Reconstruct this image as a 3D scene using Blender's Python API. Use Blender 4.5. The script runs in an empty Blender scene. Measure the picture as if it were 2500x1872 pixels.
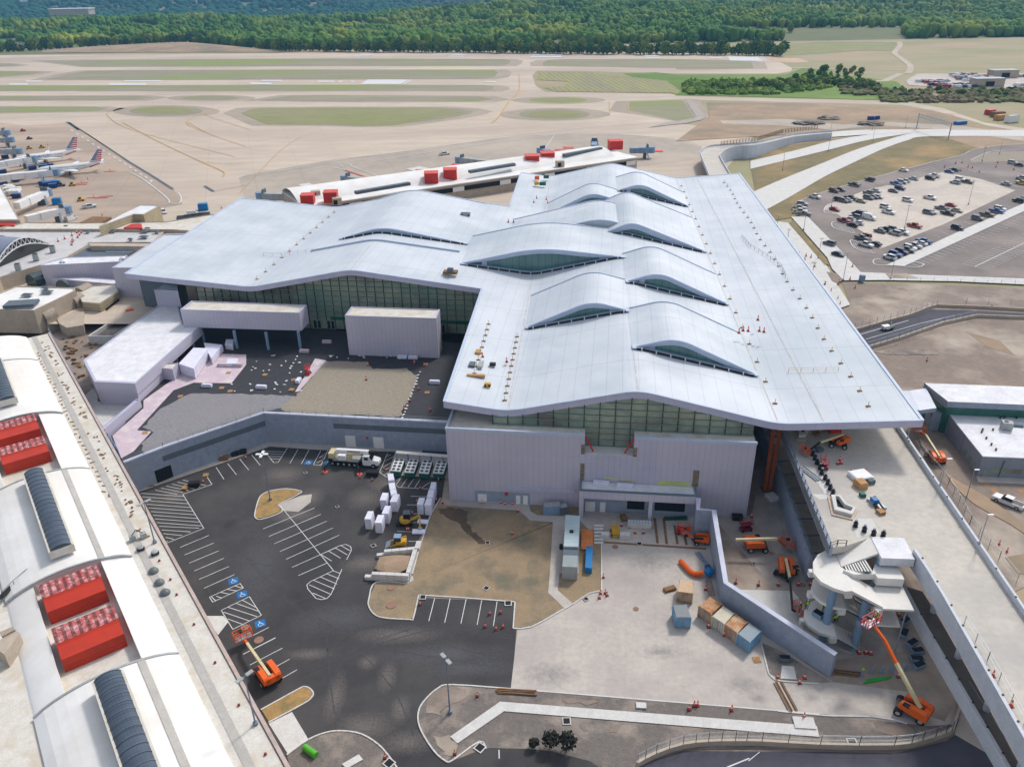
import bpy, bmesh, math, random
import numpy as np
from mathutils import Vector, Matrix
random.seed(7)
sc = bpy.context.scene
col = sc.collection
R = math.radians
# ---------------- camera, sky, sun, exposure ----------------
CH, CF, CT, CR = 98.0, 1944.0, R(27.3), R(-1.0)
cd = bpy.data.cameras.new("camera"); cam = bpy.data.objects.new("camera", cd); col.objects.link(cam)
cd.sensor_width = 36; cd.lens = 36 * CF / 2500; cd.clip_start = .5; cd.clip_end = 12000
_f = Vector((0, math.cos(CT), -math.sin(CT))); _u0 = Vector((0, math.sin(CT), math.cos(CT))); _r0 = Vector((1, 0, 0))
_r = _r0 * math.cos(CR) + _u0 * math.sin(CR); _u = _u0 * math.cos(CR) - _r0 * math.sin(CR)
cam.matrix_world = Matrix(((_r.x, _u.x, -_f.x, 0), (_r.y, _u.y, -_f.y, 0), (_r.z, _u.z, -_f.z, CH), (0, 0, 0, 1)))
sc.camera = cam
SUN_EL, SUN_AZ = R(48), R(38)          # azimuth from +Y towards +X
w = bpy.data.worlds.new("World"); sc.world = w; w.use_nodes = True
nt = w.node_tree; bg = nt.nodes["Background"]; sky = nt.nodes.new("ShaderNodeTexSky")
sky.sky_type = 'NISHITA'; sky.sun_disc = False; sky.sun_elevation = SUN_EL; sky.sun_rotation = SUN_AZ
sky.air_density = 1.0; sky.dust_density = 2.0; sky.ozone_density = 1.0
hs0 = nt.nodes.new('ShaderNodeHueSaturation'); hs0.inputs['Saturation'].default_value = .45; nt.links.new(sky.outputs[0], hs0.inputs['Color']); nt.links.new(hs0.outputs[0], bg.inputs[0]); bg.inputs[1].default_value = 0.15
sd = bpy.data.lights.new("sun", 'SUN'); so = bpy.data.objects.new("sun", sd); col.objects.link(so)
sd.energy = 1.95; sd.angle = R(8); sd.color = (1, .95, .88)
dv = Vector((math.sin(SUN_AZ) * math.cos(SUN_EL), math.cos(SUN_AZ) * math.cos(SUN_EL), math.sin(SUN_EL)))
so.rotation_euler = dv.to_track_quat('Z', 'Y').to_euler(); so.location = (60, 60, 300)
sc.view_settings.view_transform = 'Standard'; sc.view_settings.look = 'None'; sc.view_settings.gamma = 1
sc.view_settings.exposure = 0.28
sc.cycles.max_bounces = 5; sc.cycles.diffuse_bounces = 3; sc.cycles.glossy_bounces = 3
sc.cycles.transmission_bounces = 2; sc.cycles.volume_bounces = 0; sc.cycles.caustics_reflective = False

# ---------------- survey frames: a point read off the survey photograph -> a point of the plane at height z
FR = dict(D=(0, 0, .8848), A1=(0, 0, 2.602), A2=(800, 0, 2.602), A3=(1650, 0, 2.602), F4=(0, 300, 3.68), F5=(600, 300, 3.68),
    G1=(1200, 300, 3.403), G2=(1850, 200, 3.312), G3=(1950, 680, 3.68), G4=(0, 700, 3.68), G5=(400, 650, 2.949), K1=(1050, 850, 2.765),
    K2=(1150, 1150, 3.403), K3=(1650, 1050, 3.011), K4=(1900, 1200, 2.465), K5=(300, 1050, 3.011), L1=(0, 1150, 2.294), L2=(550, 1400, 3.16),
    L3=(1200, 1500, 2.765), L4=(0, 500, 5.52), L5=(1850, 950, 3.403), M1=(780, 1070, 7.135), M2=(0, 320, 7.9), M3=(870, 1100, 4.871),
    M4=(1950, 1280, 4.6), M6=(0, 450, 7.373))
def pt(fr, x, y, z=0.0):
    a, b, s = FR[fr]; d = _f * CF + _r * (a + x / s - 1250) - _u * (b + y / s - 936)
    t = (z - CH) / d.z
    return Vector((d.x * t, d.y * t, z))
def pts(fr, z, *xy):
    """pts('D', 8, x,y, x,y, ...); a string switches the frame on the way"""
    out = []; i = 0
    while i < len(xy):
        if isinstance(xy[i], str): fr = xy[i]; i += 1; continue
        out.append(pt(fr, xy[i], xy[i + 1], z)); i += 2
    return out
def onplane(fr, x, y, p0, n):
    """point seen at x,y on the vertical plane through p0 with normal n"""
    a, b, s = FR[fr]; d = _f * CF + _r * (a + x / s - 1250) - _u * (b + y / s - 936)
    c = Vector((0, 0, CH)); t = (p0 - c).dot(n) / d.dot(n)
    return c + d * t

# ---------------- objects ----------------
def settag(o, label=None, cat=None, group=None, kind=None):
    if label: o['label'] = label
    if cat: o['category'] = cat
    if group: o['group'] = group
    if kind: o['kind'] = kind
    return o
def thing(name, label, cat, loc=(0, 0, 0), group=None, rz=0):
    o = bpy.data.objects.new(name, None); col.objects.link(o); o.location = loc; o.rotation_euler.z = rz
    o.empty_display_size = .2
    return settag(o, label, cat, group)
def rootloc(o):
    v = Vector((0, 0, 0))
    while o is not None: v += o.location; o = o.parent
    return v
class MB:
    def __init__(s): s.v = []; s.f = []
    def add(s, vs, fs):
        n = len(s.v); s.v += [tuple(v) for v in vs]; s.f += [tuple(i + n for i in f) for f in fs]; return s
    def poly(s, p): return s.add(p, [tuple(range(len(p)))])
    def prism(s, top, z0, bottom=True):
        n = len(top); z = lambda p: z0(p) if callable(z0) else z0
        vs = [tuple(p) for p in top] + [(p[0], p[1], z(p)) for p in top]
        fs = [tuple(range(n))] + [(i, i + n, (i + 1) % n + n, (i + 1) % n) for i in range(n)]
        if bottom: fs.append(tuple(range(2 * n - 1, n - 1, -1)))
        return s.add(vs, fs)
    def walls(s, top, z0, closed=True):
        n = len(top); vs = [tuple(p) for p in top] + [(p[0], p[1], z0) for p in top]
        return s.add(vs, [(i, i + n, (i + 1) % n + n, (i + 1) % n) for i in range(n if closed else n - 1)])
    def box(s, c, d, rz=0, rx=0):
        m = Matrix.Translation(Vector(c)) @ Matrix.Rotation(rz, 4, 'Z') @ Matrix.Rotation(rx, 4, 'X')
        x, y, z = d[0] / 2, d[1] / 2, d[2] / 2
        vs = [m @ Vector((a * x, b * y, e * z)) for a, b, e in ((-1, -1, -1), (1, -1, -1), (1, 1, -1), (-1, 1, -1), (-1, -1, 1), (1, -1, 1), (1, 1, 1), (-1, 1, 1))]
        return s.add(vs, [(0, 3, 2, 1), (4, 5, 6, 7), (0, 1, 5, 4), (1, 2, 6, 5), (2, 3, 7, 6), (3, 0, 4, 7)])
    def beam(s, p, q, wd, h):
        """box beam from p to q, wd wide, h deep"""
        p = Vector(p); q = Vector(q); d = (q - p); d.normalize()
        sd_ = d.cross(Vector((0, 0, 1)));
        if sd_.length < 1e-4: sd_ = Vector((1, 0, 0))
        sd_.normalize(); up = sd_.cross(d); a = sd_ * wd / 2; b = up * h / 2
        vs = [p - a - b, p + a - b, p + a + b, p - a + b, q - a - b, q + a - b, q + a + b, q - a + b]
        return s.add(vs, [(0, 3, 2, 1), (4, 5, 6, 7), (0, 1, 5, 4), (1, 2, 6, 5), (2, 3, 7, 6), (3, 0, 4, 7)])
    def tube(s, p, q, r, r2=None, n=8, cap=True):
        p = Vector(p); q = Vector(q); r2 = r if r2 is None else r2; d = (q - p).normalized()
        a = d.cross(Vector((0, 0, 1)))
        if a.length < 1e-3: a = Vector((1, 0, 0))
        a.normalize(); b = d.cross(a)
        c = [(math.cos(2 * math.pi * i / n), math.sin(2 * math.pi * i / n)) for i in range(n)]
        vs = [p + a * x * r + b * y * r for x, y in c] + [q + a * x * r2 + b * y * r2 for x, y in c]
        fs = [(i, (i + 1) % n, (i + 1) % n + n, i + n) for i in range(n)]
        if cap: fs += [tuple(range(n - 1, -1, -1)), tuple(range(n, 2 * n))]
        return s.add(vs, fs)
    def lathe(s, c, prof, n=12, cap=True):
        c = Vector(c); vs = []
        for r, z in prof: vs += [(c.x + r * math.cos(2 * math.pi * i / n), c.y + r * math.sin(2 * math.pi * i / n), c.z + z) for i in range(n)]
        fs = []
        for k in range(len(prof) - 1): fs += [(k * n + i, k * n + (i + 1) % n, (k + 1) * n + (i + 1) % n, (k + 1) * n + i) for i in range(n)]
        if cap: fs += [tuple(range(n - 1, -1, -1)), tuple(range((len(prof) - 1) * n, len(prof) * n))]
        return s.add(vs, fs)
    def strip(s, a, b):
        n = min(len(a), len(b)); a, b = a[:n], b[:n]
        return s.add(list(a) + list(b), [(i, i + 1, i + 1 + n, i + n) for i in range(n - 1)])
    def grid(s, rows):
        n = len(rows[0]); vs = [p for r_ in rows for p in r_]
        return s.add(vs, [(j * n + i, j * n + i + 1, (j + 1) * n + i + 1, (j + 1) * n + i) for j in range(len(rows) - 1) for i in range(n - 1)])
    def blob(s, c, rx, ry, rz_, seed=0, nz=.25, sub=1):
        bm = bmesh.new(); bmesh.ops.create_icosphere(bm, subdivisions=sub, radius=1); rn = random.Random(seed)
        vs = []
        for v in bm.verts:
            k = 1 + rn.uniform(-nz, nz); vs.append((c[0] + v.co.x * rx * k, c[1] + v.co.y * ry * k, c[2] + v.co.z * rz_ * k))
        fs = [tuple(v.index for v in f.verts) for f in bm.faces]; bm.free(); return s.add(vs, fs)
    def build(s, name, m, parent=None, origin=None, smooth=False):
        o0 = rootloc(parent) if parent is not None else Vector(origin or (0, 0, 0))
        me = bpy.data.meshes.new(name)
        me.from_pydata([(v[0] - o0.x, v[1] - o0.y, v[2] - o0.z) for v in s.v], [], s.f); me.validate()
        if smooth: me.polygons.foreach_set("use_smooth", [True] * len(me.polygons))
        me.materials.append(m); o = bpy.data.objects.new(name, me); col.objects.link(o)
        if parent is not None: o.parent = parent
        else: o.location = o0
        return o
def struct(name, mb, m, smooth=False): return settag(mb.build(name, m, smooth=smooth), kind='structure')
def single(name, mb, m, label, cat, group=None, origin=None, smooth=False):
    if origin is None:
        n = len(mb.v); origin = (sum(v[0] for v in mb.v) / n, sum(v[1] for v in mb.v) / n, min(v[2] for v in mb.v))
    return settag(mb.build(name, m, origin=origin, smooth=smooth), label, cat, group)
def children_of(o): return [c for c in bpy.data.objects if c.parent == o]
_kids = {}; lastkids = []
def dup(root, loc, rz=0, label=None, group=None, sx=None):
    if root.name not in _kids: _kids[root.name] = [(c, children_of(c)) for c in children_of(root)]
    r_ = root.copy(); col.objects.link(r_); r_.location = loc; r_.rotation_euler.z = rz
    if sx: r_.scale = sx
    if label: r_['label'] = label
    if group: r_['group'] = group
    lastkids.clear()
    for c, g in _kids[root.name]:
        c2 = c.copy(); lastkids.append(c2); col.objects.link(c2); c2.parent = r_
        for d in g: d2 = d.copy(); col.objects.link(d2); d2.parent = c2
    return r_

# ---------------- materials ----------------
def lin(c): return tuple(((v / 255) / 12.92 if v <= 10 else (((v / 255) + .055) / 1.055) ** 2.4) for v in c)
def mat(name, c1, c2=None, rough=.85, scale=.3, c3=None, s3=.03, bump=0, bs=4.0, metal=0, seams=None, spec=.3, k=.5, emit=None, stretch=None, fine=.12):
    m = bpy.data.materials.new(name); m.use_nodes = True; n = m.node_tree.nodes; L = m.node_tree.links
    b = n["Principled BSDF"]; b.inputs["Roughness"].default_value = rough; b.inputs["Metallic"].default_value = metal
    b.inputs["Specular IOR Level"].default_value = spec
    c1 = (*c1, 1); c2 = (*(c2 or [v * .82 for v in c1[:3]]), 1)
    g = n.new("ShaderNodeNewGeometry"); pos = g.outputs["Position"]
    if stretch:
        vm = n.new("ShaderNodeVectorMath"); vm.operation = 'MULTIPLY'; L.new(pos, vm.inputs[0]); vm.inputs[1].default_value = stretch; pos2 = vm.outputs[0]
    else: pos2 = pos
    def noise(s, det=6, p=None):
        t = n.new("ShaderNodeTexNoise"); t.inputs["Scale"].default_value = s; t.inputs["Detail"].default_value = det; t.inputs["Roughness"].default_value = .62
        L.new(p or pos2, t.inputs["Vector"]); return t.outputs[0]
    def ramp(x, a, b_):
        t = n.new("ShaderNodeMapRange"); t.inputs[1].default_value = a; t.inputs[2].default_value = b_; L.new(x, t.inputs[0]); return t.outputs[0]
    def mix(fac, a, b_, mode='MIX'):
        t = n.new("ShaderNodeMix"); t.data_type = 'RGBA'; t.blend_type = mode
        for sck, val in ((t.inputs[0], fac), (t.inputs[6], a), (t.inputs[7], b_)):
            if isinstance(val, (float, int, tuple)): sck.default_value = val
            else: L.new(val, sck)
        return t.outputs[2]
    cur = mix(ramp(noise(scale), .5 - .2 * k - .05, .5 + .2 * k + .05), c1, c2)
    if rough > .7 and fine:
        cur = mix(ramp(noise(scale * 7, 8), .4, .62), cur, mix(fine, cur, (.02, .02, .02, 1)))
    if c3: cur = mix(ramp(noise(s3, 5), .48, .66), cur, (*c3, 1))
    for (vec, per, wd, dark) in (seams or []):
        d = n.new("ShaderNodeVectorMath"); d.operation = 'DOT_PRODUCT'; L.new(pos, d.inputs[0]); d.inputs[1].default_value = vec
        a = n.new("ShaderNodeMath"); a.operation = 'DIVIDE'; L.new(d.outputs["Value"], a.inputs[0]); a.inputs[1].default_value = per
        f = n.new("ShaderNodeMath"); f.operation = 'FRACT'; L.new(a.outputs[0], f.inputs[0])
        l = n.new("ShaderNodeMath"); l.operation = 'LESS_THAN'; L.new(f.outputs[0], l.inputs[0]); l.inputs[1].default_value = wd / per
        q = n.new("ShaderNodeMath"); q.operation = 'MULTIPLY'; L.new(l.outputs[0], q.inputs[0]); q.inputs[1].default_value = abs(dark)
        cur = mix(q.outputs[0], cur, (0, 0, 0, 1) if dark > 0 else (.8, .8, .8, 1))
    L.new(cur, b.inputs["Base Color"])
    if bump:
        bn = n.new("ShaderNodeBump"); bn.inputs["Strength"].default_value = bump; bn.inputs["Distance"].default_value = .2
        L.new(noise(bs, 4, pos), bn.inputs["Height"]); L.new(bn.outputs[0], b.inputs["Normal"])
    if emit: b.inputs["Emission Color"].default_value = (*emit, 1); b.inputs["Emission Strength"].default_value = 1
    return m
# building axes: U runs along the roof's front edge, V back from it
FL = pt('D', 958, 867, 21.6); V2 = pt('D', 1650, 915, 20)
UA = Vector((V2.x - FL.x, V2.y - FL.y, 0)).normalized()
VA = Vector((.0932, .9956, 0))
def P(u, v, z=0): return Vector((FL.x + UA.x * u + VA.x * v, FL.y + UA.y * u + VA.y * v, z))
UX = (UA.x, UA.y, 0); VX = (-UA.y, UA.x, 0); ZX = (0, 0, 1)
HD = Vector((.586, -.81, 0)).normalized(); HN = Vector((-HD.y * -1, -HD.x * 1, 0)); HN = Vector((-.81, -.586, 0)).normalized()
c_ = lin
M = dict(
 roof=mat("roof_membrane", c_((200, 206, 213)), c_((186, 193, 202)), .5, .08, c3=c_((176, 186, 194)), s3=.02, seams=[(UX, 3.2, .15, .16), (VX, 19, .22, .22)]),
 fascia=mat("lavender_fascia", c_((188, 187, 206)), c_((180, 179, 200)), .5, .5, seams=[(UX, 4, .06, .2)]),
 edge=mat("blue_grey_edge", c_((184, 196, 214)), c_((174, 187, 208)), .5, .5),
 wall=mat("lavender_wall_panels", c_((196, 191, 203)), c_((182, 178, 194)), .55, .05, seams=[(UX, 1.15, .06, .3), (ZX, 5.6, .06, -.22)], c3=c_((174, 172, 192)), s3=.04),
 wall2=mat("lavender_side_panels", c_((194, 190, 204)), c_((184, 180, 196)), .55, .05, seams=[(VX, 1.3, .05, .18), (ZX, 3.2, .05, .12)]),
 soffit=mat("soffit", c_((150, 150, 165)), None, .7),
 glassw=mat("dark_teal_glass", c_((104, 136, 126)), c_((168, 168, 144)), .12, .12, c3=c_((112, 106, 98)), s3=.09, spec=.6, k=.9),
 glasse=mat("skylight_glass", c_((70, 104, 108)), c_((84, 124, 120)), .12, .2, spec=.6, seams=[(UX, 1.9, .12, .5)]),
 glassg=mat("green_glass", c_((40, 96, 84)), c_((58, 112, 98)), .12, .3, spec=.6),
 mull=mat("mullion", c_((120, 150, 142)), None, .4),
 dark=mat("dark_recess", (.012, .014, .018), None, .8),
 black=mat("black_metal", (.02, .02, .022), None, .5),
 block=mat("blue_grey_block", c_((160, 170, 186)), c_((138, 150, 170)), .8, .9, c3=c_((146, 154, 168)), s3=.2, seams=[(ZX, .4, .04, .1), ((.4, .9, 0), .8, .04, .07)], k=.8),
 cap=mat("pale_coping", c_((196, 200, 218)), None, .6),
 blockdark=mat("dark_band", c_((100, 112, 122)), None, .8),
 asphalt=mat("fresh_asphalt", (.042, .041, .044), (.066, .063, .064), .9, .12, c3=(.080, .075, .073), s3=.045, bump=.15, bs=6, k=.8, stretch=(1, 1, 1)),
 asphalt2=mat("mauve_asphalt", c_((134, 124, 120)), c_((118, 110, 107)), .9, .06, c3=c_((150, 138, 132)), s3=.02),
 darkroad=mat("dark_road", c_((84, 84, 94)), c_((72, 72, 82)), .9, .1),
 conc=mat("pale_concrete", c_((198, 190, 181)), c_((180, 172, 165)), .9, .16, c3=c_((168, 160, 156)), s3=.05, seams=[(UX, 5, .06, .1), (VX, 5, .06, .1)], k=.9),
 deckc=mat("deck_concrete", c_((204, 197, 186)), c_((190, 184, 175)), .9, .14, c3=c_((172, 168, 164)), s3=.04, seams=[(VX, 7, .07, .08)], k=.8),
 walk=mat("white_concrete", c_((214, 212, 208)), c_((202, 200, 197)), .9, .5, seams=[(UX, 1.8, .05, .08)]),
 apron=mat("apron_concrete", c_((208, 192, 174)), c_((186, 172, 156)), .9, .02, c3=c_((174, 158, 144)), s3=.009, stretch=(.3, 1, 1), seams=[((.95, .3, 0), 23, .5, .07), ((-.3, .95, 0), 23, .5, .07)], k=1),
 stand=mat("worn_apron", c_((188, 168, 150)), c_((168, 150, 134)), .9, .02, c3=c_((150, 136, 124)), s3=.01, seams=[((.97, .25, 0), 17, .4, .1)], stretch=(.3, 1, 1)),
 runway=mat("runway_concrete", c_((214, 202, 188)), c_((204, 190, 176)), .9, .01, c3=c_((190, 174, 160)), s3=.004),
 grass=mat("mown_grass", c_((154, 146, 128)), c_((134, 132, 104)), .95, .012, c3=c_((132, 146, 76)), s3=.012, k=.9, stretch=(.35, 1, 1)),
 field=mat("dry_grass_ground", c_((168, 156, 128)), c_((140, 142, 100)), .95, .004, c3=c_((172, 150, 126)), s3=.012, k=.9, stretch=(.5, 1, 1)),
 green=mat("green_slope", c_((112, 138, 62)), c_((86, 116, 52)), .95, .02, c3=c_((130, 150, 70)), s3=.01, bump=.5, bs=.3),
 dirt=mat("bare_soil", c_((150, 134, 122)), c_((128, 116, 108)), .95, .12, c3=c_((176, 164, 150)), s3=.05, bump=.4, bs=1.5, k=.9),
 soil2=mat("tan_soil", c_((174, 148, 122)), c_((150, 132, 112)), .95, .05, c3=c_((130, 122, 104)), s3=.02, bump=.3, bs=.8),
 straw=mat("straw_seeded_soil", c_((164, 142, 114)), c_((140, 124, 100)), .95, .35, c3=c_((116, 110, 94)), s3=.14, bump=.4, bs=3, k=.9),
 mulch=mat("island_mulch", c_((176, 142, 92)), c_((158, 128, 84)), .95, .8, c3=c_((132, 118, 80)), s3=.5, bump=.4, bs=4),
 gravel=mat("grey_gravel", c_((150, 148, 150)), c_((128, 126, 130)), .95, 2.5, c3=c_((140, 136, 138)), s3=.1, bump=.6, bs=5),
 gravel2=mat("tan_gravel", c_((164, 154, 138)), c_((142, 134, 120)), .95, 2.2, c3=c_((150, 140, 124)), s3=.15, bump=.6, bs=5),
 rubble=mat("gravel_and_soil", c_((128, 120, 114)), c_((108, 102, 98)), .95, 1.2, c3=c_((160, 148, 136)), s3=.14, bump=.7, bs=3, k=.9),
 bank=mat("grassy_bank", c_((138, 122, 88)), c_((110, 106, 74)), .95, .12, c3=c_((160, 134, 94)), s3=.06, bump=.5, bs=1),
 memb=mat("black_membrane", (.030, .031, .038), (.046, .046, .054), .7, .6, k=.8),
 pink=mat("pink_board", c_((206, 186, 196)), c_((196, 178, 190)), .8, .5, c3=c_((212, 202, 200)), s3=.3),
 oldroof=mat("old_white_roof", c_((232, 231, 229)), c_((224, 222, 219)), .8, .12, c3=c_((218, 214, 208)), s3=.06, fine=.04, seams=[((HD.x, HD.y, 0), 9, .06, .07)]),
 oldgut=mat("stained_roof", c_((220, 216, 208)), c_((204, 198, 188)), .85, .5, c3=c_((196, 186, 168)), s3=.35, k=.7, seams=[((HD.x, HD.y, 0), 6, .08, .1)]),
 ribbon=mat("grey_walkway_strip", c_((186, 182, 176)), c_((174, 170, 164)), .85, .5, seams=[((HD.x, HD.y, 0), 1.6, .06, .08)]),
 tan=mat("tan_wall", c_((190, 176, 158)), c_((176, 162, 146)), .85, .2),
 tanrib=mat("tan_ribbed_wall", c_((190, 176, 146)), c_((172, 158, 130)), .8, .2, seams=[(ZX, .9, .25, .35)]),
 beige=mat("beige_metal", c_((170, 154, 138)), c_((150, 138, 124)), .6, .4, seams=[((1, 0, 0), .8, .08, .25)]),
 red=mat("red_metal", (.50, .035, .012), (.42, .03, .012), .5, .6, seams=[((HD.x, HD.y, 0), 1.2, .05, .12)]),
 red2=mat("bright_red_metal", (.58, .035, .022), (.50, .03, .02), .5, .3, seams=[(UX, 1.5, .06, .15)]),
 redroof=mat("peeling_red_roof", c_((196, 104, 104)), c_((150, 62, 56)), .8, 1.1, c3=c_((216, 176, 176)), s3=1.3, k=.8, seams=[((HN.x, HN.y, 0), 1.1, .5, .55)], stretch=(1, 1, 1)),
 barrel=mat("blue_grey_skylight", c_((78, 90, 104)), c_((66, 78, 92)), .35, .3, seams=[((HD.x, HD.y, 0), 1.5, .12, .55)]),
 orange=mat("orange_paint", (.80, .13, .015), (.70, .12, .015), .4, .8),
 cream=mat("cream_boom", c_((212, 200, 160)), None, .5, 1),
 rust=mat("orange_steel", (.42, .09, .02), (.34, .07, .015), .6, .8),
 tyre=mat("tyre", (.02, .02, .02), (.03, .03, .03), .9, 3),
 hub=mat("wheel_hub", (.45, .45, .45), None, .5),
 steel=mat("galvanised_steel", c_((160, 168, 176)), c_((140, 150, 160)), .45, 2, metal=.3),
 pole=mat("blue_grey_pole", c_((118, 130, 146)), None, .5),
 bluecol=mat("blue_grey_column", c_((128, 154, 180)), c_((118, 142, 168)), .6, .6),
 barrier=mat("barrier_concrete", c_((208, 212, 218)), c_((190, 196, 206)), .8, .6, k=.8),
 slab=mat("stair_concrete", c_((224, 221, 214)), c_((212, 209, 203)), .8, .4, c3=c_((228, 225, 220)), s3=.2, fine=.05),
 slabw=mat("white_slab", c_((232, 232, 236)), None, .8, .4),
 gapfloor=mat("dark_lower_road", c_((118, 112, 108)), c_((104, 99, 96)), .9, .2),  # dark grey-brown paving of the lower ramp
 white=mat("white_paint", (.80, .80, .80), (.72, .72, .72), .5, 1.5),
 line=mat("painted_line", (.72, .72, .72), (.58, .58, .58), .8, .8),
 yline=mat("yellow_line", c_((210, 168, 92)), None, .8, .2),
 foam=mat("white_foam", c_((226, 226, 240)), c_((214, 214, 230)), .6, .8, seams=[(ZX, .62, .03, .12)]),
 blue=mat("blue_paint", (.02, .16, .42), (.02, .13, .36), .5, 1),
 navy=mat("navy_paint", (.02, .05, .19), None, .5, 1),
 cobalt=mat("bright_blue", (.01, .20, .50), None, .5, 1),
 yellow=mat("yellow_paint", (.62, .36, .03), (.52, .30, .03), .5, 1),
 lime=mat("lime_board", c_((206, 218, 130)), None, .6),
 wood=mat("plywood", c_((196, 152, 102)), c_((176, 134, 90)), .8, .8),
 lumber=mat("brown_timber", c_((142, 108, 72)), c_((120, 92, 64)), .85, .8),
 rustc=mat("rusty_tan_container", c_((206, 178, 146)), c_((188, 150, 116)), .8, .6, c3=c_((158, 92, 56)), s3=.5, k=.8),
 bluec=mat("faded_blue_container", c_((124, 166, 196)), c_((106, 148, 182)), .7, .8),
 whitec=mat("cream_container", c_((212, 206, 188)), c_((196, 186, 164)), .8, .7),
 bluecr=mat("weathered_blue_roof", c_((140, 158, 170)), c_((158, 162, 164)), .8, .8),
 cone=mat("orange_cone", (.75, .07, .02), None, .6),
 hivis=mat("lime_vest", (.42, .75, .02), None, .7),
 skin=mat("skin", c_((190, 140, 110)), None, .7), trous=mat("dark_trousers", (.03, .035, .06), None, .8),
 greenp=mat("green_pipe", (.03, .42, .05), None, .6),
 hvacg=mat("green_unit", c_((38, 98, 84)), None, .6), hvac=mat("grey_unit", c_((168, 172, 172)), c_((150, 154, 154)), .6, .6),
 leaf=mat("leaf", (.13, .21, .03), (.07, .14, .024), .9, .06, c3=(.10, .12, .03), s3=.02, k=1),
 leafd=mat("dark_leaf", (.018, .02, .018), (.03, .034, .026), .9, .5),
 trunk=mat("bark", (.09, .07, .05), None, .9),
)
# ================= ground =================
ZB = 8.0
g = MB()
barR = [pt('K3', 1640, 0, 8), pt('K3', 1957, 560, 8), pt('K4', 1479, 760, 8), pt('K4', 1900, 1500, 8)]
g.poly([(-9000, 283, ZB), (82, 283, ZB), (82, barR[0].y, ZB)] + [tuple(p) for p in barR] + [(barR[-1].x, -400, ZB), (9000, -400, ZB), (9000, 1180, ZB), (-9000, 1180, ZB)])
g.walls([Vector((-9000, 283, ZB)), Vector((82, 283, ZB)), Vector((82, barR[0].y, ZB))] + barR + [Vector((barR[-1].x, -400, ZB))], -.5, closed=False)
struct('ground', g, M['field'])
struct('lower_ground', MB().poly([(-300, -300, 0), (150, -300, 0), (150, 284, 0), (-300, 284, 0)]), M['dirt'])
def hill(x, y):
    s = min(1, max(0, (y - 1180) / 300))
    z = 8 + s * (9 * math.sin(x / 330 + .6) + 6 * math.sin(x / 140 + y / 260))
    z += -45 * math.exp(-((y - 2700) / 420) ** 2) + 14 * math.exp(-((y - 1900 - x * .15) / 230) ** 2) * s
    z += 22 * math.exp(-((y - 3500 + x * .2) / 380) ** 2)
    t = min(1, max(0, (y - 4300) / 1500)); z += t * t * (3 - 2 * t) * (125 + 22 * math.sin(x / 700) + 12 * math.sin(x / 260 + y / 500))
    if x > 500: z += 26 * min(1, (x - 500) / 500) * math.exp(-((y - 2500) / 400) ** 2)
    return z
rows = []
yy = [1180 + 60 * i for i in range(24)] + [2640 + 110 * i for i in range(40)]
for y in yy: rows.append([(x * max(1, y / 2200), y, hill(x * max(1, y / 2200), y)) for x in range(-2200, 2201, 70)])
struct('hills', MB().grid(rows), mat("wooded_floor", (.20, .19, .11), (.13, .16, .06), .95, .006, k=1), smooth=True)
def ridge_px(x, y, z):
    v = Vector((x, y, z - CH)); c = v.dot(_f); return (1250 + CF * v.dot(_r) / c) * .8848, (936 - CF * v.dot(_u) / c) * .8848
def ico(seed, sub=1, nz=.26):
    m = MB().blob((0, 0, 0), 1, 1, 1, seed, nz, sub); return np.array(m.v), np.array([f for f in m.f])
ICO = [ico(i, 1, .38) for i in range(6)]
def mesh_np(name, V_, F_, m):
    me = bpy.data.meshes.new(name); me.vertices.add(len(V_)); me.vertices.foreach_set("co", V_.astype(np.float32).ravel())
    me.loops.add(F_.size); me.loops.foreach_set("vertex_index", F_.astype(np.int32).ravel())
    me.polygons.add(len(F_)); me.polygons.foreach_set("loop_start", np.arange(0, F_.size, 3, dtype=np.int32)); me.polygons.foreach_set("loop_total", np.full(len(F_), 3, dtype=np.int32))
    me.update(calc_edges=True); me.materials.append(m); o = bpy.data.objects.new(name, me); col.objects.link(o); return o
def crowns(name, cs, m):
    vs, fs, n = [], [], 0
    for i, (x, y, z, r_, h) in enumerate(cs):
        V0, F0 = ICO[i % 6]; a = i * 1.7; c, s = math.cos(a), math.sin(a)
        W_ = np.empty_like(V0); W_[:, 0] = (V0[:, 0] * c - V0[:, 1] * s) * r_ + x; W_[:, 1] = (V0[:, 0] * s + V0[:, 1] * c) * r_ + y; W_[:, 2] = V0[:, 2] * h + z
        vs.append(W_); fs.append(F0 + n); n += len(V0)
    return mesh_np(name, np.concatenate(vs), np.concatenate(fs), m)
YB = np.interp
bx_, by_ = [-200, 0, 180, 400, 600, 1690, 1705, 1950, 1965, 2060, 2212, 2400], [108, 108, 99, 92, 111, 121, 78, 76, 88, 110, 121, 123]
rn = random.Random(3)
near, far, edge = [], [], []
while len(near) < 13000:
    y = 1190 + 1500 * rn.random() ** 1.25; x = rn.uniform(-.78, .78) * y; z = hill(x, y); px, py = ridge_px(x, y, z)
    if not (-90 < px < 2300) or py > YB(px, bx_, by_): continue
    if 160 < px < 300 and 20 < py < 32 or 1560 < px < 1850 and 62 < py < 82 or 1950 > px > 1690 and py > 60: continue
    clump = math.sin(x / 60) * math.sin(y / 75 + 1) + math.sin(x / 23 + y / 31)
    if clump < -1.1: continue
    h = rn.uniform(6, 10) * (1.25 if clump > .8 else 1); near.append((x, y, z + h * .75, rn.uniform(3.6, 6.8), h))
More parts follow.
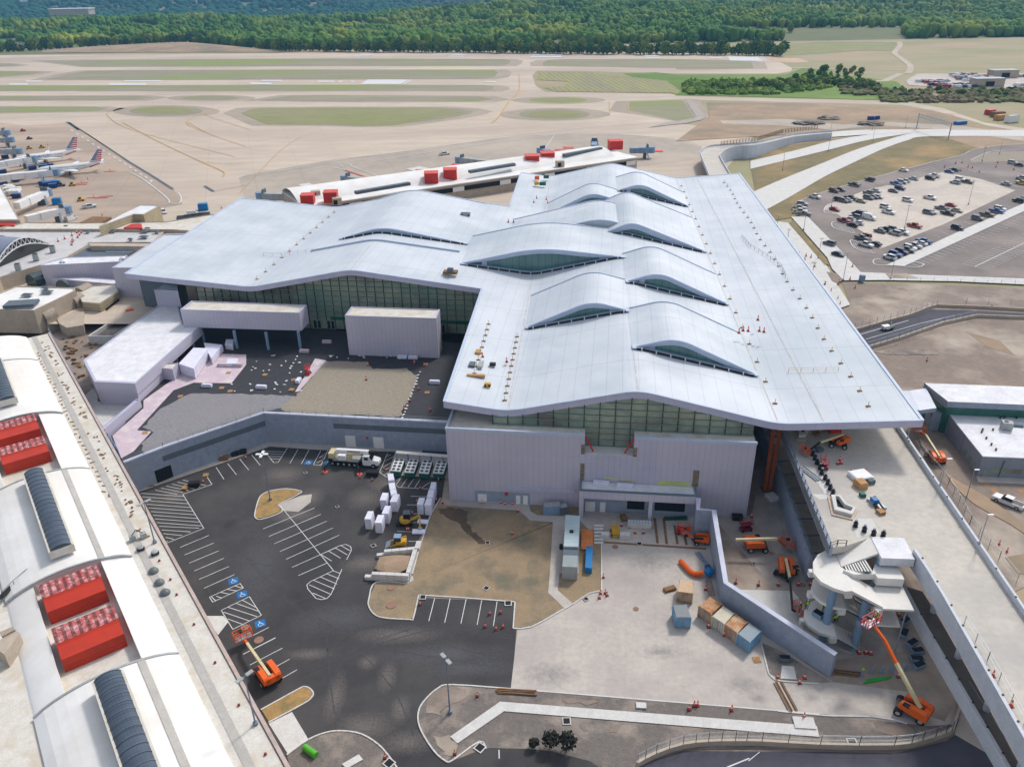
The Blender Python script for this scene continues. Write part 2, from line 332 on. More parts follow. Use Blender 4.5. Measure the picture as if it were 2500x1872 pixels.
while len(far) < 19000:
    y = 2500 + 3900 * rn.random() ** 1.2; x = rn.uniform(-.78, .78) * y; z = hill(x, y); px, py = ridge_px(x, y, z)
    if not (-90 < px < 2300) or py < -40: continue
    if math.sin(x / 210) * math.sin(y / 330) > .72: continue
    if px < 730 and py < 27 and rn.random() < .6: continue
    far.append((x, y, z + 6, rn.uniform(8, 17), rn.uniform(8, 15)))
settag(crowns('forest', near, mat("forest_leaves", (.11, .23, .015), (.025, .10, .015), .9, .02, c3=(.24, .28, .03), s3=.006, k=1)), 'dense green wood covering the hills behind the airfield', 'forest', kind='stuff')
settag(crowns('distant_forest', far, mat("distant_leaves", (.02, .12, .05), (.008, .06, .035), .9, .006, c3=(.07, .10, .04), s3=.0015, k=1)), 'dark blue-green wooded ridges on the horizon', 'forest', kind='stuff')  # some of the far haze's blue is put into this leaf colour
# trees one can tell apart: first row of the wood, and the belt beside the taxiway
def tree_proto(name, label, group, seed, m, big=True):
    t = thing(name, label, 'tree', (0, 0, 0), group)
    MB().tube((0, 0, 0), (.1, 0, 3.6), .35, .2, 6).tube((0, 0, 3), (1.2, .3, 5.2), .18, .08, 5).tube((0, 0, 3), (-1.1, -.4, 5.4), .18, .08, 5).build('trunk', M['trunk'], t)
    r2 = random.Random(seed); c = MB()
    for i in range(190):
        a = r2.uniform(0, 6.283); e = r2.uniform(-1.3, 1.5); q = r2.uniform(.55, 1) * (1 + .18 * math.sin(a * 3 + seed)); rr = 3.7 * math.cos(e) * q
        c.blob((rr * math.cos(a), rr * math.sin(a), 4.5 + 3.7 * math.sin(e) * q), r2.uniform(.5, 1.05), r2.uniform(.5, 1.05), r2.uniform(.4, .8), i, .4)
    c.build('crown', m, t); return t
lf = [M['leaf'], mat("deep_green_leaf", (.06, .14, .025), (.04, .10, .02), .9, .3), mat("yellow_green_leaf", (.19, .24, .03), (.13, .19, .03), .9, .3)]
protos = [tree_proto('edge_tree', 'broadleaf tree in the front row of the wood behind the far runway', 'front row of the wood beyond the runways', s, lf[s % 3]) for s in range(3)]
ef = 0
rk = random.Random(11)
for i in range(150):
    px = -20 + i * 11.6 + rk.uniform(-4, 4)
    if 150 < px < 640 and rk.random() < .15: continue
    p = pt('D', px, float(YB(px, bx_, by_)) - rk.uniform(-.5, 1.5), ZB)
    s_ = rk.uniform(1.1, 1.9); k = i % 3; z = hill(p.x, p.y) if p.y > 1180 else ZB
    if ef < 3 and k == ef: protos[k].location = (p.x, p.y, z); protos[k].scale = (s_, s_, s_); ef += 1; continue
    dup(protos[k], (p.x, p.y, z), rk.uniform(0, 6), sx=(s_, s_, s_ * rk.uniform(.85, 1.2)))
bel = [dup(protos[s], (0, 0, -500), 0, 'bushy tree in the green belt beyond the taxiway', 'trees of the green belt beside the taxiway') for s in range(3)]
for b in bel: b.name = 'belt_tree'
spots = []
for i in range(95):
    t = i / 94; x = 230 + t * 1050 + rk.uniform(-12, 12)
    y = 590 - 95 * math.exp(-((x - 900) / 300) ** 2) * rk.random() - rk.uniform(0, 22) if x < 1250 else 590 - rk.uniform(0, 40)
    spots.append((x, y))
for i in range(34): spots.append((1250 + i * 29 + rk.uniform(-8, 8), 600 + rk.uniform(-25, 25)))
for i in range(16): spots.append((rk.uniform(840, 1200), rk.uniform(445, 500)))
for i, (x, y) in enumerate(spots):
    p = pt('A3', x, y, ZB); s_ = rk.uniform(.4, .8) * (.75 if x > 1250 else 1)
    if i < 3: bel[i].location = p; bel[i].scale = (s_, s_, s_)
    else: dup(bel[i % 3], p, rk.uniform(0, 6), sx=(s_ * 1.15, s_ * 1.15, s_))
# houses far in the valley, and the long white warehouse
hs = None
for i in range(46):
    px = rk.choice([rk.uniform(0, 330), rk.uniform(0, 640), rk.uniform(300, 720)]); y = rk.uniform(3300, 5600); x = (px / .8848 - 1250) / CF * y * .96; z = hill(x, y) + 13
    if hs is None:
        hs = thing('house', 'tiny pale house among the trees of the far valley', 'house', (x, y, z), 'houses scattered in the far valley')
        MB().box((x, y, z + 5), (26, 16, 12)).build('wall', M['white'], hs)
        MB().add([(x - 14, y - 9, z + 11), (x + 14, y - 9, z + 11), (x + 14, y + 9, z + 11), (x - 14, y + 9, z + 11), (x - 14, y, z + 17), (x + 14, y, z + 17)], [(0, 1, 5, 4), (2, 3, 4, 5), (0, 4, 3), (1, 2, 5)]).build('roof', M['hvac'], hs)
    else: dup(hs, (x, y, z), rk.uniform(0, 3))
y = 2480; x = (225 / .8848 - 1250) / CF * y * .96; z = 4
wh = thing('warehouse', 'long white warehouse standing among the trees of the far hills', 'warehouse', (x, y, z))
MB().box((x, y, z + 14), (110, 40, 14)).build('wall', M['tan'], wh); MB().box((x, y, z + 22), (114, 44, 2)).build('roof', M['white'], wh)

def rough(pl, step=1.2, j=.5, seed=1):
    r2 = random.Random(seed); out = []
    for a, c in zip(pl, pl[1:] + pl[:1]):
        n = max(1, int((c - a).length / step))
        for i in range(n): q = a + (c - a) * i / n; out.append(q + Vector((r2.uniform(-j, j), r2.uniform(-j, j), 0)))
    return out
# ================= airfield =================
def sheet(name, pl, m, dz=0, z=None):
    zz = (ZB if z is None else z) + dz
    return struct(name, MB().poly([(p[0], p[1], zz) for p in pl]), m)
def sheets(name, pls, m, zz):
    b = MB()
    for pl in pls: b.poly([(p[0], p[1], zz) for p in pl])
    return struct(name, b, m)
A = lambda *xy: pts('A1', ZB, *xy)
sheet('apron', A(-120, 355, 'A2', 0, 338, 2212, 340, 'A3', 560, 355, 640, 385, 740, 435, 730, 455, 640, 470, 0, 468, 'A2', 1600, 455, 1330, 452, 1300, 480, 1320, 545, 1380, 585, 2212, 600, 'A3', 0, 612, 1450, 645, 1700, 690, 1830, 735, 1960, 780, 2300, 830, 2400, 870, 1980, 800, 1820, 752, 1640, 705, 1440, 668, 0, 634, 60, 640, 130, 750, 0, 785, 'G2', 0, 410, 'G1', 1900, 440, 2060, 560, 'D', 1300, 700, 300, 700, -250, 700, 'A1', -250, 355), M['apron'], .06)
sheet('stand_paving', pts('F4', ZB, -200, 330, 0, 0, 'A1', 160, 800, 430, 778, 'F4', 620, 0, 1560, 600, 1640, 730, 1500, 760, 900, 1100, -300, 1200), M['stand'], .12)
sheet('taxi_lane', pts('F5', ZB, -60, 500, 0, 470, 800, 330, 1500, 250, 2208, 145, 'G1', 350, 105, 1000, 90, 1500, 130, 1750, 200, 1740, 300, 'G1', 1300, 360, 'F5', 2208, 500, 1000, 620, 0, 720), mat("grey_apron", c_((178, 166, 152)), c_((164, 154, 142)), .9, .015, c3=c_((186, 172, 156)), s3=.01, seams=[((.95, .3, 0), 23, .5, .08)]), .1)
def ell(fr, x, y, a, b, n=28): return pts(fr, ZB, *[q for i in range(n) for q in (x + a * math.cos(2 * math.pi * i / n), y + b * math.sin(2 * math.pi * i / n))])
isl = [
 A(240, 387, 600, 383, 1400, 378, 'A2', 0, 375, 1120, 378, 1165, 388, 1150, 405, 1120, 420, 0, 422, 'A1', 900, 426, 560, 427, 400, 408),
 A(280, 508, 420, 478, 560, 452, 1000, 448, 2000, 445, 'A2', 1055, 446, 1082, 462, 1060, 490, 980, 503, 0, 506, 'A1', 1000, 509),
 A(-80, 546, 1000, 545, 'A2', 0, 541, 980, 543, 1050, 552, 1055, 566, 1000, 579, 0, 579, 'A1', -80, 581),
 A(-80, 614, 860, 610, 970, 620, 860, 637, -80, 641), ell('A1', 1340, 625, 182, 14),
 A(1650, 641, 1850, 611, 'A2', 0, 608, 960, 614, 1052, 632, 960, 646, 0, 646),
 A(-80, 680, 600, 681, 688, 690, 620, 706, -80, 720), ell('A1', 1055, 708, 232, 31),
 A(1528, 722, 1600, 693, 1720, 688, 'A2', 0, 686, 700, 686, 860, 698, 930, 712, 890, 728, 780, 750, 420, 798, 200, 801, 0, 794, 'A1', 1690, 793),
 pts('A2', ZB, 1365, 402, 1400, 385, 1540, 378, 2212, 379, 'A3', 380, 387, 480, 402, 495, 437, 0, 442, 'A2', 2212, 433, 1372, 420),
 ell('A2', 1465, 638, 185, 17), ell('A2', 1440, 728, 226, 32),
 pts('A2', ZB, 1910, 705, 1918, 650, 2212, 638, 'A3', 45, 642, 120, 748, 0, 772, 'A2', 2212, 768, 2050, 730),
 A(-80, 402, 60, 405, 130, 415, 60, 423, -80, 425), A(-80, 452, 270, 458, 200, 472, 0, 490, -80, 494)]
def grow(p):
    xs = [q.x for q in p]; ys = [q.y for q in p]; cx_, cy_ = (min(xs) + max(xs)) / 2, (min(ys) + max(ys)) / 2; ex_, ey_ = (max(xs) - min(xs)) / 2, (max(ys) - min(ys)) / 2
    return [Vector((cx_ + (q.x - cx_) * (1 + 14 / ex_), cy_ + (q.y - cy_) * (1 + 6 / ey_), q.z)) for q in p]
sheets('island_shoulders', [grow(p) for p in isl], mat("worn_shoulder", c_((172, 158, 142)), c_((158, 146, 132)), .9, .03), ZB + .1)
mg = []
for j in range(7):
    mg.append([])
    for i in range(30): x = 90 + i * 18; yb = float(YB(x, bx_, by_)); q = pt('D', x, 114 - (114 - yb + 1) * j / 6, ZB); mg[-1].append((q.x, q.y, (hill(q.x, q.y) if q.y > 1180 else ZB) + .5 + 5 * math.sin(math.pi * j / 6) * math.sin(math.pi * i / 29)))
struct('grass_mound', MB().grid(mg), M['soil2'], smooth=True)
sheets('grass_islands', isl, M['grass'], ZB + .14)
sheets('inner_grass', [ell('A1', 1055, 706, 165, 20), ell('A2', 1440, 727, 165, 22), ell('A2', 1465, 638, 90, 9), pts('A1', ZB, 1535, 722, 1620, 695, 'A2', 0, 690, 650, 690, 870, 720, 700, 740, 420, 790, 300, 798, 'A1', 1695, 790)], mat("greener_grass", c_((132, 138, 78)), c_((148, 142, 112)), .95, .02, k=1, stretch=(.4, 1, 1)), ZB + .2)
sheet('green_slope', pts('A3', ZB, -130, 462, 0, 476, 700, 476, 800, 438, 980, 442, 1000, 470, 1400, 520, 1500, 600, 1440, 640, 0, 606, -100, 560, -330, 470), M['green'], .22)
sheet('ploughed_strip', pts('A2', ZB, 1330, 510, 1342, 458, 1600, 460, 2150, 515, 'A3', 40, 585, 0, 600, 'A2', 2180, 592, 1450, 585, 1370, 560, 1510, 552, 1522, 520), mat("striped_turf", c_((132, 124, 104)), c_((150, 150, 84)), .95, .03, seams=[((1, .12, 0), 5, 1.4, -.12)], stretch=(2, .2, 1), k=1), .24)
sheet('hill_grass', pts('A3', ZB, 690, 290, 900, 268, 1400, 270, 1390, 325, 1200, 322, 960, 340, 760, 352, 690, 352), mat("pale_green_grass", c_((136, 142, 84)), c_((152, 142, 116)), .95, .008, k=1), .2)
sheet('dirt_works', pts('A3', ZB, 200, 655, 900, 660, 1500, 690, 1750, 730, 1900, 800, 2400, 860, 2400, 1100, 'G2', 1300, 386, 900, 392, 560, 412, 'A3', 0, 900, 160, 780, 215, 755), M['soil2'], .26)
sheet('works_track', pts('A3', ZB, 280, 770, 700, 760, 1050, 795, 1350, 780, 1800, 800, 2212, 870, 2212, 900, 1700, 830, 1300, 800, 1000, 830, 860, 815, 640, 800, 300, 790), mat('works_track_dirt', c_((190, 178, 164)), c_((170, 158, 146)), .95, .05), .3)
# runway surfaces and paint
wl = []
def bar(fr, x0, y0, x1, y1, sk=0): wl.append(pts(fr, ZB, x0 + sk, y0, x1 + sk, y0, x1, y1, x0, y1))
for q in [(60, 533, 180, 543), (690, 533, 930, 544), (790, 513, 1025, 522), (165, 515, 270, 523), (1590, 529, 1725, 540), (1660, 511, 1790, 519), (2020, 517, 2125, 525)]: bar('A1', *q)
for q in [(70, 518, 95, 525), (150, 517, 172, 524), (1000, 521, 1070, 527), (200, 349, 290, 354), (172, 358, 262, 363), (790, 348, 880, 353), (770, 358, 862, 363), (1300, 349, 1485, 356), (1292, 359, 1485, 367), (2012, 356, 2105, 363), (2018, 366, 2112, 373)]: bar('A2', *q)
for q in [(215, 366, 290, 373)]: bar('A3', *q)
bar('A2', 205, 509, 465, 538, 50); bar('A2', 475, 509, 490, 538, 50)
wl.append(pts('A3', ZB, 325, 362, 520, 364, 560, 391, 345, 388)); wl.append(pts('A3', ZB, 528, 364, 540, 364, 582, 391, 570, 391))
sheets('runway_markings', wl, M['line'], ZB + .3)
RB_ = [0]
def ribbon(b, pl, wd, z):
    """flat painted strip; each one lies a hair above the last so that crossings never share a plane"""
    RB_[0] += 1; z += (RB_[0] % 9) * (.0016 if z < 7 else .004); q = [Vector((p[0], p[1], z)) for p in pl]; q = [p for i, p in enumerate(q) if i == 0 or (p - q[i - 1]).length > 1e-3]
    if len(q) < 2: return b
    l, r = [], []
    for i, p in enumerate(q):
        d0 = (p - q[i - 1]).normalized() if i else (q[1] - p).normalized(); d1 = (q[i + 1] - p).normalized() if i < len(q) - 1 else d0; t = d0 + d1
        if t.length < .4: t = d0
        t.normalize(); k = wd / 2 / max(.5, t.dot(d0)); n_ = Vector((-t.y, t.x, 0)) * k; l.append(p + n_); r.append(p - n_)
    return b.strip(l, r)
def curve(pl, n=6):
    """Catmull-Rom through the points"""
    out = []; q = [pl[0]] + list(pl) + [pl[-1]]
    for i in range(1, len(q) - 2):
        a, b, c, d = q[i - 1:i + 3]
        for k in range(n):
            t = k / n; out.append(.5 * ((2 * b) + (c - a) * t + (2 * a - 5 * b + 4 * c - d) * t * t + (3 * b - a - 3 * c + d) * t ** 3))
    return out + [pl[-1]]
yl = MB()
for fr, q, wd in [('A2', (1040, 785, 1090, 740, 1150, 650, 1215, 575, 1215, 470), 1.6), ('A2', (1788, 650, 1792, 740), 1.2), ('A2', (1905, 655, 1915, 715), 1.2), ('A2', (1150, 479, 1265, 481), 1.5), ('A2', (1135, 581, 1280, 583), 1.5),
    ('A1', (800, 690, 700, 710, 690, 745, 850, 832, 1500, 1000), .8), ('A1', (1400, 690, 1310, 720, 1320, 740, 1600, 830), .8), ('A1', (1250, 740, 1190, 770, 1200, 800, 1300, 840), .8), ('F4', (1100, 0, 1400, 160, 1780, 340, 2000, 440, 2000, 490), .9), ('F4', (1690, 0, 1900, 110, 2208, 215), .8), ('F4', (1780, 345, 2000, 370, 2208, 365), .6), ('F5', (-60, 640, 500, 130, 1200, 60, 2208, -60), .4)]:
    ribbon(yl, curve(pts(fr, ZB, *q)), wd * .5, ZB + .3)
struct('taxiway_lines', yl, M['yline'])
wl2 = MB()
for fr, q, wd in [('F5', (-50, 490, 500, 405, 900, 330, 1500, 250, 2208, 150, 'G1', 700, 50, 1700, -20), .5), ('F5', (300, 470, 700, 405, 850, 420, 900, 430), .4), ('F5', (850, 385, 1050, 365, 1450, 300, 2208, 185, 'G1', 800, 70), .5),
    ('F5', (850, 385, 880, 405), .4), ('F5', (1060, 370, 950, 378, 960, 400, 1100, 450, 1300, 530), .5), ('G1', (0, 120, 300, 95, 900, 95, 1500, 130, 1740, 190), .4), ('G1', (420, 250, 520, 110), .4),
    ('F4', (1170, 450, 1300, 520, 1520, 700, 1460, 740), .6), ('F4', (1600, 630, 1630, 680, 1610, 730, 1530, 728), .6), ('F4', (1300, 520, 1360, 530, 1330, 555), .6)]:
    ribbon(wl2, curve(pts(fr, ZB, *q), 4), wd, ZB + .3)
for i in range(16): x, y = 640 + i * 47.5, 70 + i * 30; ribbon(wl2, pts('F4', ZB, x, y, x + 18, y + 13), .9, ZB + .3)
struct('apron_lines', wl2, M['line'])
dl = MB(); ribbon(dl, pts('A1', ZB, 425, 778, 500, 828, 'F4', 620, 0, 1160, 355, 1375, 485, 1555, 600), 1.3, ZB + .32); ribbon(dl, pts('F4', ZB, 1840, 572, 1920, 620), 1.3, ZB + .32)
ribbon(dl, curve(pts('F4', ZB, 2208, 565, 1920, 620)), .3, ZB + .32)
struct('slot_drain', dl, M['blockdark'])
sheets('stand_pads', [pts('F5', ZB, 470, 560, 570, 545, 770, 650, 700, 668), pts('F5', ZB, 735, 548, 850, 525, 950, 548, 800, 575), pts('F5', ZB, 1440, 420, 1560, 395, 1760, 440, 1640, 470)], M['walk'], ZB + .28)
rd = MB()
for fr, x, y in [('F5', 562, 577), ('F5', 815, 557), ('F5', 1573, 428), ('F5', 1903, 373), ('G1', 572, 226), ('G1', 640, 205), ('G1', 1375, 233)]:
    p = pt(fr, x, y, ZB + .34); rd.poly([p + Vector((-3, -2, 0)), p + Vector((3, -3, 0)), p + Vector((3, 2, 0)), p + Vector((-3, 3, 0))])
for x, y in [(840, 670), (910, 672), (955, 657), (985, 435), (735, 540), (720, 555)]: p = pt('F4', x, y, ZB + .34); rd.poly([p + Vector((-3, -1, 0)), p + Vector((3, 0, 0)), p + Vector((3, 1, 0)), p + Vector((-3, 0, 0))])
ribbon(rd, pts('F5', ZB, 890, 430, 1105, 500), .9, ZB + .34)
struct('red_apron_paint', rd, mat("red_paint", c_((222, 92, 82)), None, .8))
tr = MB(); ribbon(tr, curve(pts('A3', ZB, 1420, 268, 1425, 290, 1392, 330, 1400, 350, 1480, 410, 1490, 445, 1470, 470)), 6, ZB + .2)
ribbon(tr, curve(pts('A3', ZB, 600, 268, 1000, 262, 1420, 270)), 6, ZB + .21); ribbon(tr, curve(pts('A3', ZB, 740, 432, 1000, 440, 1470, 447)), 5, ZB + .22); ribbon(tr, pts('A3', ZB, 1430, 470, 1330, 515, 1180, 520), 7, ZB + .23)
struct('dirt_track', tr, mat('pale_track', c_((196, 182, 164)), None, .95, .05))
sheet('service_road', pts('A3', ZB, 60, 642, 100, 640, 190, 745, 165, 765, 60, 788, -60, 800, 'G1', 1300, 45, 'A3', -60, 782, 110, 762, 128, 745), mat("grey_road", c_((176, 166, 158)), None, .9), .36)
sheet('fuel_hill', pts('A3', ZB, 560, 358, 660, 372, 780, 372, 850, 395, 760, 400, 620, 392), mat("pink_soil", c_((206, 176, 152)), None, .9, .05), .1)

# ================= right side: ramps, parking lot =================
Z = ZB
def band(name, fr, up, lo, m, dz): return struct(name, MB().strip([Vector((p.x, p.y, Z + dz)) for p in curve(pts(fr, Z, *up))], [Vector((p.x, p.y, Z + dz)) for p in curve(pts(fr, Z, *lo))]), m)
sheet('embankment', pts('G2', Z, -80, 560, 900, 430, 1300, 430, 2300, 430, 2300, 600, 1700, 560, 1640, 600, 1400, 655, 480, 910, 310, 980, 270, 1100, 110, 1130, 0, 1000), M['bank'], .2)
band('ramp_road', 'G2', (-60, 645, 300, 560, 600, 482, 900, 432, 1300, 400), (-60, 710, 300, 622, 600, 548, 900, 474, 1300, 412), M['walk'], .34)
band('exit_road', 'G2', (-60, 905, 200, 792, 500, 672, 800, 552, 1050, 472), (60, 1045, 250, 942, 420, 842, 600, 742, 1010, 548), M['walk'], .38)
band('main_road', 'G2', (1050, 472, 1250, 420, 1500, 396, 2300, 396), (1000, 552, 1200, 482, 1400, 446, 2300, 446), M['walk'], .36)
band('upper_road', 'G2', (-60, 490, 300, 440, 600, 410, 900, 393, 1500, 390, 1560, 392), (-60, 535, 400, 470, 900, 432, 1200, 418, 1500, 405, 1560, 402), M['walk'], .42)
lot = pts('G2', Z, 310, 985, 480, 913, 900, 790, 1400, 657, 1640, 602, 1750, 552, 2000, 515, 2300, 508, 2300, 1600, 830, 1548, 400, 1092)
sheet('parking_lot', lot, M['asphalt2'], .3)
sheet('lot_concrete', curve(pts('G2', Z, 535, 1040, 560, 1005, 640, 975, 870, 882, 1100, 832, 1500, 735, 1800, 792, 2080, 885, 1500, 1160, 1010, 1350, 985, 1358, 880, 1240, 780, 1180, 640, 1075), 1), mat("lot_concrete", c_((204, 194, 182)), c_((194, 184, 172)), .9, .08, c3=c_((180, 170, 162)), s3=.03), .36)
sheets('lot_asphalt_corner', [pts('G2', Z, 1860, 575, 2300, 565, 2300, 640, 1730, 660, 1720, 640)], M['gravel2'], Z + .37)
def kline(b, fr, q, wd=.3, z=Z + .42): ribbon(b, curve(pts(fr, Z, *q), 3), wd, z)
lk = MB()
for q in [(310, 985, 480, 913, 900, 790, 1400, 657), (1400, 655, 1640, 602, 1750, 552, 2000, 515, 2300, 508), (535, 1040, 545, 1065, 640, 1080), (535, 1040, 560, 1005, 640, 975), (595, 1150, 620, 1190, 780, 1235), (595, 1150, 630, 1140, 780, 1180),
    (745, 1300, 780, 1350, 860, 1380, 950, 1395), (745, 1300, 760, 1285, 850, 1330), (930, 1460, 960, 1440, 1110, 1450, 1040, 1490, 950, 1485, 930, 1460), (1180, 1498, 1260, 1465, 1340, 1480, 1300, 1505, 1180, 1500), (1720, 640, 1860, 575, 2000, 560), (1810, 800, 1080, 930), (1500, 735, 2080, 885)]: kline(lk, 'G2', q, .35)
for i in range(34):                                                # bank-side stalls
    t = i / 33; x = 345 + t * 1080; y = 975 - t * 315 + 14 * math.sin(t * 3); kline(lk, 'G2', (x, y + 4, x + 60, y + 18 + 8 * (1 - t)), .14)
for i in range(13): x = 1290 + i * 62; y = 1300 - i * 27; kline(lk, 'G2', (x, y, x + 60, y + 22), .14)
for i in range(26): x = 2120 - i * 36; y = 1098 + i * 15; kline(lk, 'G2', (x, y, x + 82 + i * .6, y + 18 + i * .5), .16)
for i in range(20): x = 2180 - i * 27; y = 1222 + i * 13.5; kline(lk, 'G2', (x - 20, y, x + 205, y + 52), .16)
kline(lk, 'G2', (1750, 1505, 2300, 1240), .35)
for i in range(9):
    kline(lk, 'G2', (550 + i * 12, 1010 - i * 3, 560 + i * 14, 1062 + i * 3), .13); kline(lk, 'G2', (610 + i * 17, 1150 + i * 3, 650 + i * 17, 1195 + i * 5), .13); kline(lk, 'G2', (770 + i * 17, 1310 + i * 5, 790 + i * 17, 1350 + i * 5), .13)
for i in range(12): kline(lk, 'G2', (1960 - i * 30 + 160, 850 - i * 4, 2040 - i * 30 + 160, 872 - i * 4), .12); kline(lk, 'G2', (1700 + i * 30, 715 + i * 2, 1760 + i * 30, 740 + i * 4), .12)
struct('lot_markings', lk, M['line'])
sheet('lot_walkway', pts('G2', Z, 1035, 1492, 1600, 1230, 2300, 925, 2300, 985, 1700, 1262, 1180, 1500), M['walk'], .46)
sheet('right_path', pts('G2', Z, 270, 1100, 400, 1095, 620, 1320, 830, 1548, 1330, 1570, 2300, 1605, 2300, 1655, 1600, 1622, 1000, 1612, 690, 1615, 600, 1520, 560, 1430), M['walk'], .44)
sheet('left_path', pts('G2', Z, 110, 1130, 245, 1148, 560, 1500, 650, 1660, 'G3', 460, 245, 340, 290, 200, 200, -50, -150), M['walk'], .42)
sheet('verge', pts('G2', Z, 250, 1150, 290, 1130, 580, 1485, 540, 1490), M['bank'], .5)
sheets('verge_soil', [pts('G2', Z, 555, 1545, 640, 1560, 690, 1612, 640, 1640, 600, 1620), pts('G2', Z, 1030, 1560, 1200, 1558, 1300, 1600, 1060, 1595)], M['dirt'], Z + .5)
sheet('works_yard', pts('G3', Z, 380, 30, 600, 45, 1000, 50, 2300, 95, 2300, 2000, 'L5', 2300, 1600, 2100, 1700, 1900, 1500, 1180, 320, 'G3', 600, 900, 460, 500, 340, 300, 470, 245), M['dirt'], .1)
sheets('pale_spoil', [pts('G3', Z, 1500, 480, 1800, 560, 1950, 700, 1700, 620), pts('G3', Z, 820, 60, 950, 90, 880, 95), pts('L5', Z, 2050, 1400, 2212, 1370, 2300, 1560, 2150, 1531)], M['soil2'], Z + .14)
sheets('dark_patches', [rough(pts('G3', Z, 620, 650, 1200, 640, 1260, 690, 800, 690), .8, .4)], M['rubble'], Z + .18)
sheets('haul_road', [curve(pts('L5', Z, 1560, 700, 1700, 790, 1900, 900, 2212, 1120, 2400, 1240, 2300, 1260, 2100, 1130, 1800, 960, 1620, 800), 3)], M['soil2'], Z + .2)
# sunken service road with barriers
sheet('tunnel_road', pts('G3', Z, 480, 490, 700, 430, 1000, 355, 1180, 285, 1500, 290, 2300, 335, 2300, 360, 1600, 340, 1300, 400, 900, 540, 560, 640, 420, 640), M['darkroad'], .24)
tl = MB(); ribbon(tl, pts('G3', Z, 520, 520, 985, 385), .25, Z + .3); ribbon(tl, pts('G3', Z, 600, 555, 1100, 410, 1400, 340), .2, Z + .3); struct('tunnel_road_lines', tl, M['line'])
# ================= new terminal =================
KN = [(-104, 23), (-66, 20), (-36.5, 26), (13, 20), (38.5, 26), (65.5, 20), (91.5, 22.3)]
def smin(a, b, k):
    h = max(0, min(1, .5 + .5 * (b - a) / k)); return b * (1 - h) + a * h - k * h * (1 - h)
def hb(u):
    for (a, za), (b, zb) in zip(KN, KN[1:]):
        if u <= b: break
    z = za + (zb - za) * (u - a) / (b - a)
    for i, (a, za) in enumerate(KN[1:-1], 1):               # round the crests and valleys
        d = abs(u - a)
        if d < 3: s_ = (KN[i - 1][1] - za) / (KN[i - 1][0] - a); s2 = (KN[i + 1][1] - za) / (KN[i + 1][0] - a); z = za + (s_ + (s2 - s_) * (u - a + 3) / 6) * (u - a) + 0 + ((s2 - s_) * 0); z = za + (s2 - s_) / 12 * (u - a + 3) ** 2 + s_ * (u - a)
    return z
RB = P(91.5, 0, 0)
TB = 1.25                                                         # roof edge depth
term = thing('terminal_building', 'new airport terminal under a wide white wavy roof with eye-shaped skylights', 'terminal', (FL.x, FL.y, 0))
def roof_part(us, vf, vb, nm, m=None):
    b = MB(); rows = [[P(u, vf(u), hb(u)) for u in us], [P(u, vb(u), hb(u)) for u in us]]
    b.grid(rows); b.grid([[p - Vector((0, 0, TB)) for p in r_] for r_ in rows][::-1]); return b.build(nm, M['roof'], term, smooth=False)
def ulist(a, b):
    s = {a, b}
    for k, _ in KN: s |= {k + d for d in (-4, -3, -2, -1, 0, 1, 2, 3, 4)}
    u = a
    while u < b: s.add(u); u += 6
    return sorted(x for x in s if a <= x <= b)
vfw = lambda u: 64.0 + (1.5 if u > -3 else 0)
vbm = lambda u: 205.5
vbw = lambda u: 150.0
umain, uwing = ulist(0, 91.5), ulist(-103.5, 0)
roof_part(umain, lambda u: 0, vbm, 'main_roof'); roof_part(uwing, lambda u: 64, vbw, 'wing_roof')
# perimeter fascia, proud of the roof
fa = MB(); ed = MB()
def edge_line(pl):
    for a, b in zip(pl, pl[1:]):
        d = Vector((b.x - a.x, b.y - a.y, 0)).normalized(); n_ = Vector((d.y, -d.x, 0)) * .15
        fa.add([a + n_ + Vector((0, 0, .12)), b + n_ + Vector((0, 0, .12)), b + n_ - Vector((0, 0, TB + .1)), a + n_ - Vector((0, 0, TB + .1))], [(0, 1, 2, 3)])
        fa.add([a + n_ - Vector((0, 0, TB + .1)), b + n_ - Vector((0, 0, TB + .1)), b - n_ * 3 - Vector((0, 0, TB + .1)), a - n_ * 3 - Vector((0, 0, TB + .1))], [(0, 1, 2, 3)])
        ed.add([a + n_ + Vector((0, 0, .14)), b + n_ + Vector((0, 0, .14)), b - n_ * 3 + Vector((0, 0, .14)), a - n_ * 3 + Vector((0, 0, .14))], [(0, 1, 2, 3)])
        ed.add([a - n_ * 3 + Vector((0, 0, .14)), b - n_ * 3 + Vector((0, 0, .14)), b - n_ * 3 - Vector((0, 0, .1)), a - n_ * 3 - Vector((0, 0, .1))], [(0, 1, 2, 3)])
pr = lambda u, v: P(u, v, hb(u))
edge_line([pr(u, 0) for u in umain]); edge_line([pr(91.5, 0), pr(91.5, 205.5)]); edge_line([pr(u, 205.5) for u in umain[::-1]]); edge_line([pr(0, 205.5), pr(0, 150)])
edge_line([pr(u, 150) for u in uwing[::-1]]); edge_line([pr(-103.5, 150), pr(-103.5, 64)]); edge_line([pr(u, 64) for u in uwing]); edge_line([pr(0, 64), pr(0, 0)])
fa.build('fascia', M['fascia'], term); ed.build('roof_edge', M['edge'], term)
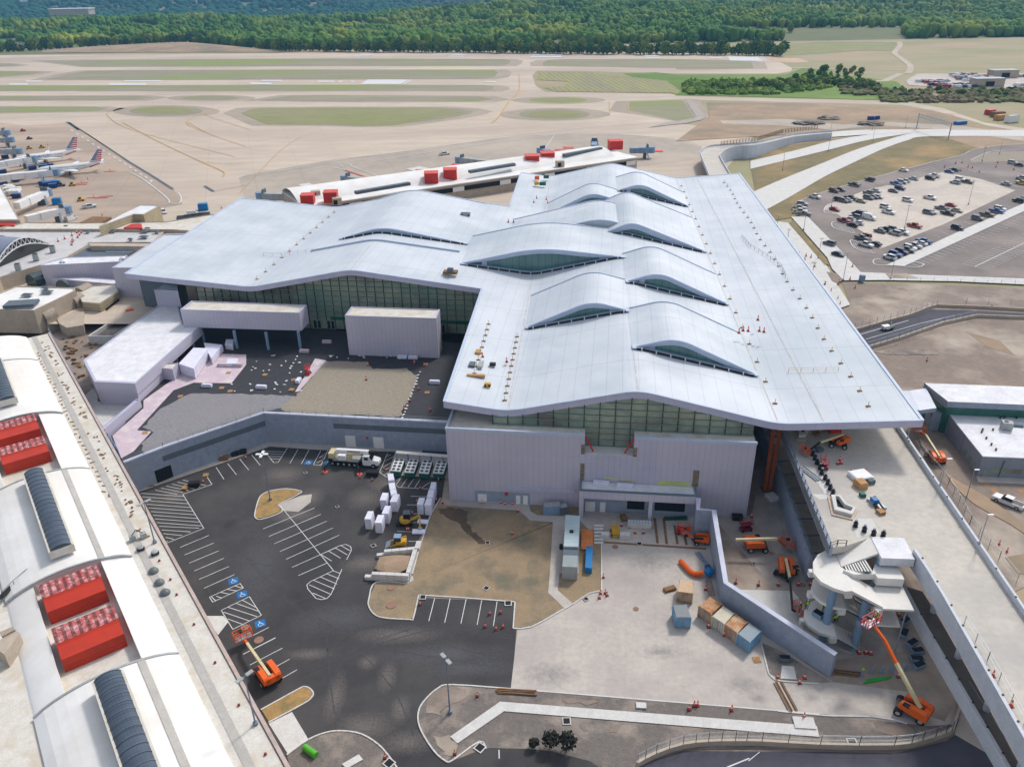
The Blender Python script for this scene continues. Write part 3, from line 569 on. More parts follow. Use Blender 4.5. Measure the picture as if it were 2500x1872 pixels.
def shell(u1, u2, ua, za, vf, vb, band=1.15, eye=True, vshift=0.0, vg=.6):
    z1, z2 = hb(u1), hb(u2)
    n = 30; us = [u1 + (u2 - u1) * i / n for i in range(n + 1)]
    def top(u):
        a = z1 + (za + .9 - z1) * (u - u1) / (ua - u1); b = z2 + (za + .9 - z2) * (u - u2) / (ua - u2); return max(smin(a, b, 2.6), hb(u) + .05)
    F = [P(u, vf, top(u)) for u in us]; Bk = [P(u, vb, top(u)) for u in us]
    b = MB(); b.grid([F, [P(u, (vf + vb) / 2, top(u)) for u in us], Bk]); b.strip(Bk, [P(u, vb, hb(u) - .1) for u in us])
    b.strip([P(u, vf, top(u)) for u in us], [P(u, vf + .02, max(hb(u) - .05, top(u) - .3)) for u in us])
    o = b.build('raised_roof_shell', M['roof'], term)
    for v_, s_, nm_ in ((vb, 1, 'back_kerb'), (vf, -1, 'front_kerb')):
        k = MB(); k.grid([[P(u, v_ + s_ * .12, top(u) - .25) for u in us], [P(u, v_ + s_ * .12, top(u) + .22) for u in us], [P(u, v_ - s_ * .4, top(u) + .22) for u in us], [P(u, v_ - s_ * .4, top(u)) for u in us]]); k.build(nm_, M['edge'], o)
    if not eye: MB().strip([P(u, vf - .05, top(u) + .2) for u in us], [P(u, vf - .05, hb(u) - .1) for u in us]).build('front_wall', M['roof'], o); return o
    lo = [max(hb(u) + .02, top(u) - band * min(1, 3.0 * (min(u - u1, u2 - u) / (u2 - u1)) + .25)) for u in us]
    f2 = MB(); f2.strip([P(u, vf - .15, top(u) + .2) for u in us], [P(u, vf + .25, z) for u, z in zip(us, lo)])
    f2.strip([P(u, vf + .25, z) for u, z in zip(us, lo)], [P(u, vf + vg, z - .05) for u, z in zip(us, lo)])
    f2.build('eye_fascia', M['edge'], o)
    gb = MB(); gb.strip([P(u, vf + vg, z) for u, z in zip(us, lo)], [P(u, vf + vg - .1, hb(u) - .05) for u in us]); gb.build('skylight_glass', M['glasse'], o)
    s_ = MB(); s_.strip([P(u, vf - .9, hb(u) + .4) for u in us], [P(u, vf + 1.2, hb(u) + .4) for u in us]); s_.strip([P(u, vf - .95, hb(u) + .45) for u in us], [P(u, vf - .9, hb(u) + .3) for u in us])
    s_.strip([P(u, vf + 1.2, hb(u) + .4) for u in us], [P(u, vf + 1.2, hb(u)) for u in us]); s_.build('sill', M['edge'], o)
    d = MB(); d.strip([P(u, vf - 1.0, hb(u) + .6) for u in us[1:-1]], [P(u, vf - 1.0, hb(u) + .04) for u in us[1:-1]]); d.build('vent_band', M['black'], o)
    tk = MB(); q = u1 + 2
    while q < u2 - 1: tk.box(P(q, vf - 1.05, hb(q) + .35), (.22, .14, .7)); q += 3.1
    tk.build('band_clips', M['white'], o)
    # end cheeks of the window recess
    ck = MB()
    for ue, sg in ((u1 + (u2 - u1) * .13, 1), (u2 - (u2 - u1) * .13, -1)):
        ck.add([P(ue, vf + .3, hb(ue) + .02), P(ue + sg * 1.4, vf + vg - .15, hb(ue + sg) + .02), P(ue + sg * 1.4, vf + vg - .15, top(ue) - .5), P(ue, vf + .3, top(ue) - .7)], [(0, 1, 2, 3)])
    ck.build('cheek', M['fascia'], o)
    return o
shell(38.3, 65.3, 47.5, 27.4, 20.3, 43.0)
shell(13.6, 38.6, 29.5, 27.0, 41.2, 63.5)
shell(38.6, 65.4, 47, 27.6, 61.3, 85.0)
shell(-8.2, 39.6, 14.5, 27.0, 81.4, 109.0, vg=.9)
shell(31, 65.4, 42, 28.4, 105.0, 144.0, band=1.7)
shell(3, 58, 33, 28.0, 110.0, 134.0, eye=False)
shell(14.2, 39.5, 30, 27.4, 144.5, 161.0)
shell(39.6, 65.8, 48, 27.4, 159.0, 181.0)
shell(-50, -8.5, -36, 26.7, 100.0, 149.4)
wc = MB()
us_ = [-57 + 47 * i / 24 for i in range(25)]
wc.grid([[P(u, 92, hb(u) - .1) for u in us_], [P(u, 92, hb(u) + .5) for u in us_], [P(u, 91.4, hb(u) + .5) for u in us_], [P(u, 91.4, hb(u) - .1) for u in us_]]); wc.build('roof_kerb', M['edge'], term)
vl = MB()                                                          # expansion joints and gutter stains along the valleys
for u, v0, v1 in [(13, .5, 204), (65.5, .5, 204), (74, .5, 204), (-66, 65, 149), (38.5, .5, 20), (-36.5, 65, 92)]:
    vl.add([P(u - .14, v0, hb(u) + .04), P(u + .14, v0, hb(u) + .04), P(u + .14, v1, hb(u) + .04), P(u - .14, v1, hb(u) + .04)], [(0, 1, 2, 3)])
vl.build('roof_joint', mat("joint", c_((176, 170, 160)), c_((210, 212, 216)), .8, .5, k=1), term)

# ---- front block (17 m) with the window recess ----
zt = 17.0
a0, a1 = pt('K1', 105, 552, zt), pt('K1', 2205, 652, zt); fd = (a1 - a0).normalized(); bk = Vector((-fd.y, fd.x, 0))
def Q(s, d, z): return Vector((a0.x + fd.x * s + bk.x * d, a0.y + fd.y * s + bk.y * d, z))
Lf = (a1 - a0).length
s1 = (onplane('K1', 1045, 600, a0, bk) - a0).dot(fd); s2 = (onplane('K1', 1380, 620, a0, bk) - a0).dot(fd); zr = onplane('K1', 1200, 722, a0, bk).z
fb = MB()
bx = lambda x0, x1, d0, d1, z0, z1, b: b.prism([Q(x0, d0, z1), Q(x1, d0, z1), Q(x1, d1, z1), Q(x0, d1, z1)], z0)
bx(0, s1, 0, 62, 0, zt, fb); bx(s2, Lf, 0, 62, 0, zt, fb); bx(s1, s2, 0, 62, 0, zr, fb); fb.build('front_wall', M['wall'], term)
pp = MB()                                                          # parapets
bx(-.1, s1, -.12, .35, zt, zt + .55, pp); bx(s2, Lf + .1, -.12, .35, zt, zt + .55, pp); bx(-.1, .35, .352, 14, zt, zt + .55, pp); pp.build('parapet', M['edge'], term)
tr_ = MB(); tr_.poly([Q(.35, .35, zt + .03), Q(s1, .35, zt + .03), Q(s1, 3.6, zt + .03), Q(.35, 14, zt + .03)]); tr_.poly([Q(s2, .35, zt + .03), Q(Lf, .35, zt + .03), Q(Lf, 3.6, zt + .03), Q(s2, 3.6, zt + .03)])
tr_.build('terrace_roof', M['oldgut'], term)
gd = 3.2
def qsv(p): return ((p - a0).dot(fd), (p - a0).dot(bk))
Ud = lambda s: (Q(s, gd, 0) - Vector((FL.x, FL.y, 0))).dot(UA) + .0
sa = (pt('K1', 425, 510, zt) - a0).dot(fd); sb = Lf - .3
ss = [sa + (sb - sa) * i / 48 for i in range(49)]
gt = lambda s: hb(Ud(s)) - TB + .1
gw = MB(); gw.strip([Q(s, gd, gt(s)) for s in ss], [Q(s, gd, zt) for s in ss]); gw.add([Q(s1, gd, zt), Q(s2, gd, zt), Q(s2, gd, zr), Q(s1, gd, zr)], [(0, 1, 2, 3)])
gw.add([Q(sa, gd, zt), Q(sa, gd, gt(sa)), Q(sa, 40, gt(sa)), Q(sa, 40, zt)], [(0, 1, 2, 3)])
gwo = gw.build('curtain_glass', M['glassw'], term)
ml = MB(); s = sa
def mull_v(s):
    z0 = zr if s1 < s < s2 else zt; ml.box(Q(s, gd - .1, (z0 + gt(s)) / 2), (.14, .22, gt(s) - z0 - .02), math.atan2(fd.y, fd.x))
while s <= sb: mull_v(s); s += 3.05
ml.build('glass_mullion', M['black'], gwo)
mh = MB()
for z in [zr + .2, zr + 1.6, zr + 3] : mh.beam(Q(s1, gd - .15, z), Q(s2, gd - .15, z), .2, .1)
z = zt + .25
while z < 25:
    inside = [s for s in ss if gt(s) > z + .1]
    if len(inside) > 2: mh.beam(Q(inside[0], gd - .15, z), Q(inside[-1], gd - .15, z), .24, .12)
    z += 1.45
mh.build('glass_transom', M['mull'], gwo)
led = MB(); bx(s1, s2, 0.1, gd, zr, zr + .12, led); led.build('recess_ledge', M['walk'], term)
br = MB(); br.tube(Q(s1 + .2, .2, zt - .2), Q(s1 + 1.7, .9, zr + .2), .16); br.tube(Q(s2 - .2, .2, zt - .2), Q(s2 - 1.7, .9, zr + .2), .16); br.build('steel_brace', M['red2'], term)
# unfinished panel strips, doors, service bits on the front wall
def on_wall(nm, fr, x0, y0, x1, y1, m, par=term, dep=.06):
    p = onplane(fr, x0, y0, a0, bk); q = onplane(fr, x1, y1, a0, bk); sA, sB = (p - a0).dot(fd), (q - a0).dot(fd); b = MB(); bx(sA, sB, -dep, 0.02, q.z, p.z, b); return b.build(nm, m, par)
fr_ = mat("bare_framing", c_((120, 100, 84)), c_((150, 138, 120)), .8, 1, seams=[(ZX, 1.0, .12, .5)])
for q in [(1020, 650, 1043, 715), (1373, 670, 1396, 733), (1015, 776, 1040, 890), (1778, 822, 1808, 935)]: on_wall('open_panel_strip', 'K1', *q, fr_, dep=.03)
on_wall('service_panel', 'K1', 300, 958, 676, 1048, M['block'], dep=.05)
on_wall('wall_sign_band', 'K1', 500, 925, 978, 975, M['fascia'], dep=.3)
for q in [(322, 980, 384, 1034), (580, 992, 610, 1052), (628, 992, 660, 1052)]: d_ = on_wall('service_door', 'K1', *q, M['white'], dep=.1)
on_wall('alarm_cabinet', 'K1', 505, 970, 525, 990, M['red2'], dep=.25)
# ---- loading dock canopy ----
dz = 6.6; cf0, cf1 = pt('K2', 900, 165, dz), pt('K2', 1880, 215, dz); cb0, cb1 = pt('K2', 925, 88, dz), pt('K2', 1850, 130, dz)
cfd = (cf1 - cf0).normalized(); cbk = Vector((-cfd.y, cfd.x, 0)); Lc = (cf1 - cf0).length; dC = (cb0 - cf0).dot(cbk) + .3
C_ = lambda s, d, z: Vector((cf0.x + cfd.x * s + cbk.x * d, cf0.y + cfd.y * s + cbk.y * d, z))
def cb(x0, x1, d0, d1, z0, z1, b): b.prism([C_(x0, d0, z1), C_(x1, d0, z1), C_(x1, d1, z1), C_(x0, d1, z1)], z0)
b = MB(); cb(0, Lc, 0, dC, 4.9, dz, b); b.build('dock_canopy', M['wall'], term)
b = MB(); cb(0, Lc, 0, .4, dz, dz + .3, b); cb(0, .4, .401, dC, dz, dz + .3, b); cb(Lc - .4, Lc, .401, dC, dz, dz + .3, b); b.build('canopy_parapet', mat("teal_grey_coping", c_((104, 128, 136)), None, .6), term)
b = MB(); b.poly([C_(.4, .4, dz + .03), C_(Lc - .4, .4, dz + .03), C_(Lc - .4, dC - .2, dz + .03), C_(.4, dC - .2, dz + .03)]); b.build('canopy_roof', M['slabw'], term)
b = MB(); cb(0, .9, 0.05, .95, 0, 4.9, b); cb(.05, .35, .95, dC, 0, 4.9, b); cb(Lc * .60, Lc * .60 + .7, .1, .8, 0, 4.9, b); b.build('canopy_pier', M['wall'], term)
b = MB(); cb(.4, Lc - .1, dC - 1.0, dC - .7, 0, 4.88, b); b.build('dock_back_wall', M['block'], term)
for x0, x1, nm, m in [(1.2, 3.2, 'dock_door', M['white']), (4.2, 5.3, 'dock_door', M['white'])]: b = MB(); cb(x0, x1, dC - 1.1, dC - 1.0, 0, 2.4, b); b.build(nm, m, term)
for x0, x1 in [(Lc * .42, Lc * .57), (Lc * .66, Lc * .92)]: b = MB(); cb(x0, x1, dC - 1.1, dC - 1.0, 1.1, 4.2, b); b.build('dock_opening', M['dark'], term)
for x, m in [(1115, M['foam']), (1275, M['foam'])]:
    p = pt('K1', x + 40, 915 if x < 1200 else 935, dz); single('insulation_bundle', MB().box(p + Vector((0, 0, .35)), (3.2, .9, .6), -.14), m, 'white foam bundle on the dock canopy roof, %s of the two' % ('upper left' if x < 1200 else 'lower right'), 'insulation', 'white bundles on the canopy roof', origin=p)
for x, y in [(1278, 905), (1645, 928)]:
    p = pt('K1', x, y, dz); b = MB()
    for k in range(8): b.box(p + fd * (k - 3.5) * .78 + Vector((0, 0, .55)), (.7, .25, 1.0), math.atan2(fd.y, fd.x), .3)
    single('board_stack', b, M['lime'], 'lime green boards leaning on the wall above the dock canopy, %s row' % ('left' if x < 1500 else 'right'), 'boards', 'lime green boards', origin=p)

# ---- courtyard terrace, retaining walls ----
zT = 6.6
tp = pts('G5', 7.7, -160, 1372, 0, 1308, 720, 1062, 2060, 1130)
kk = pts('K5', 7.7, 10, 244)[0]
terr = thing('retaining_wall', 'blue-grey block retaining wall holding up the courtyard, with a dark recessed band', 'retaining wall', (tp[2].x, tp[2].y, 0))
def offs(pl, d):
    out = []
    for i, p in enumerate(pl):
        a = pl[max(0, i - 1)]; c = pl[min(len(pl) - 1, i + 1)]; t = Vector((c.x - a.x, c.y - a.y, 0)).normalized(); out.append(p + Vector((-t.y, t.x, 0)) * d)
    return out
pl = [kk] + tp[1:]; bo = offs(pl, .6)
MB().prism(pl + bo[::-1], 0).build('wall', M['block'], terr)
co = offs(pl, -.08); ci = offs(pl, .7); MB().prism([p + Vector((0, 0, .3)) for p in co + ci[::-1]], 7.71).build('coping', M['cap'], terr)
f1 = offs(pl, -.05)
def wall_band(p, q, x0, x1, z0, z1, m, nm):
    d = (q - p); b = MB(); A_ = p + d * x0; B_ = p + d * x1; n_ = Vector((d.y, -d.x, 0)).normalized() * .07
    b.prism([Vector((A_.x, A_.y, z1)) + n_, Vector((B_.x, B_.y, z1)) + n_, Vector((B_.x, B_.y, z1)) - n_, Vector((A_.x, A_.y, z1)) - n_], z0); return b.build(nm, m, terr)
wall_band(pl[1], pl[2], -.45, .995, 4.6, 5.9, M['blockdark'], 'dark_band')
wall_band(pl[2], pl[3], .375, .995, 4.8, 6.1, M['blockdark'], 'dark_band')
wall_band(pl[2], pl[3], .43, .485, 0, 3.0, M['white'], 'service_door'); wall_band(pl[2], pl[3], .582, .638, 0, 3.0, M['white'], 'service_door')
wall_band(pl[2], pl[3], .543, .556, 2.4, 2.9, M['red2'], 'sign');
hg = pts('K5', 0, 215, 300, 345, 262); dd = (tp[1] - kk).normalized(); s0 = (pt('K5', 225, 362, 0) - kk).dot(dd) / (tp[1] - kk).length; s9 = (pt('K5', 350, 322, 0) - kk).dot(dd) / (tp[1] - kk).length
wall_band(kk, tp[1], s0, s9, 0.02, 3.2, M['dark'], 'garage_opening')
def fence_line(nm, pl, h, label, m, group=None, post=3.0, rails=3, cat='fence', wires=0, r=.04):
    t = thing(nm, label, cat, tuple(pl[0]), group); b = MB(); rb = MB()
    for a, c in zip(pl, pl[1:]):
        L_ = (c - a).length; n = max(1, int(L_ / post))
        for i in range(n + 1): p = a + (c - a) * i / n; b.box(p + Vector((0, 0, h / 2)), (r * 1.8, r * 1.8, h))
        for k in range(rails): z = h * (k + 1) / rails - .03; rb.beam(a + Vector((0, 0, z)), c + Vector((0, 0, z)), r, r)
        for k in range(wires): z = h * (k + .5) / wires; rb.beam(a + Vector((0, 0, z)), c + Vector((0, 0, z)), .012, .012)
    b.build('post', m, t); rb.build('rail', m, t); return t
fence_line('guard_rail', [p + Vector((0, 0, .3)) for p in offs(pl, .3)], 1.0, 'thin grey guard rail along the top of the courtyard retaining wall', M['steel'])
ins = offs(pl, .55)
tb = [Vector((p.x, p.y, zT)) for p in ins] + pts('G5', zT, 2200, 560, 1990, 540, 990, 430, 100, 380) + pts('G4', zT, 1500, 200, 1100, 1300, 1000, 1340)
sheet('courtyard', tb, M['memb'], z=zT)
MB().walls(tb, 0).build('courtyard_edge', M['block'], terr)
sheet('grey_gravel', rough(pts('G5', zT, 'G4', 1340, 1490, 1270, 1480, 1290, 1380, 1380, 1310, 1290, 1260, 1450, 1090, 1700, 960, 2100, 962, 'G5', 560, 918, 950, 935, 860, 1020, 740, 1040, 400, 1150), 1.2, .35), M['gravel'], .03, z=zT)
sheet('tan_gravel', rough(pts('G5', zT, 950, 935, 1160, 685, 1460, 690, 1500, 740, 1740, 735, 1820, 790, 1790, 920, 1700, 1085, 1400, 1072, 860, 1052, 845, 1010), 1.2, .35, 2), M['gravel2'], .05, z=zT)
sheet('pink_membrane', pts('G4', zT, 1600, 800, 1870, 600, 2212, 610, 2212, 700, 2080, 868, 1740, 862, 1560, 930, 1230, 1290, 1360, 1300, 1200, 1480, 1090, 1540, 1010, 1340, 1290, 1090, 1290, 1020), M['pink'], .04, z=zT)
sheet('pink_board_strip', pts('G5', zT, 1090, 665, 1170, 680, 970, 905, 945, 905), M['pink'], .09, z=zT)
r2 = random.Random(5); sc_ = MB()
for i in range(70):
    x, y = (r2.uniform(480, 1000), r2.uniform(640, 905)) if i < 38 else (r2.uniform(1180, 1800), r2.uniform(640, 665)) if i < 54 else (1720 + (i - 54) * 8 + r2.uniform(-8, 8), 1090 - (i - 54) * 22)
    if x < 620 and y < 800 and i < 38: continue
    p = pt('G5', x, y, zT + .1); sc_.box(p, (r2.uniform(.3, .9), r2.uniform(.25, .5), .08), r2.uniform(0, 3))
settag(sc_.build('paper_scraps', M['white']), 'white scraps of paper scattered over the black courtyard membrane', 'litter', kind='stuff')
# ---- wing: curtain wall, boxes, canopy ----
wg = MB(); wm = MB(); wt = MB()
w0 = pt('G5', 90, 120, 19.4); gv = 67.5
u0_ = (w0 - Vector((FL.x, FL.y, 0))).dot(UA); uu = [-84.5 + (84.5 - .3) * i / 60 for i in range(61)]
top_ = lambda u: hb(u) - TB + .1
wg.strip([P(u, gv, top_(u)) for u in uu], [P(u, gv, zT) for u in uu]); wg.add([P(-84.5, gv, zT), P(-84.5, gv, top_(-84.5)), P(-84.5, 95, top_(-84.5)), P(-84.5, 95, zT)], [(0, 1, 2, 3)])
wg.add([P(-.3, gv, zT), P(-.3, gv, top_(0)), P(.6, 4, top_(0)), P(.6, 4, zT)], [(0, 1, 2, 3)])
wgo = wg.build('wing_glass', M['glassw'], term)
u = -84.5
while u < 0: wm.box(P(u, gv - .12, (zT + top_(u)) / 2), (.13, .2, top_(u) - zT), -.13); u += 2.55
wm.build('glass_mullion', M['black'], wgo)
z = zT + 4
while z < 25:
    ins_ = [u for u in uu if top_(u) > z + .1]
    if not ins_: break
    run = [ins_[0]]
    for q in ins_[1:] + [999]:
        if q - run[-1] > 2 or q == 999:
            if len(run) > 1: wt.beam(P(run[0], gv - .18, z), P(run[-1], gv - .18, z), .26, .13)
            run = [q]
        else: run.append(q)
    z += 1.55
wt.build('glass_transom', M['mull'], wgo)
b = MB(); b.strip([P(u, gv - .12, zT + 4.1) for u in (-45, -.4)], [P(u, gv - .12, zT + 2.9) for u in (-45, -.4)]); b.build('green_glass_band', M['glassg'], wgo)
for x0 in (1090, 1193, 865, 2022):
    p = pt('G5', x0 + 25, 520 if x0 > 1000 else 545, zT); uq = (p - Vector((FL.x, FL.y, 0))).dot(UA); b = MB(); b.box(P(uq, gv - .2, zT + 1.4), (2.6, .2, 2.7), -.13); d_ = b.build('entrance_door', M['mull'], wgo)
    b = MB(); b.box(P(uq - .6, gv - .32, zT + 1.4), (.8, .08, 2.3), -.13); b.box(P(uq + .6, gv - .32, zT + 1.4), (.8, .08, 2.3), -.13); b.build('door_pane', M['dark'], d_)
def topbox(nm, px, zt_, z0, m, mr, par=term, lip=.35, pm=None):
    b = MB().prism([p for p in px], z0); o = b.build(nm, m, par); c_2 = sum(px, Vector()) / len(px)
    b = MB(); inn = [c_2 + (p - c_2) * .965 for p in px]
    b.add([p + Vector((0, 0, .3)) for p in px] + [p + Vector((0, 0, .3)) for p in inn], [(i, (i + 1) % len(px), (i + 1) % len(px) + len(px), i + len(px)) for i in range(len(px))])
    b.walls([p + Vector((0, 0, .3)) for p in px], zt_); b.walls([p + Vector((0, 0, .3)) for p in inn], zt_ + .02); b.build('parapet', pm or M['fascia'], o)
    MB().poly([p + Vector((0, 0, .04)) for p in inn]).build('flat_roof', mr, o); return o
topbox('stair_block', pts('G5', 17.8, 1303, 362, 1962, 382, 1988, 318, 1352, 296), 17.8, zT, M['wall'], M['oldgut'])
topbox('entrance_canopy', pts('G5', 16.6, 118, 318, 975, 342, 1030, 285, 200, 255), 16.6, 11.6, M['wall'], M['oldgut'])
topbox('wing_end_block', pts('G4', 16.5, 1385, 35, 1600, 45, 1585, -60, 1500, -62), 16.5, zT, M['wall'], M['edge'])
lw = pts('G4', 11.6, 750, 668, 850, 862, 1215, 878, 1810, 348, 1640, 340, 1600, 175, 1430, 168)
topbox('side_wing', lw, 11.6, 8.9, M['wall2'], M['slabw'])
lwi = pts('G4', 8.9, 810, 720, 880, 880, 1190, 905, 1230, 870, 1560, 640, 1560, 500, 1500, 230)
b = MB().prism([Vector((p.x, p.y, 8.9)) for p in pts('G4', 11.6, 760, 668, 855, 858, 1211, 873, 1450, 660, 1420, 400, 1440, 250, 1430, 180)], zT - 6); b.build('side_wing_wall', M['wall2'], term)
b = MB().add([pt('G4', 1262, 900, 9.0), pt('G4', 1430, 762, 9.0), pt('G4', 1440, 855, zT), pt('G4', 1285, 995, zT)], [(0, 1, 2, 3)]); b.build('side_wing_window', M['glassw'], term)
vest = topbox('entrance_vestibule', pts('G4', 9.6, 1430, 735, 1550, 748, 1600, 690, 1480, 700), 9.6, zT, M['wall2'], M['oldgut'])
for i, (fr, x, y) in enumerate([('G5', 528, 588), ('G5', 755, 600), ('G5', 985, 592), ('G5', 290, 540), ('G5', 215, 585), ('G5', 95, 695)]):
    p = pt(fr, x, y, zT); MB().tube(p, p + Vector((0, 0, 5.2 if i < 3 else 3.2)), .42, n=12).build('column', M['bluecol'], term)
# ---- left end pieces ----
topbox('end_wall_block', pts('F4', 17.4, 1005, 1308, 1330, 1312, 1800, 1005, 1485, 1003), 17.4, 4, M['wall'], M['roof'])
b = MB().prism(pts('F4', 17, 1245, 1400, 1600, 1450, 1640, 1330, 1350, 1300), zT); b.build('end_glass', M['blockdark'], term)
con = thing('connector_wing', 'lavender-panelled connector with a white roof joining the old and new terminals', 'building', tuple(pt('L4', 1000, 1000, 8)))
topbox('connector_wall', pts('L4', 14.5, 545, 828, 1620, 775, 1720, 690, 900, 715, 620, 790), 14.5, 8, M['wall'], M['slabw'], con)
topbox('low_roof', pts('L4', 10.5, 690, 1000, 1560, 1080, 1600, 1020, 1100, 985), 10.5, 7, M['fascia'], M['slabw'], con)
for x, y in [(850, 775), (1655, 735)]: p = pt('L4', x, y, 14.6); o = MB().lathe(p, [(.9, 0), (1, .5), (.5, .9)], 10).build('vent_cap', M['white'], con); MB().box(p + Vector((0, -.6, .1)), (1.6, .4, .3)).build('blue_wrap', M['cobalt'], o)
# ================= yard, z = 0 =================
asp = M['asphalt']
def dust(m, spots, colr, amt=.8, ns=.35):
    """pale dust lying on the paving around the given places (x, y, rx, ry)"""
    n = m.node_tree.nodes; L = m.node_tree.links; b = n["Principled BSDF"]; cur = b.inputs["Base Color"].links[0].from_socket
    g = n.new("ShaderNodeNewGeometry"); t = n.new("ShaderNodeTexNoise"); t.inputs["Scale"].default_value = ns; t.inputs["Detail"].default_value = 8; t.inputs["Roughness"].default_value = .7; L.new(g.outputs[0], t.inputs[0])
    tot = None
    for (x, y, rx, ry) in spots:
        a = n.new("ShaderNodeVectorMath"); a.operation = 'SUBTRACT'; L.new(g.outputs[0], a.inputs[0]); a.inputs[1].default_value = (x, y, 0)
        c = n.new("ShaderNodeVectorMath"); c.operation = 'DIVIDE'; L.new(a.outputs[0], c.inputs[0]); c.inputs[1].default_value = (rx, ry, 1000)
        l = n.new("ShaderNodeVectorMath"); l.operation = 'LENGTH'; L.new(c.outputs[0], l.inputs[0])
        r_ = n.new("ShaderNodeMapRange"); r_.inputs[1].default_value = 0; r_.inputs[2].default_value = 1; r_.inputs[3].default_value = 1; r_.inputs[4].default_value = 0; L.new(l.outputs["Value"], r_.inputs[0])
        if tot is None: tot = r_.outputs[0]
        else: q = n.new("ShaderNodeMath"); q.operation = 'MAXIMUM'; L.new(tot, q.inputs[0]); L.new(r_.outputs[0], q.inputs[1]); tot = q.outputs[0]
    s_ = n.new("ShaderNodeMath"); s_.operation = 'MULTIPLY'; L.new(tot, s_.inputs[0]); L.new(t.outputs[0], s_.inputs[1])
    r2_ = n.new("ShaderNodeMapRange"); r2_.inputs[1].default_value = .2; r2_.inputs[2].default_value = .52; r2_.inputs[4].default_value = amt; L.new(s_.outputs[0], r2_.inputs[0])
    mx = n.new("ShaderNodeMix"); mx.data_type = 'RGBA'; L.new(r2_.outputs[0], mx.inputs[0]); L.new(cur, mx.inputs[6]); mx.inputs[7].default_value = (*colr, 1); L.new(mx.outputs[2], b.inputs["Base Color"])
D_ = lambda fr, x, y, rx, ry: (*pt(fr, x, y)[:2], rx, ry)
dust(asp, [D_('K5', 1380, 500, 6, 7), D_('K5', 1270, 620, 9, 5), D_('K5', 1780, 500, 8, 8), D_('K5', 1180, 330, 9, 7), D_('K5', 1780, 980, 9, 5), D_('L2', 850, 950, 3, 9), D_('L2', 1080, 1180, 9, 5), D_('L2', 1350, 1050, 3, 5), D_('L2', 1100, 680, 3, 3), D_('L2', 650, 620, 7, 2.5), D_('L2', 1250, 800, 3, 6), D_('L2', 1400, 1300, 8, 4), D_('M1', 1150, 800, 8, 9), D_('K5', 380, 480, 5, 5), D_('L2', 1330, 470, 14, 4)], c_((150, 140, 132)), .36, 2.6)
dust(asp, [D_('L2', 1700, 620, 22, 5), D_('L2', 900, 350, 16, 7), D_('K5', 1000, 1000, 10, 22), D_('L2', 1900, 720, 16, 4)], c_((112, 112, 120)), .3, 2.2)
dust(M['conc'], [D_('L3', 1700, 470, 6, 3.5), D_('L3', 1800, 560, 3, 2), D_('K2', 1500, 760, 9, 6), D_('L3', 1150, 250, 8, 3), D_('K2', 1500, 480, 6, 4), D_('L3', 400, 400, 9, 5), D_('L3', 2160, 560, 2.5, 2)], c_((112, 110, 114)), .55, 1.0)
dust(M['deckc'], [D_('L5', 900, 500, 6, 12), D_('L5', 1250, 700, 5, 12), D_('L5', 1500, 1300, 5, 14)], c_((150, 147, 146)), .6, .8)
Yp = lambda *xy: pts('D', 0, *xy)
sheet('car_park', Yp(270, 1075, 380, 1015, 560, 962, 700, 966, 970, 975, 955, 1075, 905, 1165, 880, 1260, 905, 1290, 1120, 1300, 1106, 1486, 935, 1495, 905, 1530, 912, 1590, 960, 1640, 1020, 1660, 1100, 1760, 560, 1760, 560, 1560, 400, 1300), asp, z=.004)
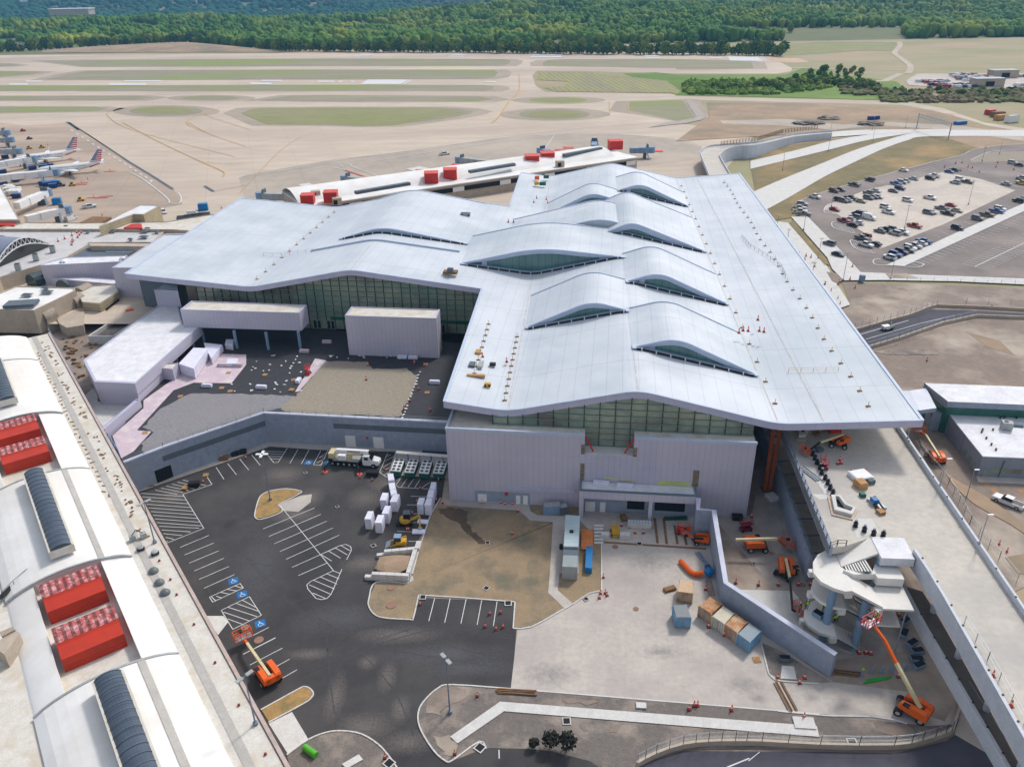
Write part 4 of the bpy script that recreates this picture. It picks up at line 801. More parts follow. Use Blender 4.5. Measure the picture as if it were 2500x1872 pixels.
for nm, q, m, dz_ in [
    ('lawn_soil', ('K1', 0, 1130, 20, 1050, 110, 1058, 560, 1092, 700, 1172, 830, 1178, 'K2', 680, 425, 655, 850, 640, 1010, 775, 1140, 560, 1262, 500, 1292, 350, 1302, 365, 1082, 0, 1056, 'L2', 1492, 160, 1450, 340, 1420, 350, 1230, 338, 1150, 310, 1108, 250, 1108, 190, 1165, 62, 1420, 68, 1440, 0), M['straw'], .06),
    ('side_soil', ('K2', 735, 850, 895, 850, 900, 470, 1085, 600, 1080, 990, 1000, 1005, 950, 1030, 845, 1100, 720, 990), M['straw'], .06),
    ('unit_bed', ('K2', 500, 282, 890, 292, 880, 372, 545, 362, 498, 338), M['straw'], .06),
    ('yard_concrete', ('L3', 130, 497, 175, 100, 'K2', 385, 1310, 500, 1292, 700, 1180, 845, 1100, 950, 1030, 1000, 1005, 1090, 985, 1090, 600, 905, 410, 900, 160, 1880, 160, 1990, 640, 2060, 1060, 'K3', 640, 1500, 'K4', 330, 1145, 1110, 1245, 1050, 1400, 900, 1410, 770, 1392, 'L3', 2212, 668), M['conc'], .008),
    ('right_pavement', ('K3', 240, 600, 560, 632, 600, 380, 700, 0, 900, 100, 1150, 800, 1300, 1300, 1500, 1400, 'K4', 800, 900, 1050, 1250, 330, 1000), mat("grey_pavement", c_((170, 162, 154)), c_((150, 144, 140)), .9, .2, c3=c_((184, 176, 168)), s3=.08, k=.9, seams=[((.97, -.2, 0), 6.5, .1, .12)]), .012),
    ('pale_slab', ('K3', 450, 1170, 860, 1180, 960, 1300, 930, 1460, 1300, 1640, 900, 1560), M['walk'], .02),
    ('soil_patch', ('K4', 350, 1010, 760, 960, 1000, 1000, 1080, 1250, 1000, 1380, 860, 1330, 760, 1150, 480, 1150, 330, 1130), M['dirt'], .025),
    ('planting_bed', ('L3', 1820, 190, 1870, 390, 1960, 440, 2212, 460, 'K4', 320, 1145, 0, 950), M['rubble'], .07),
    ('lower_gravel', ('L2', 2212, 885, 1750, 852, 1640, 880, 1540, 970, 1490, 1060, 1500, 1180, 1600, 1350, 1700, 1440, 1760, 1430, 1960, 1290, 2012, 1345, 'L3', 0, 900, 250, 905, 400, 920, 650, 985, 780, 1040, 960, 1040, 1110, 965, 1290, 908, 2212, 910, 'K4', 690, 1553, 1000, 1482, 1055, 1440, 1040, 1400, 900, 1410, 770, 1395, 'L3', 2212, 668), M['rubble'], .05),
    ('left_gravel', ('L2', 475, 1392, 640, 1275, 780, 1220, 900, 1208, 1050, 1232, 1180, 1312, 1260, 1400, 1330, 1500, 1400, 1620, 520, 1620), M['rubble'], .05),
    ('lower_road', ('L3', 0, 902, 250, 907, 400, 922, 650, 987, 900, 1120, 900, 1300, -600, 1300, -300, 1000, 'L2', 1990, 1350), M['asphalt'], .054),
    ('access_road', ('L3', 985, 1035, 1110, 975, 1290, 920, 2212, 925, 'K4', 700, 1575, 1010, 1500, 1060, 1465, 1120, 1250, 1500, 1900, 0, 2000, 'L3', 900, 1300), M['darkroad'], .056),
    ('tan_pavement', ('K4', 1060, 1460, 1115, 1250, 1200, 1250, 1500, 1900, 1300, 1600), M['conc'], .06),
    ('island_bed', ('L2', 275, 1045, 560, 888, 610, 868, 650, 880, 678, 915, 665, 950, 600, 1000, 335, 1142), M['mulch'], .12),
    ('round_island', ('K5', 1000, 500, 1040, 460, 1100, 440, 1200, 428, 1290, 440, 1305, 460, 1140, 545, 1170, 595, 1030, 650, 980, 645, 970, 610), M['mulch'], .12),
    ('island_pad', ('K5', 1140, 545, 1310, 480, 1390, 470, 1380, 530, 1290, 600, 1180, 592), M['conc'], .03),
    ('lower_walk', ('L2', 1735, 1260, 'L3', 58, 590, 2195, 755, 2212, 828, 85, 655, 'L2', 1792, 1312), M['walk'], .16),
    ('corner_pad', ('L2', 335, 1155, 515, 1066, 640, 1275, 480, 1385), M['walk'], .06),
    ('left_pad', ('K5', 605, 1365, 740, 1365, 775, 1410, 700, 1505), M['walk'], .06),
    ('wall_sidewalk', ('K5', 60, 420, 1080, 62, 1500, 90, 2200, 130, 2200, 165, 1450, 147, 1080, 122, 100, 462), M['conc'], .1),
    ('chiller_pad', ('M1', 1330, 215, 2300, 290, 2250, 700, 1190, 640), M['conc'], .11),
    ('front_walk', ('K2', -130, 245, 0, 250, 480, 275, 498, 338, 545, 365, 905, 378, 905, 470, 895, 850, 735, 850, 720, 990, 845, 1100, 775, 1140, 640, 1010, 655, 850, 680, 425, 490, 412, 400, 330, 0, 303, -140, 290), M['conc'], .09),
    ('bed_slab', ('L3', 1950, 432, 1960, 345, 2040, 350, 2060, 440), M['walk'], .1),
    ('fill_soil', ('M3', 290, 1420, 400, 1260, 600, 1240, 650, 1250, 580, 1430), M['soil2'], .5),
  ]: sheet(nm, pts('D', 0, *q), m, z=dz_)
# recess for soil piles etc: irregular pale spills
sheets('spill_patches', [rough(p, .6, .25, i) for i, p in enumerate([pts('L2', 0, 1540, 1000, 1600, 920, 1720, 870, 1850, 900, 1870, 950, 1800, 1000, 1700, 1020, 1650, 1090, 1560, 1080), pts('L2', 0, 1610, 1260, 1730, 1250, 1790, 1320, 1780, 1400, 1700, 1400),
    pts('L3', 0, 470, 560, 600, 570, 720, 590, 650, 605, 480, 590), pts('K4', 0, 580, 1390, 760, 1400, 830, 1450, 700, 1480, 600, 1450), pts('L3', 0, 600, 740, 640, 740, 650, 790, 615, 780), pts('L3', 0, 800, 750, 870, 760, 850, 800, 790, 790)])], M['dirt'], .1)
wet = rough(pts('K1', 0, 50, 1090, 130, 1070, 260, 1100, 250, 1170, 290, 1230, 380, 1310, 390, 1330, 330, 1320, 250, 1250, 190, 1180, 120, 1150), .5, .3, 9)
sheet('wet_stain', wet, mat("wet_soil", c_((84, 70, 56)), c_((98, 84, 66)), .6, .6), z=.07)
sheets('green_weeds', [rough(pts('K2', 0, 475, 490, 490, 480, 496, 505, 480, 515), .3, .1)], M['green'], .09)
# parking paint
pl_ = MB()
def L_(fr, *q, wd=.13, b=pl_, z=.03): ribbon(b, pts(fr, z, *q), wd, z)
for q in [(420, 860, 632, 772), (453, 915, 668, 828), (488, 975, 705, 885), (525, 1033, 742, 940), (560, 1095, 780, 1000), (597, 1160, 820, 1060), (885, 1645, 1122, 1525),
    (1150, 545, 1548, 1030), (1030, 725, 1410, 570), (1072, 780, 1455, 617), (1113, 833, 1500, 667), (1155, 890, 1545, 717), (1200, 947, 1590, 770), (1243, 1007, 1560, 865), (1290, 1067, 1500, 975),
    (637, 1225, 862, 1125, 885, 1158, 660, 1262, 637, 1225), (723, 1322, 930, 1222, 1018, 1358, 808, 1462, 723, 1322), (685, 1218, 730, 1232), (720, 1190, 790, 1205), (770, 1168, 840, 1180), (822, 1143, 880, 1158), (650, 1222, 680, 1250),
    (775, 1300, 985, 1368 + 0), (740, 1335, 930, 1400), (830, 1270, 1000, 1330), (880, 1248, 975, 1300), (770, 1385, 880, 1425),
    (1548, 1030, 1380, 1110, 1352, 1135, 1360, 1165, 1420, 1235, 1460, 1243, 1500, 1235, 1530, 1205, 1610, 1020), (1495, 1052, 1590, 1090), (1448, 1075, 1575, 1130), (1400, 1100, 1555, 1165), (1370, 1135, 1530, 1205), (1395, 1195, 1490, 1235), (1540, 1030, 1600, 1052),
    (1455, 912, 1600, 845, 1640, 838, 1675, 855, 1680, 880, 1645, 950), (1510, 885, 1600, 940), (1560, 862, 1650, 915), (1455, 912, 1535, 960), (1600, 845, 1670, 885),
    (440, 470, 595, 720, 315, 832), (440, 470, 655, 398, 620, 345), (685, 272, 743, 360), (770, 245, 835, 327), (858, 210, 925, 292), (945, 178, 1010, 258), (1030, 140, 1108, 237, 1140, 237, 1210, 130),
    (1045, 155, 1195, 160), (1058, 172, 1185, 177), (1072, 190, 1172, 195), (1088, 208, 1160, 212), (1288, 140, 1228, 243), (1370, 140, 1313, 247), (1455, 150, 1400, 253, 1455, 257, 1490, 190), (1440, 205, 1475, 190), (1425, 240, 1470, 215)]: L_('K5', *q)
for i in range(14):
    yl_ = 462 + i * 27; L_('K5', 128 + i * 15.5, yl_, 440 + max(0, yl_ - 450) * .6 if yl_ < 690 else 595 - (yl_ - 690) * 2.3, yl_ + 24 if yl_ < 690 else yl_ + 14)
for i in range(6): L_('K5', 240 + i * 40, 440 - i * 15, 400 + i * 42, 470 - i * 13)
for q in [(137, 620, 387, 492), (190, 703, 440, 573), (370, 727, 497, 657), (425, 813, 553, 740), (215, 475, 335, 413), (1615, 190, 1570, 365), (1735, 190, 1693, 375), (1858, 195, 1818, 383), (1978, 205, 1943, 393), (2097, 212, 2068, 403), (2118, 1355, 2110, 1420)]: L_('L2', *q)
for q in [(1185, 260, 1045, 590, 1180, 680), (1340, 820, 1385, 850, 1900, 880), (1165, 310, 1240, 285), (1130, 400, 1300, 310), (1100, 500, 1270, 410), (1060, 590, 1230, 500), (1120, 640, 1190, 600), (1330, 740, 1410, 690), (1420, 850, 1525, 700), (1330, 810, 1410, 700), (1540, 850, 1640, 705), (1660, 855, 1755, 710), (1780, 860, 1920, 765), (1590, 1005, 1870, 1015), (1520, 1155, 1690, 1155), (1580, 1310, 1720, 1310), (1580, 1460, 1880, 1470), (1350, 1615, 1620, 1625), (0, 330, 130, 250), (0, 460, 30, 460, 150, 200)]: L_('M1', *q)
for q in [(620, 1075, 780, 1080)]: L_('M3', *q)
L_('L3', 1590, 1029, 1740, 968, wd=.2, z=.08); L_('L3', 1735, 985, 1810, 925, wd=.12, z=.08); L_('L3', 50, 910, 52, 970, wd=.15, z=.08)
struct('car_park_markings', pl_, M['line'])
tm = MB()
for q in [(630, 745, 800, 780, 900, 900, 1100, 1130, 1400, 1380, 1700, 1500), (640, 760, 790, 795, 890, 915, 1090, 1145, 1390, 1395, 1690, 1515), (700, 350, 900, 420, 1000, 380, 1250, 350), (850, 900, 1100, 1000, 1400, 900, 1700, 950), (600, 1400, 900, 1300, 1300, 1250, 1600, 1100), (1500, 1650, 1650, 1500, 1900, 1450, 2100, 1480), (1480, 1640, 1630, 1490, 1880, 1435, 2100, 1460), (400, 700, 500, 900, 700, 1300, 900, 1600), (1350, 300, 1500, 400, 1650, 700, 1600, 950)]: ribbon(tm, curve(pts('K5', 0, *q)), .16, .012)
for q in [(2212, 480, 1700, 380, 1200, 500, 900, 620, 500, 700), (2212, 500, 1700, 420, 1200, 540, 900, 680, 600, 800), (2212, 740, 1600, 640, 1100, 540, 700, 330), (1600, 240, 1620, 420, 1750, 560, 2212, 650), (1680, 240, 1700, 400, 1800, 520, 2212, 600), (800, 850, 1000, 600, 1300, 900, 1450, 1250), (780, 500, 820, 900, 860, 1180)]: ribbon(tm, curve(pts('L2', 0, *q)), .18, .012)
struct('tyre_tracks', tm, mat('dusty_track', (.085, .084, .088), (.05, .05, .055), .95, .8, k=1))
hs_ = MB(); hw = MB()
for x, y in [(812, 1106), (877, 1205), (1010, 1420), (1365, 236), (1505, 240)]:
    c = pt('K5', x, y, .034); a = math.radians(24) if y > 300 else -.1; ax = Vector((math.cos(a), math.sin(a), 0)); ay = Vector((-ax.y, ax.x, 0))
    hs_.poly([c - ax * .85 - ay * .85, c + ax * .85 - ay * .85, c + ax * .85 + ay * .85, c - ax * .85 + ay * .85])
    c2 = c + Vector((0, 0, .006)); W2 = lambda p, q_: c2 + ax * p + ay * q_
    for (p0, q0, p1, q1) in [(-.1, .42, -.1, .0), (-.1, 0, .3, 0), (.3, 0, .42, -.4), (.42, -.4, .6, -.35), (-.1, .22, .22, .22)]: ribbon(hw, [W2(p0, q0), W2(p1, q1)], .11, c2.z)
    hw.poly([W2(-.1 + .11 * math.cos(t * 1.05), .56 + .11 * math.sin(t * 1.05)) for t in range(6)])
    ribbon(hw, [W2(-.02 + .36 * math.cos(t), -.24 + .36 * math.sin(t)) for t in [2.2 + k * .45 for k in range(9)]], .09, c2.z)
struct('accessible_bay_panels', hs_, mat("bay_blue", (.01, .17, .46), None, .8)); struct('wheelchair_symbols', hw, M['line'])
def kerb(nm, fr, q, h=.17, wd=.22, n=3, m=None, closed=False):
    b = MB(); p = curve(pts(fr, h, *q), n)
    for a, c in zip(p, p[1:]):
        d = (c - a)
        if d.length < .02: continue
        d.normalize(); s_ = Vector((-d.y, d.x, 0)) * wd / 2; a2 = a - d * .02; c2 = c + d * .02; b.prism([a2 - s_, c2 - s_, c2 + s_, a2 + s_], 0, False)
    return struct(nm, b, m or M['walk'])
kerb('kerb', 'L2', (275, 1045, 560, 888, 610, 868, 650, 880, 678, 915, 665, 950, 600, 1000, 335, 1142))
kerb('kerb', 'K5', (1140, 545, 1170, 595, 1030, 650, 980, 645, 970, 610, 1000, 500, 1040, 460, 1100, 440, 1200, 428, 1290, 440, 1305, 460, 1140, 545))
kerb('kerb', 'L2', (475, 1392, 640, 1275, 780, 1220, 900, 1208, 1050, 1232, 1180, 1312, 1260, 1400, 1330, 1500, 1400, 1620))
kerb('kerb', 'L2', (2212, 885, 1750, 852, 1640, 880, 1540, 970, 1490, 1060, 1500, 1180, 1600, 1350, 1700, 1440, 1760, 1430, 1960, 1290, 2012, 1345))
kerb('kerb', 'L2', (1440, 0, 1420, 68, 1165, 62, 1108, 190, 1108, 250, 1150, 310, 1230, 338, 1420, 350, 1450, 340, 1492, 162), n=4); kerb('kerb', 'L2', (1492, 162, 1800, 180, 2230, 214), n=1)
kerb('kerb', 'K2', (365, 1082, 350, 1300)); kerb('kerb', 'K2', (350, 1302, 500, 1290, 700, 1180, 845, 1100, 950, 1030, 1000, 1005, 1080, 990), n=2); kerb('kerb', 'K2', (1085, 985, 1085, 600))
kerb('kerb', 'M3', (640, 1560, 735, 1200, 880, 760, 1000, 560), n=1); kerb('kerb', 'L3', (1820, 190, 1870, 390)); kerb('kerb', 'L3', (1870, 390, 1900, 425, 1960, 445, 2212, 462), n=2); kerb('kerb', 'K4', (0, 1318, 300, 1345, 560, 1350, 700, 1370, 775, 1392), n=1)
kerb('kerb', 'L3', (128, 497, 900, 560, 2212, 668), n=1, h=.1)
b = MB()
for fr, x, y, s_, a in [('K5', 1343, 316, .6, .6), ('K5', 1577, 565, .6, .6), ('K5', 1842, 852, .75, .6), ('K2', 138, 598, .7, 0), ('K2', 128, 975, .8, -.6), ('K2', 1398, 607, .8, 0), ('K2', 955, 1065, .7, .5), ('K2', 308, 1100, 1.0, 0), ('L2', 1525, 185, .9, 0), ('L2', 1965, 1345, 1.1, .9), ('L2', 1265, 1465, 1.1, .9), ('L3', 507, 722, 1.0, 0), ('K4', 445, 1512, 1.1, 0), ('K3', 572, 985, .5, 0), ('G3', 1735, 248, .9, 0)]:
    p = pt(fr, x, y, 0 if fr != 'G3' else ZB + .3); g_ = MB().box(p + Vector((0, 0, .14)), (s_ * 1.25, s_ * 1.25, .1), a); o = g_.build('drain_grate', M['walk'], origin=tuple(p)); settag(o, kind='structure')
    q = MB().box(p + Vector((0, 0, .21)), (s_ * .95, s_ * .95, .03), a).build('grate', M['dark'], o)
b = MB()
for fr, x, y, r_ in [('K2', 1197, 627, .6), ('K2', 1370, 1142, .5), ('K3', 702, 903, .5), ('K3', 930, 1135, .6), ('K5', 1000, 1540, .8), ('K5', 897, 1447, .7), ('L2', 1280, 240, .9), ('L2', 1275, 110, .6)]:
    b.lathe(pt(fr, x, y, .065 if fr != 'L2' else .13), [(r_, 0), (r_, .02)], 16)
struct('manhole_covers', b, mat("brown_cover", c_((160, 124, 108)), None, .9))
# grated trench and steel strips in the dock
b = MB(); ribbon(b, pts('K2', 0, 1095, 590, 1955, 645), .55, .05);
for q in [(1525, 390, 1550, 600), (1600, 390, 1625, 605), (1690, 450, 1715, 605), (1770, 520, 1790, 615)]: ribbon(b, pts('K2', 0, *q), .5, .055)
struct('steel_trench_covers', b, M['lumber'])
wallm = M['block']
def wall_run(nm, fr, q, z0, zs, label, m=wallm, mc=M['cap'], th=.9):
    n = len(q) // 2; p = [pt(fr, q[2 * i], q[2 * i + 1], zs[i]) for i in range(n)]
    t = thing(nm, label, 'wall', (p[0].x, p[0].y, z0)); o = offs(p, -th); b = MB(); c = MB()
    for i in range(n - 1):
        b.prism([p[i], p[i + 1], o[i + 1], o[i]], z0); up = Vector((0, 0, .14)); c.prism([p[i] + up, p[i + 1] + up, o[i + 1] + up, o[i] + up], lambda v: 0)
    c = MB()
    for i in range(n - 1):
        a = [p[i], p[i + 1], o[i + 1], o[i]]; up = Vector((0, 0, .15)); c.add([v + up for v in a] + [v + Vector((0, 0, .005)) for v in a], [(0, 1, 2, 3), (0, 4, 5, 1), (1, 5, 6, 2), (2, 6, 7, 3), (3, 7, 4, 0)])
    b.build('wall_body', m, t); c.build('coping', mc, t); return t
wall_run('screen_wall', 'K3', (150, 500, 150, 588, 262, 592, 350, 1125, 1165, 1660), 0, (6.4, 6.2, 6.2, 5.2, 4.4), 'blue-grey block screen wall with pale coping bending between the dock yard and the stair', th=-.9)

# ================= old terminal hall (left) =================
E0 = Vector((-45.7, 90.2, 0)); ZH = 10.0
HP = lambda s, t, z=ZH: E0 + HD * s + HN * t + Vector((0, 0, z))
hall = thing('old_terminal_hall', 'long old terminal hall with a stained white vaulted roof beside the car park', 'terminal', tuple(HP(20, 0, 0)))
MB().prism([HP(-143, 0), HP(75, 0), HP(75, 70), HP(-143, 70)], 0).build('wall', M['tan'], hall)
MB().poly([HP(-143, .5, ZH + .05), HP(75, .5, ZH + .05), HP(75, 70, ZH + .05), HP(-143, 70, ZH + .05)]).build('flat_roof', M['oldgut'], hall)
MB().prism([HP(-143, -.15, ZH + .3), HP(75, -.15, ZH + .3), HP(75, .35, ZH + .3), HP(-143, .35, ZH + .3)], ZH - .4).build('roof_edge', mat("pinkish_coping", c_((196, 176, 168)), None, .8), hall)
TV = (5.6, 24.6)
def vz(t, rise=2.2): q = (t - TV[0]) / (TV[1] - TV[0]); return ZH + rise * (1 - (2 * q - 1) ** 2) ** .8 if 0 < q < 1 else ZH
def vault(s0, s1, t0, t1, nm='vault_roof', off=0):
    ts = [t0 + (t1 - t0) * i / 14 for i in range(15)]; b = MB(); b.grid([[HP(s0, t, vz(t) + off + .05) for t in ts], [HP(s1, t, vz(t) + off + .05) for t in ts]])
    for s_ in (s0, s1): b.strip([HP(s_, t, vz(t) + off + .05) for t in ts], [HP(s_, t, ZH) for t in ts])
    for t_ in (t0, t1): b.add([HP(s0, t_, vz(t_) + off + .05), HP(s1, t_, vz(t_) + off + .05), HP(s1, t_, ZH), HP(s0, t_, ZH)], [(0, 1, 2, 3)])
    return b.build(nm, M['oldroof'], hall)
WT = (10.3, 20.4)
for s0, s1, kind in [(1.5, 75, 'v'), (-26, 1.5, 'w'), (-60, -26, 'v'), (-89, -60, 'w'), (-124, -89, 'v'), (-143, -124, 'v')]:
    if kind == 'v': vault(s0 + .02, s1 - .02, TV[0], TV[1], off=.35)
    else: vault(s0, s1, TV[0], WT[0]); vault(s0, s1, WT[1], TV[1])
rb_ = MB()
for s_ in (1.5, -26, -60, -89, -124):
    for k in range(14):
        t0 = TV[0] + (TV[1] - TV[0]) * k / 14; t1 = TV[0] + (TV[1] - TV[0]) * (k + 1) / 14; rb_.beam(HP(s_, t0, vz(t0) + .45), HP(s_, t1, vz(t1) + .45), .35, .2)
rb_.build('arch_coping', M['hvac'], hall)
gs = MB(); gs.add([HP(-143, 3.3, ZH + .1), HP(75, 3.3, ZH + .1), HP(75, 4.5, ZH + .1), HP(-143, 4.5, ZH + .1)], [(0, 1, 2, 3)])
gs.add([HP(-60, 9.5, vz(9.5) + .5), HP(-26, 9.5, vz(9.5) + .5), HP(-26, 10.4, vz(10.4) + .5), HP(-60, 10.4, vz(10.4) + .5)], [(0, 1, 2, 3)]); gs.add([HP(1.6, 10, vz(10) + .5), HP(75, 10, vz(10) + .5), HP(75, 11, vz(11) + .5), HP(1.6, 11, vz(11) + .5)], [(0, 1, 2, 3)])
gs.add([HP(-60, 30, ZH + .1), HP(75, 30, ZH + .1), HP(75, 31.5, ZH + .1), HP(-60, 31.5, ZH + .1)], [(0, 1, 2, 3)]); gs.build('walkway_strip', M['ribbon'], hall)
def barrel(s0, s1, tc, wd, zb, nm='barrel_skylight'):
    b = MB(); n = 12; R_ = wd / 2; an = [math.pi * i / n for i in range(n + 1)]
    prf = [(tc - R_ * math.cos(a), zb + R_ * .55 * math.sin(a)) for a in an]; b.grid([[HP(s0, t, z) for t, z in prf], [HP(s1, t, z) for t, z in prf]])
    b.poly([HP(s1, t, z) for t, z in prf]); b.poly([HP(s0, t, z) for t, z in prf]); o = b.build(nm, M['barrel'], hall); r3 = MB(); s_ = s0
    while s_ <= s1 + .01:
        for i in range(n): r3.beam(HP(s_, prf[i][0], prf[i][1] + .03), HP(s_, prf[i + 1][0], prf[i + 1][1] + .03), .12, .08)
        s_ += (s1 - s0) / round((s1 - s0) / 1.6)
    r3.build('glazing_rib', M['blockdark'], o)
    c = MB().prism([HP(s0 - .2, tc - R_ - .25, zb + .25), HP(s1 + .2, tc - R_ - .25, zb + .25), HP(s1 + .2, tc + R_ + .25, zb + .25), HP(s0 - .2, tc + R_ + .25, zb + .25)], zb - 1.2).build('upstand', M['oldgut'], o)
barrel(4.5, 60, 15.0, 3.5, 14.3); barrel(-58, -29.5, 15.0, 3.3, 14.3); barrel(-121, -95, 15.0, 3.3, 14.3)
for i, (s0, s1) in enumerate([(-24.3, -16.8), (-12.5, -5.0), (-88, -80), (-76, -68.5)]):
    b = MB(); t0, t1 = 11.2, 19.6; s1b = s1
    b.prism([HP(s0, t0, 12.5), HP(s1b, t0, 12.5), HP(s1b, t1, 12.5), HP(s0, t1, 12.5)], ZH); o = b.build('red_plant_house', M['red'], hall)
    b = MB(); b.add([HP(s0 - .1, t0 - .1, 12.55), HP(s0 + 4.0, t0 - .1, 12.75), HP(s0 + 4.0, t1 + .1, 12.75), HP(s0 - .1, t1 + .1, 12.55)], [(0, 1, 2, 3)]); b.build('peeling_roof', M['redroof'], o)
    b = MB(); b.add([HP(s0 + 4.02, t0 - .02, 12.72), HP(s1 + .05, t0 - .02, 11.0), HP(s1 + .05, t1 + .02, 11.0), HP(s0 + 4.02, t1 + .02, 12.72)], [(0, 1, 2, 3)]); b.build('sloped_side', M['red'], o)
def roof_lamp(nm, fr, xb, yb, zb, xt, yt, label, h, heads=2, m=M['pole'], grp=None, hr=0.0, loc=None):
    p = loc if loc is not None else pt(fr, xb, yb, zb); t = thing(nm, label, 'lamp post', tuple(p), grp); MB().lathe(p, [(.35, 0), (.35, .5), (.12, .55), (.07, h)], 10).build('pole', m, t)
    hd = MB()
    for k in range(heads):
        a = hr + k * math.pi * 2 / heads; c = p + Vector((math.cos(a) * .75, math.sin(a) * .75, h + .05)); MB().box(c, (1.0, .55, .16), a).build('lamp_head', M['hvac'] if heads < 3 else M['white'], t)
    MB().box(p + Vector((0, 0, h)), (1.0, .12, .1), hr).build('arm', m, t); return t
roof_lamp('lamp_post', 'L1', 868, 402, ZH, 800, 180, 'twin-headed lamp post on the hall roof above the hatched bays', 8.6, hr=.9)
roof_lamp('lamp_post', 'L1', 1432, 1418, ZH, 1360, 1170, 'twin-headed lamp post on the hall roof beside the orange lift', 8.8, hr=.9)
tr2 = roof_lamp('lamp_post', 'K5', 1085, 512, 0.1, 0, 0, 'tall lamp post with four white heads on the planted island', 11.3, heads=4)
roof_lamp('lamp_post', 'L2', 1733, 1072, 0.1, 0, 0, 'tall lamp post with twin white heads on the gravel corner', 11.0, hr=2.2, m=M['pole'])
for i, (x, y) in enumerate([(860, 562), (893, 627), (925, 683)]):
    p = pt('L1', x, y, ZH + .1); single('roof_dome', MB().lathe(p, [(.85, 0), (.8, .3), (.6, .55), (.3, .7), (0.05, .75)], 14), mat("grey_dome%d" % i, c_((104, 112, 112)), None, .4), 'dark grey round dome on the hall roof, %s of a row of three' % ['farthest', 'middle', 'nearest'][i], 'roof vent', 'domes on the hall roof', origin=p)
for i, (x, y) in enumerate([(740, 205), (808, 345), (893, 502), (955, 607), (990, 692), (1087, 858), (1205, 1072), (1338, 1310), (1487, 1585)]):
    p = pt('L1', x, y, ZH + .1); single('roof_drain', MB().lathe(p, [(.2, 0), (.2, .2), (.1, .3)], 8), mat("drain_red%d" % i, c_((150, 60, 56)), None, .8), 'small red roof drain cap on the stained strip of the hall roof', 'roof drain', 'red drain caps on the hall roof', origin=p)
b = MB(); r3 = random.Random(4)
for i in range(70):
    s_ = r3.uniform(-138, -30); p = HP(s_, r3.uniform(1.6, 3.0), ZH + .1); b.box(p, (r3.uniform(.3, .7), r3.uniform(.2, .4), r3.uniform(.1, .35)), r3.uniform(0, 3))
for i in range(40): p = HP(-130 + i * 2.1, 4.9 + r3.uniform(-.3, .3), ZH + .1); b.box(p, (r3.uniform(.5, 1.1), .25, .12), r3.uniform(0, 3))
settag(b.build('roof_debris', M['lumber']), 'line of small brown and black debris strewn along the hall roof', 'debris', kind='stuff')
u1_ = thing('roof_unit', 'pair of small grey roof fans with a bent pipe on the hall roof', 'air handler', tuple(pt('L1', 760, 370, ZH + .1)))
p = pt('L1', 745, 385, ZH + .1); MB().box(p + Vector((0, 0, .5)), (1.0, .9, 1.0), .6).build('fan_case', M['hvac'], u1_); MB().box(p + Vector((1.6, .7, .5)), (1.0, .9, 1.0), .6).build('fan_case', M['hvac'], u1_); MB().tube(p + Vector((0, 0, 1)), p + Vector((.8, .3, 2)), .07).tube(p + Vector((.8, .3, 2)), p + Vector((1.6, .7, 1)), .07).build('pipe', M['black'], u1_)
for x, y, lb in [(790, 440, 'small black fan on legs on the hall roof behind the grey dome row'), (870, 465, 'square frame with a fan lying on the hall roof near the lamp post')]:
    p = pt('L1', x, y, ZH + .1); t = thing('roof_fan', lb, 'fan', tuple(p)); MB().lathe(p + Vector((0, 0, .5)), [(.55, 0), (.6, .15), (.4, .3)], 12).build('fan', M['hvac'], t); MB().box(p + Vector((0, 0, .25)), (1.3, 1.0, .12), .5).build('stand', M['black'], t)
ct = thing('stair_tower', 'beige roof stair hut with a dark door on the old terminal roof', 'hut', tuple(pt('L1', 60, 1000, ZH)))
MB().prism(pts('L1', 12.6, 0, 945, 75, 885, 110, 905, 25, 1025, -40, 980), ZH).build('hut_body', M['tan'], ct); MB().prism(pts('L1', 12.9, -5, 900, 70, 870, 85, 885, 10, 925), 12.61).build('hut_roof', M['beige'], ct)
sk = MB(); pth = pts('L1', ZH + 1.0, -5, 715, 60, 650, 130, 590, 210, 545, 310, 520)
for a, c in zip(pth, pth[1:]): sk.beam(a, c, 1.0, .12)
st_ = single('roof_catwalk', sk, M['black'], 'black curved maintenance catwalk climbing the vaulted hall roof', 'catwalk');
b = MB()
for a, c in zip(pth, pth[1:]): b.beam(a + Vector((.4, .4, 1)), c + Vector((.4, .4, 1)), .06, .06); b.beam(a + Vector((.4, .4, 0)), a + Vector((.4, .4, 1)), .06, .06)
b.build('handrail', M['black'], st_)
# ================= elevated departures road =================
ZD = 14.0
Dk = lambda fr, *q: pts(fr, ZD, *q)
lf = Dk('K3', 780, 0, 1130, 868); rt = Dk('K4', 965, 0, 1479, 760); lowL = Dk('K4', 822, 372, 900, 490, 1000, 655, 1479, 1500)
back_l = lf[0] + VA * 75; back_r = rt[0] + VA * 75; ext_l = lowL[-1] + (lowL[-1] - lowL[-2]).normalized() * 30; ext_r = rt[-1] + (rt[-1] - rt[-2]).normalized() * 60
outl = [back_l, lf[0], lf[1]] + Dk('K3', 1250, 850, 1440, 785) + Dk('K4', 700, 330, 760, 360) + lowL + [ext_l, ext_r, rt[1], rt[0], back_r]
struct('elevated_road', MB().prism(outl, ZD - 1.3), M['deckc'])
dm = MB(); ribbon(dm, Dk('K3', 1100, 30, 1330, 430, 1440, 620), .12, ZD + .02); ribbon(dm, Dk('K3', 955, 250, 1010, 385), .5, ZD + .03)
sheets('deck_patches', [rough(Dk('K3', 1010, 340, 1090, 330, 1180, 480, 1100, 475), .5, .1), Dk('K3', 1000, 470, 1120, 470, 1150, 500, 1060, 510), Dk('K3', 1290, 650, 1440, 650, 1500, 760, 1330, 790)], M['walk'], ZD + .02)
